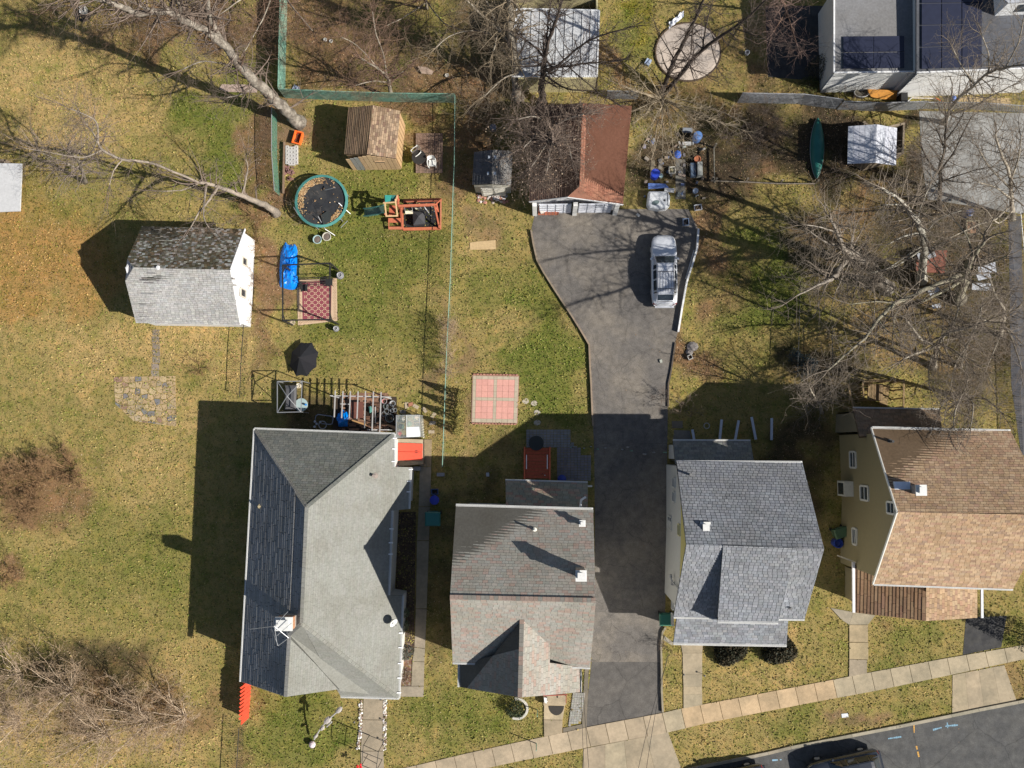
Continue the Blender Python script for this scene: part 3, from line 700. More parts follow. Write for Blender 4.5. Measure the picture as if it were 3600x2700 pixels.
# ridge caps
mb = MB()
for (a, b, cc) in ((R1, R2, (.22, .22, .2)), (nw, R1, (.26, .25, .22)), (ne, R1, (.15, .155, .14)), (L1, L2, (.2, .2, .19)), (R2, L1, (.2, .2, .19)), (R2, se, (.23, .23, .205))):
    n = int((b-a).length/.3)
    for i in range(n):
        p = a.lerp(b, i/n); q = a.lerp(b, (i+.96)/n); mb.col(jit(cc, .06)); mb.beam(off(p, dz=.0), off(q, dz=.008), .22, .03)
mb.build('ridge_cap', M_shingle, h1, kind='stuff')
gutter(h1, [nw, ne]); gutter(h1, [ne, PP(1386, 1641, PE)]); gutter(h1, [PP(1445, 1643, PE), PP(1439, 1789, PE)]); gutter(h1, [PP(1380, 1795, PE), PP(1368, 2092, PE)])
gutter(h1, [PP(1417.7, 2094, PE), se]); gutter(h1, [se, PP(1198, 2449, PS)]); gutter(h1, [nw, sw_])
# gutter hangers standing proud of the east eave
for (x, y) in ((1381,1541),(1379,1578),(1377,1622),(1437,1650),(1431,1692),(1430,1729),(1369,1859),(1367,1908),(1366,1948),(1402,2225),(1401,2276),(1399,2332),(1397,2383),(1395,2435)):
    p = PP(x, y, PE); m = MB(); m.col((.8, .8, .8)); m.beam(off(p, dz=.04), off(p, dx=.28, dz=.0), .07, .03); m.build('gutter_strap', M_tint, h1)
out1 = [off(p) for p in (nw, sw_, L2, g_e, PP(1198, 2449, PS), se, PP(1417.7, 2094, PE), PP(1368, 2092, PE), PP(1383, 1795, PE), PP(1439, 1789, PE), PP(1445, 1643, PE), PP(1386, 1641, PE), ne)]
M_siding = mat('siding', (1, 1, 1), .7, .05, 4, tint=True); TINTED.add('siding')
def wall_z(planes): return planes
walls(h1, inset(out1, .35), [PE, PW, PN, (PS[0], PS[1])], M_siding, (.6, .58, .54), drop=.3)
chimney(h1, (P(1010, 2185, 7.5).x, P(1010, 2185, 7.5).y, 6.2), .95, .7, 1.95, col=(.42, .22, .13))
b = P(985, 2190, 8.2); at_ = thing('tv_antenna', 'thin metal tv antenna strapped to the chimney of the long grey house', 'antenna', b)
m = MB(); m.tube([off(b, dz=-.8), off(b, dx=-.05, dz=1.0)], .02, 5); m.build('mast', M_galv, at_)
t = off(b, dx=-.05, dz=.9)
for (x, y) in ((878, 2212), (975, 2270), (1015, 2243)):
    q = P(x, y, 8.6); m = MB(); m.tube([t, q], .018, 5); m.build('element', M_galv, at_)
for a_, b_ in (((955,2212),(978,2270)),((978,2270),(1013,2244)),((960,2205),(1012,2150)),((973,2235),(1025,2190))):
    m = MB(); m.tube([P(*a_, 8.7), P(*b_, 8.75)], .018, 5); m.build('element', M_galv, at_)
pv = PP(1318, 1672, PE); vent(h1, pv, .45, .09, (.3, .25, .22))
vent(h1, PP(914, 1780, PW), .25, .07, (.4, .33, .2))
d = PP(1388, 2180, PE); sd = thing('satellite_dish', 'small grey satellite dish on the east eave of the long grey house', 'satellite dish', d)
m = MB(); m.col((.3, .3, .3)); m.tube([d, off(d, dx=-.1, dz=.5)], .03, 6); m.build('bracket', M_tint, sd)
m = MB(); m.col((.55, .56, .55)); cdir = Vector((.7, -.5, .5)).normalized(); cc = off(d, dx=-.02, dz=.62)
u_ = cdir.orthogonal().normalized(); v_ = cdir.cross(u_); ring = [[cc + cdir*(.1*(r/.3)**2) + (u_*math.cos(k*6.283/14)+v_*math.sin(k*6.283/14))*r for k in range(14)] for r in (.02, .15, .24, .3)]
vs = [p for rr in ring for p in rr]; m.add(vs, [(i*14+k, i*14+(k+1) % 14, (i+1)*14+(k+1) % 14, (i+1)*14+k) for i in range(3) for k in range(14)]); m.build('reflector', M_tint, sd)
m = MB(); m.col((.3, .3, .3)); m.tube([cc, cc+cdir*.4], .015, 5); m.lathe(cc+cdir*.4, [(.04, -.04), (.05, 0), (.03, .05)], 6); m.build('feed_arm', M_tint, sd)
# red cellar hatch
h = thing('cellar_hatch', 'bright red slanted cellar door in a pale concrete frame beside the grey house', 'cellar door', P(1450, 1590))
a, b, c, d = P(1399, 1557, .95), P(1486, 1560, .45), P(1485, 1618, .45), P(1399, 1618, .95)
mb = MB(); mb.col((1.1, 1.0, .85)); A, B, C, D = P(1390, 1542, .98), P(1490, 1545, .42), P(1490, 1632, .42), P(1390, 1640, .98)
for p, q in ((A, B), (B, C), (D, C), (A, D)):
    mb.add([p, q, off(q, dz=-q.z-.02), off(p, dz=-p.z-.02)], [(0, 1, 2, 3), (3, 2, 1, 0)])
mb.slab([off(A, dz=-.06), off(B, dz=-.06), off(C, dz=-.06), off(D, dz=-.06)], .05); mb.build('frame', M_concrete, h)
mid0 = a.lerp(d, .5); mid1 = b.lerp(c, .5); up = Vector((0, 0, .02))
for q in ([a, b, mid1 + Vector((0, .015, 0)), mid0 + Vector((0, .015, 0))], [mid0 - Vector((0, .015, 0)), mid1 - Vector((0, .015, 0)), c, d]):
    mb = MB(); mb.col((.62, .07, .035)); mb.slab([p+up for p in q], .04); dr = mb.build('door', M_tint, h)
    mb = MB(); mb.col((.05, .05, .05)); k = q[1].lerp(q[0], .25) if q[0] is not a else q[2].lerp(q[3], .25); mb.beam(k+Vector((-.1, -.06 if q[0] is not a else .06, .05)), k+Vector((.1, -.06 if q[0] is not a else .06, .05)), .03, .03); mb.build('handle', M_tint, dr)
sheet('patio_strip', [(1490,1545),(1518,1545),(1516,1640),(1490,1640)], .06, M_concrete, (1, .85, .65))
# garden bed along the east wall
sheet('planting_bed', [(1385,1800),(1462,1800),(1456,2250),(1445,2412),(1400,2412)], .015, mat('mulch', (.06, .04, .03), .95, .4, 8, c2=(.1, .07, .05), c2scale=3), paved=False)
sheet('planting_bed', [(1412,2260),(1447,2262),(1445,2410),(1406,2410)], .03, mat('brick_mulch', (.16, .08, .055), .95, .4, 8, c2=(.22, .18, .15), c2scale=4), paved=False)

# ---------------- house 2: gable house with pink and grey shingles
h2 = thing('house', 'two storey house with mottled pink and grey shingle roof and a front cross gable', 'house', P(1850, 2050))
E2, Z2 = 6.3, 9.85
a = P(1603, 1775, E2); b = P(2085, 1789, E2); rw = P(1582, 2099, Z2); re = P(2094.5, 2110, Z2); c = P(2075, 2348, E2); d = P(1591.5, 2330, E2)
PA = plane3(rw, re, a); PF = plane3(rw, re, d)
gr = PP(1835, 2178, PF); gz = gr.z; gf = P(1828, 2452, gz)
PGW = plane3(gr, gf, P(1613, 2380, gz-3.3)); PGE = plane3(gr, gf, P(2041, 2400, gz-2.9))
t2 = [(.30, .285, .25), (.31, .275, .24), (.285, .275, .245), (.32, .25, .215), (.29, .285, .255), (.32, .295, .26)]
vw = PP(1733, 2305, PF); f_all = [
 [rw, re, b, a],
 [rw, d, PP(1733, 2334.5, PF), PP(1733, 2305, PF), gr, PP(1835, 2104, PF)][:0],
]
cv = dict(course=.2, tabw=.42)
roof_faces(h2, [[rw, re, b, a], [rw, PP(1591.5, 2331, PF), PP(1733, 2334.5, PF), PP(1733, 2101.5, PF)], [PP(1733, 2101.5, PF), PP(1733, 2305, PF), gr, PP(1835, 2104.4, PF)],
   [PP(1835, 2104.4, PF), gr, PP(1932.6, 2266, PF), PP(1933, 2107, PF)], [PP(1933, 2107, PF), PP(1932.6, 2341, PF), c, re],
   ([gr, PP(1733, 2305, PGW), PP(1613, 2336, PGW), PP(1613, 2415, PGW), gf]), [gr, gf, PP(1932.6, 2443, PGE), PP(1932.6, 2266, PGE)], [PP(1932.6, 2330, PGE), PP(1932.6, 2443, PGE), PP(2041, 2433, PGE), PP(2041, 2345, PGE)]], t2, .18, .36, .014, single=290, var=.07, gap=.012)
mb = MB()
for (p, q) in ((rw, re), (gr, gf)):
    n = int((q-p).length/.25)
    for i in range(n): mb.col(jit(random.choice([(.2, .19, .17), (.25, .19, .16)]), .08)); mb.beam(off(p.lerp(q, i/n), dz=.01), off(p.lerp(q, (i+.95)/n), dz=.02), .26, .04)
mb.build('ridge_cap', M_shingle, h2, kind='stuff')
gutter(h2, [a, b]); gutter(h2, [d, PP(1733, 2334.5, PF)]); gutter(h2, [PP(1932.6, 2341, PF), c]); 
out2 = [a, rw, d, c, re, b]; 
walls(h2, inset(out2, .3), [PA, PF], M_siding, (.55, .54, .5), drop=.25)
walls(h2, inset([PP(1613, 2320, PGW), PP(1613, 2415, PGW), gf, PP(2041, 2433, PGE), PP(2041, 2320, PGE)], .35), [PGW, PGE], M_siding, (.6, .58, .54), drop=.3)
for p, q in ((PP(1613, 2336, PGW), PP(1613, 2415, PGW)), (PP(2041, 2350, PGE), PP(2041, 2433, PGE))): gutter(h2, [p, q])
# rear low wing
l0, l1, l2, l3 = P(1777, 1688, 3.0), P(2066, 1696, 3.0), P(2066, 1796, 4.5), P(1779, 1790, 4.5)
roof_faces(h2, [[l0, l1, l2, l3]], [(.30, .28, .22), (.33, .27, .21), (.27, .26, .21), (.36, .24, .19)], .2, .42, .016, single=0)
gutter(h2, [l0, l1]); walls(h2, inset([l0, l1, l2, l3], .3), [plane3(l0, l1, l2)], M_siding, (.6, .58, .54), drop=.25)
m = MB(); m.col((.72, .73, .75)); m.tube([P(2058, 1748, 4.2), P(2043, 1758, 4.5), P(2040, 1784, 5.9)], .07, 7); m.build('downpipe', M_tint, h2)
m = MB(); m.col((.6, .61, .63)); m.tube([P(2066, 1709, 2.9), P(2080, 1709, 2.6)], .06, 7); m.build('downpipe', M_tint, h2)
for (x, y, w_, hgt, cl) in ((2043, 2024, .52, 1.35, (.45, .3, .22)), (2047, 1840, .28, .35, (.6, .6, .6))):
    zz = plane_z(PA, *P(x, y, 8).xy) ; q = PP(x, y, PA); bx = P(x, y, q.z+hgt); chimney(h2, (bx.x, bx.y, q.z-.5), w_, w_, hgt+.5, col=cl, brick=(w_ > .4), mtlc=M_tint)
q = PP(1880, 1862, PA); vent(h2, q, .6, .06, (.7, .68, .6))
q = PP(1760, 1972+40, PA)
# white side rail of front step + brown steps
st = thing('front_steps', 'brown front stoop with a dark half round mat below the pink and grey roof', 'steps', P(1950, 2450))
mb = MB(); mb.col((1.2, 1.08, .9)); mb.slab([P(1911, 2445, .45), P(1990, 2440, .45), P(1990, 2478, .45), P(1911, 2480, .45)], .45); mb.build('landing', M_concrete, st)
mb = MB(); mb.col((.3, .08, .06)); mb.beam(P(1910, 2446, .9), P(1995, 2442, .9), .06, .06); 
for x in (1913, 1990): mb.beam(P(x, 2446, .45), P(x, 2446, .9), .05, .05)
mb.beam(P(1990, 2446, .9), P(1990, 2472, .9), .05, .05); mb.build('railing', M_tint, st)
c_ = P(1956, 2482, .1); pts = [Vector((c_.x+.52*math.cos(k*math.pi/10), c_.y-.62*math.sin(k*math.pi/10), .12)) for k in range(11)]
mb = MB(); mb.col((.04, .035, .03)); mb.slab(pts, .02); tag(mb.build('door_mat', M_tint, None, origin=c_), 'dark half round door mat on the front walk', 'door mat')
mb = MB(); mb.col((.7, .7, .68)); mb.slab([P(1912, 2452, .49), P(1924, 2454, .49), P(1922, 2474, .49), P(1914, 2470, .49)], .02); tag(mb.build('newspaper', M_tint, None, origin=P(1917, 2460)), 'white folded paper lying on the front stoop', 'paper')
# paver strip beside the stoop
pv_ = thing('paver_strip', 'narrow strip of pale block pavers between front stoop and the asphalt driveway', 'paving', P(2025, 2500))
for i in range(5):
    for j in range(14):
        x0 = 2014 - (j*1.2) + i*8.6; y0 = 2436+j*8.4
        if y0 > 2548-i*3: continue
        mb = MB(); mb.col(jit((.30, .29, .26), .12)); mb.slab([P(x0, y0, .06), P(x0+8, y0, .06), P(x0+8, y0+7.8, .06), P(x0, y0+7.8, .06)], .07); mb.build('paver', M_pav, pv_)
sheet('curb_strip', [(2056,2350),(2070,2350),(2062,2556),(2046,2560),(1980,2575),(1980,2560),(2046,2546)], .05, M_concrete, (.55, .53, .5))
# rear red stair and grey patio
ds = thing('porch_steps', 'red painted wooden back steps with white metal handrails in the house shade', 'steps', P(1888, 1630))
for i in range(9):
    y0 = 1575+i*12; z = .2+i*.11
    mb = MB(); mb.col(jit((1.0, .75, .7), .06)); mb.slab([P(1847, y0, z), P(1930, y0, z), P(1932, y0+11, z), P(1847, y0+11, z)], .09); mb.build('tread', M_redwood, ds)
for x in (1844, 1933):
    mb = MB(); mb.col((1.4, 1.0, .9)); mb.beam(P(x, 1573, .12), P(x, 1686, 1.15), .1, .2); mb.build('stringer', M_redwood, ds)
for x in (1851, 1924):
    mb = MB(); mb.col((.75, .75, .75)); q = [P(x, 1600, .45), P(x, 1600, 1.15), P(x, 1648, 1.6), P(x, 1648, .9)]; mb.tube(q, .03, 6); mb.build('handrail', M_tint, ds)
for side, y in ((0, 0),):
    pass
gp = thing('back_patio', 'grey block paved back patio in the shade behind the pink and grey house', 'patio', P(1960, 1590))
cells = []
for x in range(1850, 2078, 12):
    for y in range(1510, 1690, 9):
        if y < 1548 and x > 1998: continue
        if 1548 <= y < 1573 and x > 2015: continue
        if y >= 1573 and not (1955 < x < 2076): continue
        if y >= 1573 and y < 1592 and x > 2030: continue
        cells.append((x, y))
random.shuffle(cells); mj = MB()
for k, (x, y) in enumerate(cells):
    col_ = jit((.24, .235, .23) if y < 1573 else (.22, .20, .20), .1); g = .6; pts = [P(x+g, y+g, .05), P(x+12-g, y+g, .05), P(x+12-g, y+9-g, .05), P(x+g, y+9-g, .05)]
    if k < 250: mb = MB(); mb.col(col_); mb.slab(pts, .06); mb.build('paver', M_pav, gp)
    else: mj.col(col_); mj.slab(pts, .06)
if mj.v: mj.build('paver', M_pav, gp, kind='stuff')
for q in ([(1850,1508),(2000,1508),(2000,1573),(1850,1573)], [(1955,1573),(2076,1573),(2076,1690),(1955,1690)]): PAVED.append([(P(*p).x, P(*p).y) for p in q])
c_ = P(1885, 1558, .7); tb = thing('patio_table', 'round dark patio table beside the red back steps', 'table', P(1885, 1560))
mb = MB(); mb.col((.03, .035, .035)); mb.lathe((c_.x, c_.y, .68), [(.5, 0), (.52, .02), (.5, .04)], 20); mb.build('table_top', M_tint, tb)
mb = MB(); mb.col((.05, .05, .05)); mb.lathe((c_.x, c_.y, 0), [(.28, 0), (.28, .03), (.04, .06), (.04, .68)], 10); mb.build('pedestal', M_tint, tb)
mb = MB(); c_ = P(1975, 1683, 0); mb.col((.03, .05, .28)); mb.lathe(c_, [(.22, 0), (.28, .45), (.3, .47), (.26, .5), (.05, .55)], 14); tag(mb.build('storage_tub', M_gloss, None, origin=c_), 'dark blue round tub by the back wall of the pink and grey house', 'tub')

# ---------------- house 3: grey-blue roof, shed dormer
h3 = thing('house', 'two storey house with blue-grey shingle roof, shed dormer and yellow side gable', 'house', P(2600, 1950))
E3, Z3 = 6.5, 10.0
a = P(2378, 1622, E3); b = P(2820, 1625, E3); rw = P(2413, 1915, Z3); re = P(2897, 1930, Z3); c = P(2828, 2178, E3-.1); d = P(2370, 2168, E3-.1)
PA = plane3(rw, re, a); PF = plane3(rw, re, d)
t3 = [(.235, .245, .265), (.20, .21, .23), (.265, .275, .295), (.22, .23, .25)]
dz0 = P(2542, 1917, Z3+.05); dz1 = P(2897, 1930, Z3+.05); PD = plane3(dz0, dz1, P(2523, 2185, E3+1.35))
D0 = PP(2542.6, 1917, PD); D1 = PP(2522, 2186, PD); D2 = PP(2735, 2190, PD); D3 = PP(2785, 1926, PD)
roof_faces(h3, [[rw, re, b, a], [rw, PP(2368, 2170, PF), PP(2522, 2173, PF), PP(2542, 1919, PF)], [PP(2760, 1926, PF), PP(2720, 2176, PF), PP(2828, 2178, PF), re],
               [D0, D1, PP(2735, 2190, PD), PP(2800, 1927, PD)]], t3, .19, .28, .026, single=290, var=.08, gap=.025)
mb = MB(); mb.col((.55, .56, .58)); 
mb.add([D0, D1, PP(2522, 2173, PF), PP(2542, 1919, PF)], [(0, 1, 2, 3)]); q0, q1 = PP(2735, 2190, PD), PP(2735, 2188, PF)
mb.add([D1, q0, off(q1, dz=-.3), PP(2522, 2187, PF)], [(0, 1, 2, 3)]); mb.add([PP(2800, 1927, PD), q0, q1, PP(2800, 1929, PF)], [(0, 1, 2, 3)]); mb.build('dormer_wall', M_siding, h3)
gutter(h3, [D1, PP(2735, 2190, PD)]); gutter(h3, [PP(2368, 2170, PF), PP(2522, 2173, PF)]); gutter(h3, [PP(2735, 2177, PF), PP(2828, 2178, PF)]); gutter(h3, [a, b])
pA, pB, pC, pD = P(2367, 2263, 3.0), P(2765, 2270, 3.0), P(2772, 2165, 3.9), P(2382, 2150, 3.9)
roof_faces(h3, [[pA, pB, pC, pD]], t3, .19, .34, .02, single=0); gutter(h3, [pA, pB])
l0, l1, l2, l3 = P(2366, 1548, 3.0), P(2638, 1549, 3.0), P(2652, 1632, 4.1), P(2374, 1632, 4.1)
roof_faces(h3, [[l0, l1, l2, l3]], [(.22, .22, .2), (.25, .245, .22), (.19, .19, .185)], .19, .34, .02, single=0); gutter(h3, [l0, l1])
out3 = inset([a, rw, d, c, re, b], .34)
walls(h3, [p for p in out3], [PA, PF], M_siding, (.50, .50, .48), drop=.22)
walls(h3, inset([l0, l1, l2, l3], .3), [plane3(l0, l1, l2)], M_siding, (.5, .5, .48), drop=.22)
walls(h3, inset([pA, pB, pC, pD], .25), [plane3(pA, pB, pC)], M_siding, (.5, .5, .48), drop=.22, z0=2.3)
wx = out3[0].x
# yellow gable triangle on the west wall
yw = out3[1]; zE = 4.4
g0 = Vector((out3[0].x-.03, out3[0].y-1.2, 0)); 
def wallz(y): return min(plane_z(PA, wx, y), plane_z(PF, wx, y)) - .3
ys_ = [out3[0].y-.4 + (out3[2].y+.6-out3[0].y)*k/10 for k in range(11)]
def wxy(y):
    for p, q in ((out3[0], out3[1]), (out3[1], out3[2])):
        if q.y <= y <= p.y: return p.x+(q.x-p.x)*(p.y-y)/(p.y-q.y)
    return wx
n = 11; top = [Vector((wxy(y)-.03, y, wallz(y))) for y in ys_]; bot = [Vector((wxy(y)-.03, y, min(6.2, wallz(y)-.02))) for y in ys_]
mb = MB(); mb.col((.50, .44, .17)); mb.add(top+bot, [(i, i+1, n+i+1, n+i) for i in range(n-1)]); mb.build('gable_siding', M_siding, h3)
WP3 = (Vector((wx-.03, 0, 0)), Vector((-1, 0, 0))); O3 = Vector((-1, 0, 0))
for q in ((2366, 1678, 2375, 1714), (2366, 1727, 2375, 1766), (2350, 1812, 2364, 1866), (2368, 1976, 2376, 2020), (2363, 2088, 2369, 2145), (2371, 2092, 2376, 2147), (2363, 2155, 2368, 2200)):
    window_on(h3, WP3, *q, col=(.55, .55, .52))
for q in ((2385, 1842, 2392, 1884), (2391, 2003, 2397, 2040)):
    window_on(h3, (WP3[0]+Vector((-.03, 0, 0)), WP3[1]), *q, col=(.6, .55, .3))
m = MB(); m.col((.4, .4, .4)); m.tube([P(2356, 2025, 4.2), P(2364, 2046, 4.3), P(2390, 2075, 6.5)], .05, 6); m.box(P(2357, 2024, 3.9), .15, .2, .3); m.box(P(2362, 2050, 3.9), .15, .2, .3); m.build('service_conduit', M_tint, h3)
q = P(2480, 1853, 9.2); zc = PP(2470, 1850, PA); chimney(h3, (q.x, q.y, 7.2), .48, .48, 1.95, col=(.42, .3, .17))
vent(h3, PP(2424, 1668, PA), .55, .07, (.15, .15, .15)); vent(h3, PP(2779, 2137, PF), .3, .06, (.15, .15, .15))
# ---------------- house 4: tan roof and olive wall
h4 = thing('house', 'large house with tan brown shingle roof, olive side wall and white framed windows', 'house', P(3300, 1800))
E4, Z4 = 6.7, 9.9
a = P(3066, 1503, E4); b = P(3552, 1514, E4); rw = P(3157, 1800, Z4); re = P(3700, 1806, Z4); d = P(3072, 2054, E4); c = P(3560, 2072, E4)
PA = plane3(rw, re, a); PF = plane3(rw, re, d)
t4 = [(.39, .27, .17), (.35, .24, .15), (.43, .31, .20), (.37, .24, .165), (.31, .215, .15), (.41, .295, .195)]
roof_faces(h4, [[rw, re, b, a], [rw, d, c, re]], t4, .17, .3, .022, single=290, var=.10, gap=.015)
gutter(h4, [a, b]); gutter(h4, [d, c])
for p, q in ((a, rw), (rw, d)):
    mb = MB(); mb.col((.72, .70, .64)); mb.beam(off(p, dx=-.04, dz=-.06), off(q, dx=-.04, dz=-.06), .06, .16); mb.build('rake_board', M_tint, h4)
out4 = inset([a, rw, d, c, re, b], .36); walls(h4, out4, [PA, PF], M_siding, (.27, .225, .125), drop=.22)
l0, l1, l2 = P(2999, 1434, 3.6), P(3303, 1439, 3.6), P(3313, 1515, 4.6); l3 = PP(3022, 1535, plane3(l0, l1, l2))
roof_faces(h4, [[l0, l1, l2, l3]], [(.26, .19, .13), (.3, .21, .14), (.23, .17, .12)], .19, .32, .02, single=0); gutter(h4, [l0, l1])
lw = [l0, off(l1), off(l2), l3]; walls(h4, inset(lw, .3), [plane3(l0, l1, l2)], M_siding, (.20, .175, .12), drop=.22)
gx = P(3255, 2100, 4.3).x; 
gA = P(3256, 2068, 4.45); gB = P(3254, 2183, 4.45); PPW = plane3(gA, gB, P(3000, 2100, 2.9)); PPE = plane3(gA, gB, P(3452, 2100, 3.3))
brown = [(.27, .17, .105), (.24, .15, .10), (.30, .20, .125)]
J = MB(); shingle_face(h4, [PP(3256, 2050, PPW), PP(3254, 2183, PPW), PP(3003, 2153, PPW), PP(3003, 1985, PPW), PP(3075, 2012, PPW)], brown, .21, 1.0, .03, joined=J, var=.1)
shingle_face(h4, [PP(3256, 2050, PPE), PP(3435, 2055, PPE), PP(3435, 2172, PPE), PP(3254, 2183, PPE)], t4, .19, .32, .018, joined=J); J.build('porch_shingle', M_shingle, h4, kind='stuff')
mb = MB(); mb.col((.75, .73, .74)); mb.beam(PP(3000, 1976, PPW), PP(3001, 2153, PPW), .16, .14); mb.build('gutter', M_tint, h4)
mb = MB(); mb.col((.72, .74, .78)); mb.beam(PP(3451, 2072, PPE), PP(3452, 2172, PPE), .14, .14); mb.build('gutter', M_tint, h4)
walls(h4, inset([PP(3003, 1985, PPW), PP(3003, 2153, PPW), gB, PP(3435, 2172, PPE), PP(3435, 2060, PPE)], .45), [PPW, PPE], M_siding, (.30, .25, .15), drop=.25)
mb = MB(); mb.col((.6, .52, .38)); mb.beam(P(2944, 1953, 3.0), P(3009, 1977, 3.1), .08, .14); mb.build('fascia_board', M_tint, h4)
wx4 = out4[0].x; WP4 = (Vector((wx4-.01, 0, 0)), Vector((-1, 0, 0)))
def wplane4(y):
    for p, q in ((out4[0], out4[1]), (out4[1], out4[2])):
        if q.y <= y <= p.y: x = p.x+(q.x-p.x)*(p.y-y)/(p.y-q.y); return (Vector((x-.01, y, 0)), Vector((-1, 0, 0)))
    return WP4
for q in ((2989, 1588, 3011, 1645), (3026, 1707, 3055, 1761), (3120, 1763, 3148, 1809), (2998, 1856, 3014, 1917)):
    yy = P((q[0]+q[2])/2, (q[1]+q[3])/2, 4).y
    window_on(h4, wplane4(yy), *q, col=(.62, .6, .54), frame=.12)
by = P(2965, 1720, 2).y; wpl = wplane4(by)
bz = (3.0, 4.3); bw = P(2970, 1692, 2); bw2 = P(2970, 1745, 2)
mb = MB(); mb.col((.6, .57, .48)); mb.box(((wpl[0].x-.3), (bw.y+bw2.y)/2, 1.0), .6, abs(bw.y-bw2.y), 1.3); bwn = mb.build('bay_window', M_tint, h4)
mb = MB(); mb.poly([(wpl[0].x-.605, bw.y-.12, 1.15), (wpl[0].x-.605, bw2.y+.12, 1.15), (wpl[0].x-.605, bw2.y+.12, 2.15), (wpl[0].x-.605, bw.y-.12, 2.15)]); mb.build('pane', M_glass, bwn)
q = P(3243, 1724, 10.0); chimney(h4, (q.x, q.y, 7.8), .5, .5, 2.0, col=(.5, .42, .3), brick=False)
mb = MB(); q = PP(3170, 1710, PA); mb.col((.6, .66, .75)); mb.box(off(q, dz=-.1), .9, .55, .2); mb.build('roof_hatch', M_tint, h4)
vent(h4, PP(3129, 1552, PA), .5, .07, (.05, .05, .05))
# rear deck rails of house 4
dk = thing('deck_stairs', 'unpainted wooden deck with railing and stairs behind the tan roofed house', 'deck', P(3110, 1370))
for i in range(5):
    mb = MB(); mb.col(jit((.55, .55, .5), .1)); mb.slab([P(3055+i*10, 1350, .9), P(3064+i*10, 1350, .9), P(3064+i*10, 1410, .9), P(3055+i*10, 1410, .9)], .04); mb.build('deck_board', M_wood, dk)
for i in range(9):
    mb = MB(); mb.col(jit((.7, .7, .6), .1)); y0 = 1350+i*8; mb.slab([P(3092, y0, .85-i*.08), P(3128-i*1, y0+5, .85-i*.08), P(3128-i, y0+12, .85-i*.08), P(3092, y0+7, .85-i*.08)], .04); mb.build('tread', M_wood, dk)
for p, q in (((3033,1342),(3178,1336)),((3033,1342),(3036,1400)),((3178,1336),(3176,1430)),((2982,1352),(2999,1430)),((3055,1350),(3052,1405)),((3054,1336),(3178,1338))):
    mb = MB(); mb.col((.75, .75, .65)); a_, b_ = P(*p, 1.9), P(*q, 1.9); mb.beam(a_, b_, .1, .09); n = 3
    for k in range(n+1): w_ = a_.lerp(b_, k/n); mb.beam((w_.x, w_.y, 0), w_, .09, .09)
    mb.build('railing', M_wood, dk)
# ================================================================== OUTBUILDINGS
# white gabled garage on the west lawn
g = thing('garage', 'detached white garage with mossy dark rear slope and streaked grey front slope', 'garage', P(660, 970))
zr, ze, zj = 4.9, 2.5, 4.3
rw = P(470, 940, zr); re = P(810, 947, zr); nw = P(498, 795, ze); ne = P(861, 805, ze); sw_ = P(478, 1135, ze); se = P(845, 1141, ze)
PA = plane3(rw, re, ne); PB = plane3(rw, re, se)
jA, jB = PP(448, 911, PA), PP(441, 988, PB)
mossy = [(.11, .105, .085), (.24, .235, .22), (.085, .075, .05), (.13, .10, .065), (.30, .295, .28), (.07, .055, .035)]
grey = [(.27, .265, .26), (.24, .235, .23), (.29, .285, .28), (.20, .195, .19), (.14, .135, .13)]
J = MB(); us = shingle_face(g, [rw, re, ne, nw, jA], mossy, .14, .2, .025, joined=J, var=.3, gap=.015, single=140)
us += shingle_face(g, [rw, jB, sw_, se, re], [(.40, .395, .385), (.36, .355, .345), (.43, .425, .41)], .14, .28, .022, joined=J, var=.1, gap=.02, single=140)
shingle_face(g, [rw, jA, jB], [(.3, .3, .32)], .15, .3, .02, joined=J); 
# weather streaks: darker shingles in horizontal runs
n_ = PB[1]; v_ = (Vector((0, 0, 1)) - n_*n_.z).normalized(); u_ = v_.cross(n_).normalized()
for k in range(260):
    sx = random.uniform(470, 835); sy = random.uniform(960, 1130)
    if 600 < sx < 700 and random.random() < .6: continue
    o = PP(sx, sy, PB); o = o + n_*.042; L_ = random.uniform(.5, 2.2)
    if (o + u_*L_ - PP(840, sy, PB)).x > 0: L_ = .4
    if (o - u_*L_).x < PP(480, sy, PB).x: continue
    J.col(jit((.15, .145, .14), .3)); J.add([o, o - u_*L_, o - u_*L_ + v_*.09, o + v_*.09], [(3, 2, 1, 0)])
J.build('shingle', M_shingle, g, kind='stuff')
og = inset([nw, sw_, Vector((se.x, se.y, 0)), re, ne], .18)
walls(g, [nw, sw_, off(se), re, ne] and og, [PA, PB], M_siding, (.74, .74, .74), drop=.2)
mb = MB(); mb.col((.75, .74, .74))
for p, q in ((ne, re), (re, se)): mb.beam(off(p, dz=-.05), off(q, dz=-.05), .05, .15)
mb.build('rake_board', M_tint, g)
we = (Vector((og[3].x+.02, 0, 0)), Vector((1, 0, 0)))
for q in ((851, 902, 866, 938), (845, 1012, 862, 1049)): window_on(g, we, *q, col=(.55, .5, .42), mull=False)
q = PP(555, 941, PA); vent(g, q, .15, .07, (.6, .6, .6))
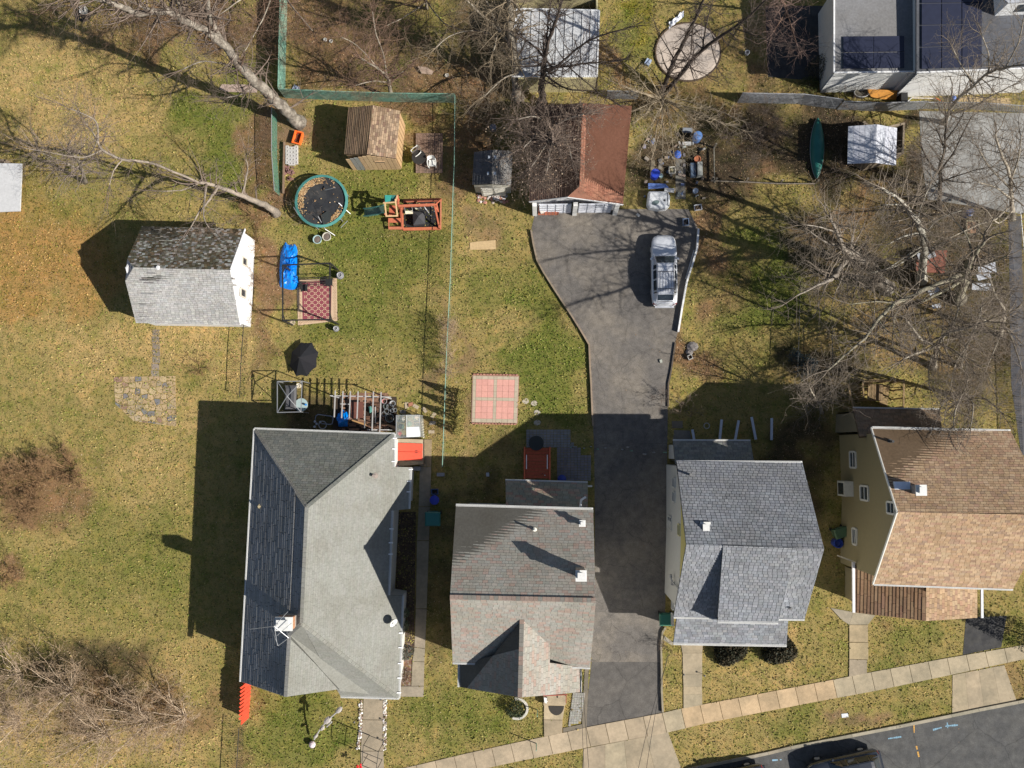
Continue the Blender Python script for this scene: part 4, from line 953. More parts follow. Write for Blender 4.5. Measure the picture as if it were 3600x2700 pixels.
# brown garage behind the driveway
g = thing('garage', 'reddish brown roofed garage with two white overhead doors at the driveway head', 'garage', P(2030, 720))
zr, ze = 4.3, 2.6
rN = P(2047, 362, zr); rS = P(2037, 655, zr); wS = P(1861, 708, ze); eS = P(2190, 718, ze); wN = P(1868, 375, ze); eN = P(2222, 372, ze)
PWg = plane3(rN, rS, wS); PEg = plane3(rN, rS, eS); hp = PP(1995, 692, PWg); hq = PP(2085, 704, PEg)
red = [(.29, .135, .09), (.27, .12, .08), (.31, .15, .10)]
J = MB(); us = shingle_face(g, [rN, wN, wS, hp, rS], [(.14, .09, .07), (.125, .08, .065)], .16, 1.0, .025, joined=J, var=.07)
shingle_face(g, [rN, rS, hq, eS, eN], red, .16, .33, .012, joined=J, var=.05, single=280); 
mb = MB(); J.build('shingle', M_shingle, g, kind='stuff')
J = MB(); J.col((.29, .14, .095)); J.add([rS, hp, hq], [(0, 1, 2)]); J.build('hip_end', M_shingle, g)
og = inset([wN, wS, rS, eS, eN, rN], .22)
walls(g, [p for p in og], [PWg, PEg], M_siding, (.70, .71, .74), drop=.16)
mb = MB(); mb.col((.7, .7, .7))
for p, q in ((wS, hp), (hp, hq), (hq, eS)): mb.beam(off(p, dz=-.06, dy=-.03), off(q, dz=-.06, dy=-.03), .05, .16)
mb.build('rake_board', M_tint, g)
ys_ = og[2].y-.14 if og[2].y < og[1].y else og[1].y-.14
ysd = min(og[1].y, og[2].y, og[3].y)-.06
for (xa, xb) in ((P(1895, 720, 1).x, P(2008, 720, 1).x), (P(2033, 725, 1).x, P(2150, 725, 1).x)):
    dr = None; m = MB(); m.col((.62, .64, .70)); m.box(((xa+xb)/2, ysd-.02, 0), xb-xa, .05, 2.15); dr = m.build('overhead_door', M_tint, g)
    for r_ in range(4):
        for c_ in range(4):
            m = MB(); m.col((.70, .72, .78)); wdt = (xb-xa)/4; m.box((xa+wdt*(c_+.5), ysd-.055, .1+r_*.52), wdt-.12, .04, .4); m.build('panel', M_tint, dr)
for x in (1880, 2021, 2165):
    m = MB(); m.col((.74, .74, .72)); q = P(x, 724, 1.0); m.box((q.x, ysd-.12, 0), .3, .26, 2.45); m.build('post', M_tint, g)
bench = thing('bench', 'small red wooden slatted bench in front of the left garage door', 'bench', P(1935, 740))
for i in range(6):
    m = MB(); m.col(jit((.7, .75, .8), .1)); q = P(1897+i*11.5, 738, .45); m.box((q.x, q.y, .42), .2, .75, .04); m.build('slat', M_redwood, bench)
for x in (1896, 1962):
    m = MB(); m.col((.6, .6, .6)); q = P(x, 738, 0); m.box((q.x, q.y, 0), .07, .7, .42); m.build('leg', M_redwood, bench)
q = P(1905, 742, .5); m = MB(); m.col((.55, .5, .45)); m.box((q.x, q.y, .46), .26, .36, .22, .3); 
tag(m.build('flower_box', M_tint, None, origin=q), 'small pale wooden box sitting on the red bench', 'box')
sheet('concrete_step', [(2054,733),(2130,733),(2130,743),(2054,743)], .04, M_concrete, (1, .9, .8))
# tan wooden shed with brown roof
g = thing('shed', 'tan wooden shed with brown shingle roof, boards split open at its south front', 'shed', P(1300, 560))
zr, ze = 3.1, 2.3
rN = P(1312, 370, zr); rS = P(1290, 542, zr); wN = P(1226, 378, ze); wS = P(1211, 542, ze); eN = P(1407, 391, ze); eS = P(1392, 557, ze)
PWg = plane3(rN, rS, wS); PEg = plane3(rN, rS, eS)
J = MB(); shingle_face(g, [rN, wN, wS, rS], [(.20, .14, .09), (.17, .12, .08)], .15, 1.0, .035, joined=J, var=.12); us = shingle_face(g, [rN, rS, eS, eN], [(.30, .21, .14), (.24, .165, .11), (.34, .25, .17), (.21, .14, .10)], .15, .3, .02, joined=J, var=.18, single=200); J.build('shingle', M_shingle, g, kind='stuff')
og = inset([wN, wS, rS, eS, eN, rN], .06)
walls(g, og, [PWg, PEg], M_wood, (1, 1, 1), drop=.14)
ysd = min(og[1].y, og[2].y, og[3].y)-.02
xa, xb = og[1].x, og[3].x; nb = 11
for i in range(nb):
    x = xa+(xb-xa)*(i+.5)/nb; zt = min(plane_z(PWg, x, ysd), plane_z(PEg, x, ysd))-.2; wd = (xb-xa)/nb-.035
    m = MB(); m.col(jit((1.1, 1.12, 1.1) if i not in (1, 2) else (.55, .8, 1.25), .08)); m.box((x, ysd-.03, 0), wd, .04, zt); m.build('board', M_wood, g)
m = MB(); m.col((.1, .08, .06)); x = xa+(xb-xa)*.66; m.box((x, ysd-.06, 1.55), .62, .03, .22); wn = m.build('window', M_tint, g); m = MB(); m.col((1, 1, 1)); m.box((x, ysd-.08, 1.78), .7, .05, .06); m.build('frame', M_wood, wn)
n3 = 8
for i in range(n3):
    t = (i+.5)/n3; y = og[3].y+(og[4].y-og[3].y)*t; m = MB(); m.col(jit((1.15, 1.1, 1.0), .06)); m.box((og[3].x+(og[4].x-og[3].x)*t+.03, y, 0), .04, abs(og[4].y-og[3].y)/n3-.03, plane_z(PEg, og[3].x, y)-.14); m.build('board', M_wood, g)
# grey small shed
g = thing('shed', 'small grey plastic-clad shed with shingled roof and two pale double doors', 'shed', P(1730, 670))
zr, ze = 2.9, 2.0
rN = P(1732, 527, zr); rS = P(1729, 646, zr); wN = P(1667, 535, ze); wS = P(1661, 649, ze); eN = P(1802, 530, ze); eS = P(1796, 650, ze)
PWg = plane3(rN, rS, wS); PEg = plane3(rN, rS, eS)
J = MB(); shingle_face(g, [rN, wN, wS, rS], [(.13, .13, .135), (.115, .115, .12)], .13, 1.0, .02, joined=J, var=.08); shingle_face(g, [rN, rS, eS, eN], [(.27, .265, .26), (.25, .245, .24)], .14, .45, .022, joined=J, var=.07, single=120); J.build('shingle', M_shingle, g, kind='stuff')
og = inset([wN, wS, rS, eS, eN, rN], .07); walls(g, og, [PWg, PEg], M_siding, (.5, .48, .42), drop=.15)
ysd = min(og[1].y, og[2].y, og[3].y)-.03; xc = og[2].x
for s in (-1, 1):
    m = MB(); m.col((.52, .5, .45)); m.box((xc+s*.43, ysd-.02, .05), .82, .04, 1.85); dr = m.build('door', M_tint, g)
    m = MB(); m.col((.62, .6, .54)); 
    for zz in (.2, .8): m.box((xc+s*.43, ysd-.05, zz), .62, .03, .5)
    m.box((xc+s*.43, ysd-.05, 1.5), .66, .03, .22); m.build('panel', M_tint, dr)
for (x, y, pl) in ((1721, 553, PWg), (1740, 553, PEg), (1718, 610, PWg), (1739, 610, PEg)):
    q = PP(x, y, pl); m = MB(); m.col((.6, .65, .7)); m.box(off(q, dz=-.03), .2, .2, .09); m.build('roof_vent', M_tint, g)
m = MB()
for i in range(60):
    q = P(random.uniform(1678, 1785), 700+random.uniform(-14, 14)); m.col(jit(random.choice([(.6, .56, .54), (.45, .38, .35), (.4, .2, .15)]), .15)); s = random.uniform(.06, .14); m.lathe((q.x, q.y, 0), [(s, 0), (s*1.1, .04), (s*.6, .09)], 6)
tag(m.build('rubble', M_tint, None, origin=P(1730, 700)), 'heap of white rubble and broken bricks before the small grey shed', 'rubble')['kind'] = 'stuff'
# white metal roofed shed north
g = thing('shed', 'large shed with flat white ribbed metal roof and yellowish walls under bare branches', 'shed', P(1955, 200))
z0 = 2.3; A = [P(1810, 31, z0+.25), P(2107, 37, z0+.25), P(2099, 269, z0), P(1802, 269, z0)]
for i in range(10):
    t0, t1 = i/10+.004, (i+1)/10-.004; q = [A[0].lerp(A[1], t0), A[0].lerp(A[1], t1), A[3].lerp(A[2], t1), A[3].lerp(A[2], t0)]
    m = MB(); m.col(jit((.46, .47, .48), .05)); m.slab(q, .05); m.build('roof_panel', M_tint, g)
    m = MB(); m.col((.5, .51, .52)); m.beam(off(q[0], dz=.02), off(q[3], dz=.02), .05, .06); m.build('seam', M_tint, g)
m = MB(); m.col((.66, .67, .68)); 
for i in range(4): m.beam(off(A[i], dz=.0), off(A[(i+1) % 4], dz=.0), .1, .1)
m.build('edge_trim', M_tint, g)
bl = [P(1826, 60, 0), P(2088, 60, 0), P(2090, 318, 0), P(1826, 320, 0)]
walls(g, bl, [plane3(A[0], A[1], A[2])], M_siding, (.52, .46, .26), drop=.06)
# north east house
g = thing('house', 'flat roofed white sided house with blue solar panels at the top right', 'house', P(3200, 200))
z1, z2 = 3.6, 4.3
A = [P(2932, -60, z1+.4), P(3219, -60, z1+.4), P(3221, 252, z1), P(2932, 256, z1)]
m = MB(); m.col((.20, .20, .205)); m.slab(A, .15); m.build('roof', M_shingle, g)
B = [P(3222, -80, z2+.5), P(3720, -80, z2+.5), P(3720, 236, z2), P(3222, 256, z2)]
m = MB(); m.col((.10, .105, .12)); m.slab(B, .15); m.build('roof', M_shingle, g)
M_solar = mat('solar_panel', (.018, .022, .045), .4, .15, 3, spec=.4)
def onq(Q, u, v, dz): 
    a = Q[0].lerp(Q[1], u); b = Q[3].lerp(Q[2], u); return off(a.lerp(b, v), dz=dz)
def panels(Q, u0, u1, v0, v1, nu, nv_):
    for i in range(nu):
        for j in range(nv_):
            ua, ub = u0+(u1-u0)*i/nu+.003, u0+(u1-u0)*(i+1)/nu-.003; va, vb = v0+(v1-v0)*j/nv_+.004, v0+(v1-v0)*(j+1)/nv_-.004
            m = MB(); m.slab([onq(Q, ua, va, .1), onq(Q, ub, va, .1), onq(Q, ub, vb, .1), onq(Q, ua, vb, .1)], .04); m.build('solar_panel', M_solar, g)
panels(A, .105, .85, .60, .965, 2, 2); panels(B, .03, .46, .05, .97, 3, 4)
m = MB(); m.col((.7, .7, .7)); m.beam(A[0], A[3], .1, .12); m.beam(A[3], A[2], .1, .12); m.beam(B[3], B[2], .1, .12); m.build('gutter', M_tint, g)
def lap_wall(root, a, b, zt, col, n=14):
    """horizontal lap siding boards on the wall a-b (plan points), facing -y side"""
    for i in range(n):
        z0_, z1_ = zt*i/n, zt*(i+1)/n-.01; m = MB(); m.col(jit(col, .02)); m.add([(a.x, a.y-.03, z0_), (b.x, b.y-.03, z0_), (b.x, b.y-.01, z1_), (a.x, a.y-.01, z1_), (a.x, a.y+.1, z0_), (b.x, b.y+.1, z0_), (b.x, b.y+.1, z1_), (a.x, a.y+.1, z1_)],
              [(0, 1, 2, 3), (5, 4, 7, 6), (4, 5, 1, 0), (3, 2, 6, 7)]); m.build('siding_board', M_siding, root)
lap_wall(g, Vector((A[3].x+.25, A[3].y+.25, 0)), Vector((A[2].x, A[2].y+.25, 0)), z1-.2, (.72, .73, .72))
lap_wall(g, Vector((A[2].x+.02, B[3].y+.2, 0)), Vector((B[2].x, B[2].y+.2, 0)), z2-.2, (.74, .74, .73))
walls(g, [Vector((A[3].x+.25, A[3].y+.4, 0)), Vector((A[2].x, A[2].y+.4, 0)), Vector((A[1].x, A[1].y, 0)), Vector((A[0].x+.25, A[0].y, 0))], [plane3(A[0], A[1], A[2])], M_siding, (.6, .6, .6))
walls(g, [Vector((B[3].x+.1, B[3].y+.4, 0)), Vector((B[2].x, B[2].y+.4, 0)), Vector((B[1].x, B[1].y, 0)), Vector((B[0].x+.1, B[0].y, 0))], [plane3(B[0], B[1], B[2])], M_siding, (.6, .6, .6))
# dormer of the same house
q = [P(3497, -30, 6.3), P(3640, -30, 6.3), P(3640, 0, 6.3), P(3540, 2, 6.3)]
m = MB(); m.col((.4, .42, .46)); m.slab([P(3490, -40, 6.2), P(3700, -40, 6.2), P(3700, 2, 6.2), P(3545, 10, 6.2)], .12); m.build('dormer_roof', M_shingle, g)
d0, d1 = P(3497, 56, 4.6), P(3700, 46, 4.6); u0, u1 = P(3545, 12, 6.1), P(3700, 4, 6.1)
m = MB(); m.col((.74, .75, .76)); m.add([d0, d1, u1, u0], [(0, 1, 2, 3)]); m.add([d0, u0, P(3490, -40, 6.1), P(3490, -40, 4.6)], [(0, 1, 2, 3)]); m.build('dormer_wall', M_siding, g)
fpl = plane3(d0, d1, u0); m = MB(); m.poly([off(PP(x, y, fpl), dz=.03) for x, y in ((3558, 44), (3600, 42), (3600, 16), (3580, 18))]); m.build('pane', M_glass, g)
# small white-blue roofed shed right
g = thing('shed', 'low shed with pale bluish white folded metal roof beside the grey parking pad', 'shed', P(3066, 520))
zr, ze = 2.5, 2.1; rN = P(3082, 437, zr); rS = P(3078, 572, zr)
for tag_, q in (('w', [rN, P(2982, 444, ze), P(2979, 576, ze), rS]), ('e', [rN, rS, P(3150, 582, ze), P(3154, 450, ze)])):
    n = 5
    for i in range(n):
        if tag_ == 'w': a, b, c, d = q[0].lerp(q[1], i/n+.004), q[0].lerp(q[1], (i+1)/n-.004), q[3].lerp(q[2], (i+1)/n-.004), q[3].lerp(q[2], i/n+.004)
        else: a, b, c, d = q[0].lerp(q[3], i/n+.004), q[0].lerp(q[3], (i+1)/n-.004), q[1].lerp(q[2], (i+1)/n-.004), q[1].lerp(q[2], i/n+.004)
        m = MB(); m.col(jit((.52, .54, .60), .04)); m.slab([a, b, c, d], .04); m.build('roof_panel', M_tint, g)
walls(g, inset([P(2982, 444, 0)*1, P(2979, 576, 0)*1, rS, P(3150, 582, 0), P(3154, 450, 0), rN], .25), [plane3(rN, rS, P(2979, 576, ze)), plane3(rN, rS, P(3150, 582, ze))], M_greywood, (.9, .85, .75), drop=.06)
# small roof slab at left edge
g = thing('shed', 'low flat white roof cut off by the left edge of the picture', 'shed', P(20, 650))
m = MB(); m.col((.50, .50, .50)); m.slab([P(-80, 572, 1.9), P(77, 575, 1.9), P(70, 742, 1.9), P(-80, 748, 1.9)], .1); m.build('roof', M_tint, g)
walls(g, [P(-70, 585, 0), P(-70, 735, 0), P(72, 738, 0), P(76, 590, 0)], [(Vector((0, 0, 1.9)), Vector((0, 0, 1)))], M_greywood, (.8, .75, .7), drop=.09)

# ================================================================== FENCES
def fence(label, pts, h=1.3, post_gap=2.4, wire=None, rail=True, spacing=.11, wdt=.012, postm=None, slats=False, cat='fence', name='chain_link_fence'):
    f = thing(name, label, cat, P(*pts[0])); wire = wire or M_green; pm = postm or wire; W3 = [P(*p) for p in pts]
    mp = MB(); ppo = None
    for a, b in zip(W3[:-1], W3[1:]):
        L_ = (b-a).length; n = max(1, round(L_/post_gap)); d = (b-a).normalized()
        for i in range(n):
            p, q = a.lerp(b, i/n), a.lerp(b, (i+1)/n)
            if ppo is None:
                m = MB(); m.tube([(0, 0, -.05), (0, 0, h+.05)], .035, 6); ppo = m.build('post', pm, f); ppo.location = p - WO[f.name]
            else: copy_part(ppo, f, loc=p)
            if rail: m = MB(); m.tube([off(p, dz=h), off(q, dz=h)], .026, 5); m.build('top_rail', pm, f)
        k = int(L_/spacing)
        for i in range(k):
            p = a + d*(i*spacing)
            for s in (1, -1):
                q = p + d*s*h*.55
                t0, t1 = 0.0, 1.0; e = i*spacing; f_ = e+s*h*.55
                if f_ < 0: t1 = e/(e-f_)
                if f_ > L_: t1 = (L_-e)/(f_-e)
                if t1 > .05: u_, w2 = p, p.lerp(q, t1); mp.add([off(u_, dz=.03), off(w2, dz=.03+(h-.05)*t1), off(w2, dz=.03+(h-.05)*t1)+d*wdt*1.4, off(u_, dz=.03)+d*wdt*1.4], [(0, 1, 2, 3)])
                g0 = e - s*h*.55
                if g0 < 0 and s > 0 or g0 > L_ and s < 0:
                    edge = 0.0 if g0 < 0 else L_; tt = abs(e-edge)/(h*.55)
                    if tt < .95:
                        A_ = a + d*edge; B_ = a + d*(edge + s*h*.55*tt); u0 = 1-tt
                        mp.add([off(A_, dz=.03+(h-.05)*u0), off(B_, dz=h-.02), off(B_, dz=h-.02)+d*wdt*1.4, off(A_, dz=.03+(h-.05)*u0)+d*wdt*1.4], [(0, 1, 2, 3)])
    m = copy_part(ppo, f, loc=W3[-1])
    mp.build('wire_mesh', wire, f, kind='stuff')
    return f
M_grnpanel = mat('faded_green_slats', (.17, .33, .26), .8, .25, 4, c2=(.26, .30, .22), c2scale=.7)
fence('green slatted fence running up the image along the northern lawn', [(1012,-40),(1006,190),(1003,343)], 1.7, 2.4, M_grnpanel, spacing=.09, wdt=.05)
fence('green slatted fence running sideways behind the tan wooden shed', [(1003,345),(1180,353),(1400,360),(1606,362)], 1.6, 2.4, M_grnpanel, spacing=.09, wdt=.05)
fence('thin green chain link fence dividing the two back lawns lengthwise', [(1606,362),(1604,600),(1600,680),(1590,1000),(1578,1230),(1570,1450),(1563,1640)], 1.35, 2.9, mat('aged_green_wire', (.22, .38, .30), .6, .15, 3), spacing=.13, wdt=.005)
fence('leaning chain link fence with timber rail left of the trampoline', [(975,400),(975,560),(985,690)], 1.3, 2.6, M_green, postm=M_galv, spacing=.1, wdt=.02)
eb = thing('timber_rail', 'long brown timber standing on edge beside the leaning wire fence', 'rail', P(997, 600))
m = MB(); m.col((.75, .6, .5)); m.beam(P(1000, 500, .15), P(996, 680, .15), .08, .3); m.build('board', M_greywood, eb)
fence('rusty wire fence between west lawn and the gazebo yard', [(878,1120),(868,1250),(862,1400)], 1.1, 2.6, M_darkmetal, spacing=.16, wdt=.008)
fence('low wire fence in front of the lower left leafy ground', [(862,2540),(856,2640),(850,2760)], 1.2, 2.6, M_darkmetal, spacing=.16, wdt=.01)
M_greypanel = mat('grey_slats', (.30, .31, .33), .8, .2, 4)
fence('grey slatted fence below the round pool base', [(2130,348),(2240,350)], 1.4, 2.4, M_greypanel, spacing=.1, wdt=.05)
fence('grey slatted fence behind the canoe yard', [(2590,362),(2800,366),(2935,384)], 1.7, 2.4, M_greypanel, spacing=.09, wdt=.06)
fence('grey slatted fence above the small white roofed shed', [(2940,386),(3080,392),(3230,386)], 1.5, 2.4, M_greypanel, spacing=.1, wdt=.05)
fence('thin fence above the grey parking pad', [(3235,384),(3400,384),(3620,400)], 1.2, 2.4, M_greypanel, spacing=.12, wdt=.03)
fence('white railed fence at the right picture edge beside the side drive', [(3550,760),(3568,960),(3580,1160),(3590,1350),(3600,1620)], 1.3, 2.4, M_galv, postm=M_white, spacing=.12, wdt=.02)
fence('dark wire fence between the pale lawn and the tree yard', [(2795,1000),(2790,1190),(2785,1330)], 1.2, 2.6, M_darkmetal, spacing=.14, wdt=.01)
fence('wire fence crossing the wooded yard', [(2905,1150),(2907,1330)], 1.2, 2.6, M_darkmetal, spacing=.14, wdt=.01)
def rails(label, pts, zs, m_, col, w_=.1):
    f = thing('rail_fence', label, 'fence', P(*pts[0]))
    for a, b in zip(pts[:-1], pts[1:]):
        for z in zs: m = MB(); m.col(jit(col, .1)); m.beam(P(*a, z), P(*b, z), .06, w_); m.build('rail', m_, f)
    for p in pts: m = MB(); m.col(col); q = P(*p); m.box((q.x, q.y, 0), .1, .1, zs[-1]+.1); m.build('post', m_, f)
    return f
rails('low weathered rail fence under the canoe yard', [(2500,636),(2620,640),(2740,646),(2865,646)], (.3, .75), M_greywood, (.9, .9, .85))
rails('short weathered rail fence left of the canoe yard', [(2510,520),(2512,640)], (.3, .75), M_greywood, (.7, .75, .75))
M_redgate = mat('red_gate_paint', (1, 1, 1), .6, .05, 4, tint=True); TINTED.add('red_gate_paint')
# red picket gate at the front left corner of house 1
f = thing('picket_gate', 'bright red slatted gate leaning out from the front corner of the grey house', 'gate', P(865, 2460))
for i in range(9):
    y = 2404+i*13.5; m = MB(); m.col((.95, .11, .05)); a_ = P(852+(2520-y)*.0, y+12, 1.75); b_ = P(886, y-12, 1.75-.1)
    m.beam(P(846-i*.6, y+16, 1.5), P(884-i*1.2, y-12, 1.6), .13, .06); m.build('slat', M_redgate, f)

for i in range(30):
    q = P(886-i*.4, 2300+i*7.6, 0); m = MB(); m.col(jit((.6, .08, .04), .08)); m.box(q, .05, .125, 1.45+.0*i); m.build('picket', M_redgate, f)
# ================================================================== THINGS ON THE GROUND
def disc_obj(name, label, cat, px, py, prof, col, m=None, n=18, group=None, sx=1, sy=1, z=0):
    c = P(px, py, z); mb = MB(); mb.col(col); mb.lathe(c, prof, n, sx, sy); return tag(mb.build(name, m or M_tint, None, origin=c), label, cat, group)
def box_obj(name, label, cat, px, py, sx, sy, sz, rz, col, m=None, group=None, z=0):
    c = P(px, py, z); mb = MB(); mb.col(col); mb.box(c, sx, sy, sz, rz); return tag(mb.build(name, m or M_tint, None, origin=c), label, cat, group)
def open_crate(name, label, cat, px, py, sx, sy, h, rz, col, inner=(.05, .04, .03), m=None, t=.05, lip=True, z=0):
    """an open box: four sides, floor, contents"""
    c = P(px, py, z); r = thing(name, label, cat, c); co, si = math.cos(rz), math.sin(rz)
    def q(x, y, zz): return Vector((c.x+x*co-y*si, c.y+x*si+y*co, c.z+zz))
    mb = MB(); mb.col(col); o = [(-sx/2, -sy/2), (sx/2, -sy/2), (sx/2, sy/2), (-sx/2, sy/2)]; tp = .88
    for i in range(4):
        a, b = o[i], o[(i+1) % 4]; i_ = lambda p: (p[0]*(1-2*t/sx), p[1]*(1-2*t/sy))
        ai, bi = i_(a), i_(b)
        vs = [q(a[0]*tp, a[1]*tp, 0), q(b[0]*tp, b[1]*tp, 0), q(*b, h), q(*a, h), q(*bi, h), q(*ai, h), q(bi[0]*tp, bi[1]*tp, .04), q(ai[0]*tp, ai[1]*tp, .04)]
        mb.add(vs, [(0, 1, 2, 3), (3, 2, 4, 5), (5, 4, 6, 7)])
    mb.build('body', m or M_gloss, r)
    mb = MB(); mb.col(inner); mb.add([q(x*.85, y*.85, h*.45) for x, y in o], [(0, 1, 2, 3)])
    for k in range(8): x, y = random.uniform(-.3, .3)*sx, random.uniform(-.3, .3)*sy; mb.col(jit(inner, .5)); mb.lathe(q(x, y, h*.45), [(.07, 0), (.08, .05), (.03, .1)], 6)
    mb.build('contents', M_tint, r); return r
# trampoline
tc = P(1134, 706); tr = thing('trampoline', 'round trampoline with green padded rim, dark mat with drifted leaves and bent net poles', 'trampoline', (tc.x, tc.y, 0))
R_ = 1.78; c = (tc.x+.0, tc.y, .85)
c8 = P(1130, 707, .85)
mb = MB(); mb.lathe((c8.x, c8.y, .80), [(R_-.02, 0), (R_-.02, .01), (.01, .0)], 32); mb.build('mat', mat('trampoline_mat', (.022, .024, .028), .8, .3, 3, c2=(.04, .04, .04), c2scale=1.2), tr)
mb = MB(); n = 32
for i in range(n):
    a, b = 2*math.pi*i/n, 2*math.pi*(i+1)/n
    if 60 < math.degrees(a) % 360 < 80: pass
    k = .86+.05*math.sin(i*1.7); vs = [Vector((c8.x+r*math.cos(t), c8.y+r*math.sin(t), .9+(.02 if r < 1.9 else -.02))) for t in (a, b) for r in (R_*1.0-.02-.16*k+.12, R_+.14)]
    mb.add(vs + [off(p, dz=-.05) for p in vs], [(0, 1, 3, 2), (4, 6, 7, 5), (1, 5, 7, 3), (0, 2, 6, 4)])
mb.build('pad', mat('green_pad', (.08, .27, .24), .6, .2, 3, c2=(.05, .17, .16), c2scale=1.5), tr)
mb = MB(); mb.torus((c8.x, c8.y, .82), R_+.08, .04, 32, 6); mb.build('frame', M_galv, tr)
for i in range(6):
    a = i*math.pi/3+.3; x, y = c8.x+(R_+.08)*math.cos(a), c8.y+(R_+.08)*math.sin(a); mb = MB(); mb.tube([(x, y, 0), (x, y, .82)], .035, 6); mb.build('leg', M_galv, tr)
for (a0, b0) in (((1032,728,.85),(1048,755,1.0)),((1118,760,1.2),(1143,805,.5)),((1143,805,.5),(1178,828,.1)),((1190,713,1.0),(1232,752,.3)),((1222,776,.3),(1198,800,.2)),((1142,668,1.0),(1178,660,1.6))):
    mb = MB(); mb.tube([P(*a0), P(*b0)], .03, 6); mb.build('net_pole', M_galv, tr)
mb = MB(); mb.col((.03, .035, .035)); vs = [P(1128, 757, .95), P(1150, 742, .93), P(1166, 752, .93), P(1160, 780, .93), P(1136, 790, .95)]; mb.slab(vs, .02); mb.build('net_heap', M_tint, tr)
lv = MB()
for i in range(790):
    if i < 560: a = random.gauss(2.5, .55); r = R_*random.uniform(.72, .98)
    elif i < 760: a = random.gauss(-.9, .3); r = R_*random.uniform(.75, .98)
    else: a = random.uniform(0, 6.28); r = R_*math.sqrt(random.random())
    x, y = c8.x+r*math.cos(a), c8.y+r*math.sin(a); s = random.uniform(.03, .07); t = random.random()*6.28; lv.col(jit(random.choice([(.45, .28, .13), (.3, .17, .08), (.5, .36, .2)]), .2))
    z = .83+random.random()*.04; lv.add([(x+s*math.cos(t+k*1.57), y+s*math.sin(t+k*1.57)*.7, z+random.uniform(0, .02)) for k in range(4)], [(0, 1, 2, 3)])
lf = lv.build('fallen_leaves', M_tint, tr, kind='stuff')
# play set
ps = thing('swing_set', 'cedar coloured swing set with green slide, canopy tower and black leafy play mat', 'swing set', P(1450, 740))
def PB_(name, a, b, w_, h_, col=(1, 1, 1), m=M_redwood, par=None): mb = MB(); mb.col(col); mb.beam(P(*a), P(*b), w_, h_); return mb.build(name, m, par or ps)
PB_('border_board', (1418,707,.1), (1552,703,.1), .2, .15, (.9, .9, .9)); PB_('border_board', (1418,806,.1), (1548,803,.1), .2, .15, (1.1, 1.1, 1)); 
PB_('border_board', (1550,703,.2), (1549,806,.2), .08, .2, (1.2, 1.4, 1.5)); PB_('border_board', (1416,730,.2), (1417,806,.2), .07, .15)
PB_('bench_board', (1365,775,.45), (1414,775,.45), .32, .06, (1.15, 1.1, 1.1)); PB_('bench_board', (1366,802,.3), (1414,802,.3), .2, .06, (1.05, 1.2, 1.2)); PB_('brace', (1367,772,.4), (1367,803,.3), .06, .06)
PB_('top_beam', (1401,725,2.1), (1528,720,2.1), .16, .16, (1.1, 1.1, 1.1))
for a, b in (((1528,720,2.1),(1550,700,.1)),((1528,722,2.1),(1546,806,.1)),((1534,712,1.5),(1541,745,1.4)),((1402,700,1.9),(1398,725,2.1)),((1403,727,2.0),(1413,770,.2)),((1398,672+14,2.0),(1402,724,2.0)),((1410,727,2.0),(1414,806,.1)),((1530,730,1.9),(1540,742,1.2))):
    PB_('strut', a, b, .1, .1, jit((1.15, 1.1, 1.1), .1))
for (x, y) in ((1352,712),(1398,712),(1356,758),(1400,760)):
    PB_('tower_post', (x, y, 0), (x-3, y-6, 2.0), .1, .1)
for i in range(7):
    PB_('deck_board', (1368, 720+i*6, 1.25-i*.03), (1391, 727+i*5, 1.22-i*.03), .1, .04, jit((1.0, .85, .85), .15))
for i in range(5): PB_('rail_board', (1360+i*7, 750, 1.2), (1361+i*7, 756, 1.5), .05, .05)
for a, b in (((1353,712,2.2),(1358,760,2.2)),((1390,700,2.3),(1397,757,2.2)),((1357,760,2.2),(1398,759,2.2)),((1347,714,2.2),(1390,711,2.3)),((1353,687,2.0),(1355,712,2.2)),((1397,686,2.0),(1390,711,2.3))):
    PB_('canopy_bar', a, b, .09, .07, (1.5, 1.45, 1.3), M_wood)
mb = MB(); mb.col((.04, .30, .25)); p = [P(1353,686,2.1), P(1377,686,2.05), P(1370,711,2.2), P(1354,711,2.25)]; mb.slab(p, .02); mb.col((.03, .14, .12)); mb.slab([P(1377,686,2.05), P(1395,686,2.0), P(1391,706,2.1), P(1371,711,2.1)], .02); mb.build('canopy', M_tint, ps)
mb = MB(); sl_ = [(1350,735,1.2),(1325,742,.95),(1300,746,.6),(1280,748,.3)]
for i in range(3):
    a, b = P(*sl_[i]), P(*sl_[i+1]); w_ = Vector((0, .27, 0)); mb.col((.11, .17, .12)); mb.add([a-w_, b-w_, b+w_, a+w_], [(0, 1, 2, 3)])
    for s in (-1, 1): mb.col((.08, .22, .19)); q = w_*s; mb.beam(a+q+Vector((0, 0, .08)), b+q+Vector((0, 0, .08)), .06, .2)
mb.build('slide', M_gloss, ps)
mb = MB(); mb.col((.018, .018, .02)); mb.slab([P(1420,712,.04), P(1545,708,.04), P(1545,800,.04), P(1420,800,.04)], .04); mb.build('ground_cloth', M_tint, ps)
mb = MB(); mb.col((.05, .05, .055)); apx = P(1471, 760, .75); cr = [P(1450,744,.5), P(1492,743,.5), P(1493,786,.5), P(1453,791,.5)]; mb.add([apx]+cr, [(0, 2, 1), (0, 3, 2), (0, 4, 3), (0, 1, 4)]); 
mb.add(cr+[off(p, dz=-.4) for p in cr], [(0, 1, 5, 4), (1, 2, 6, 5), (2, 3, 7, 6), (3, 0, 4, 7)]); mb.build('cover', M_tint, ps)
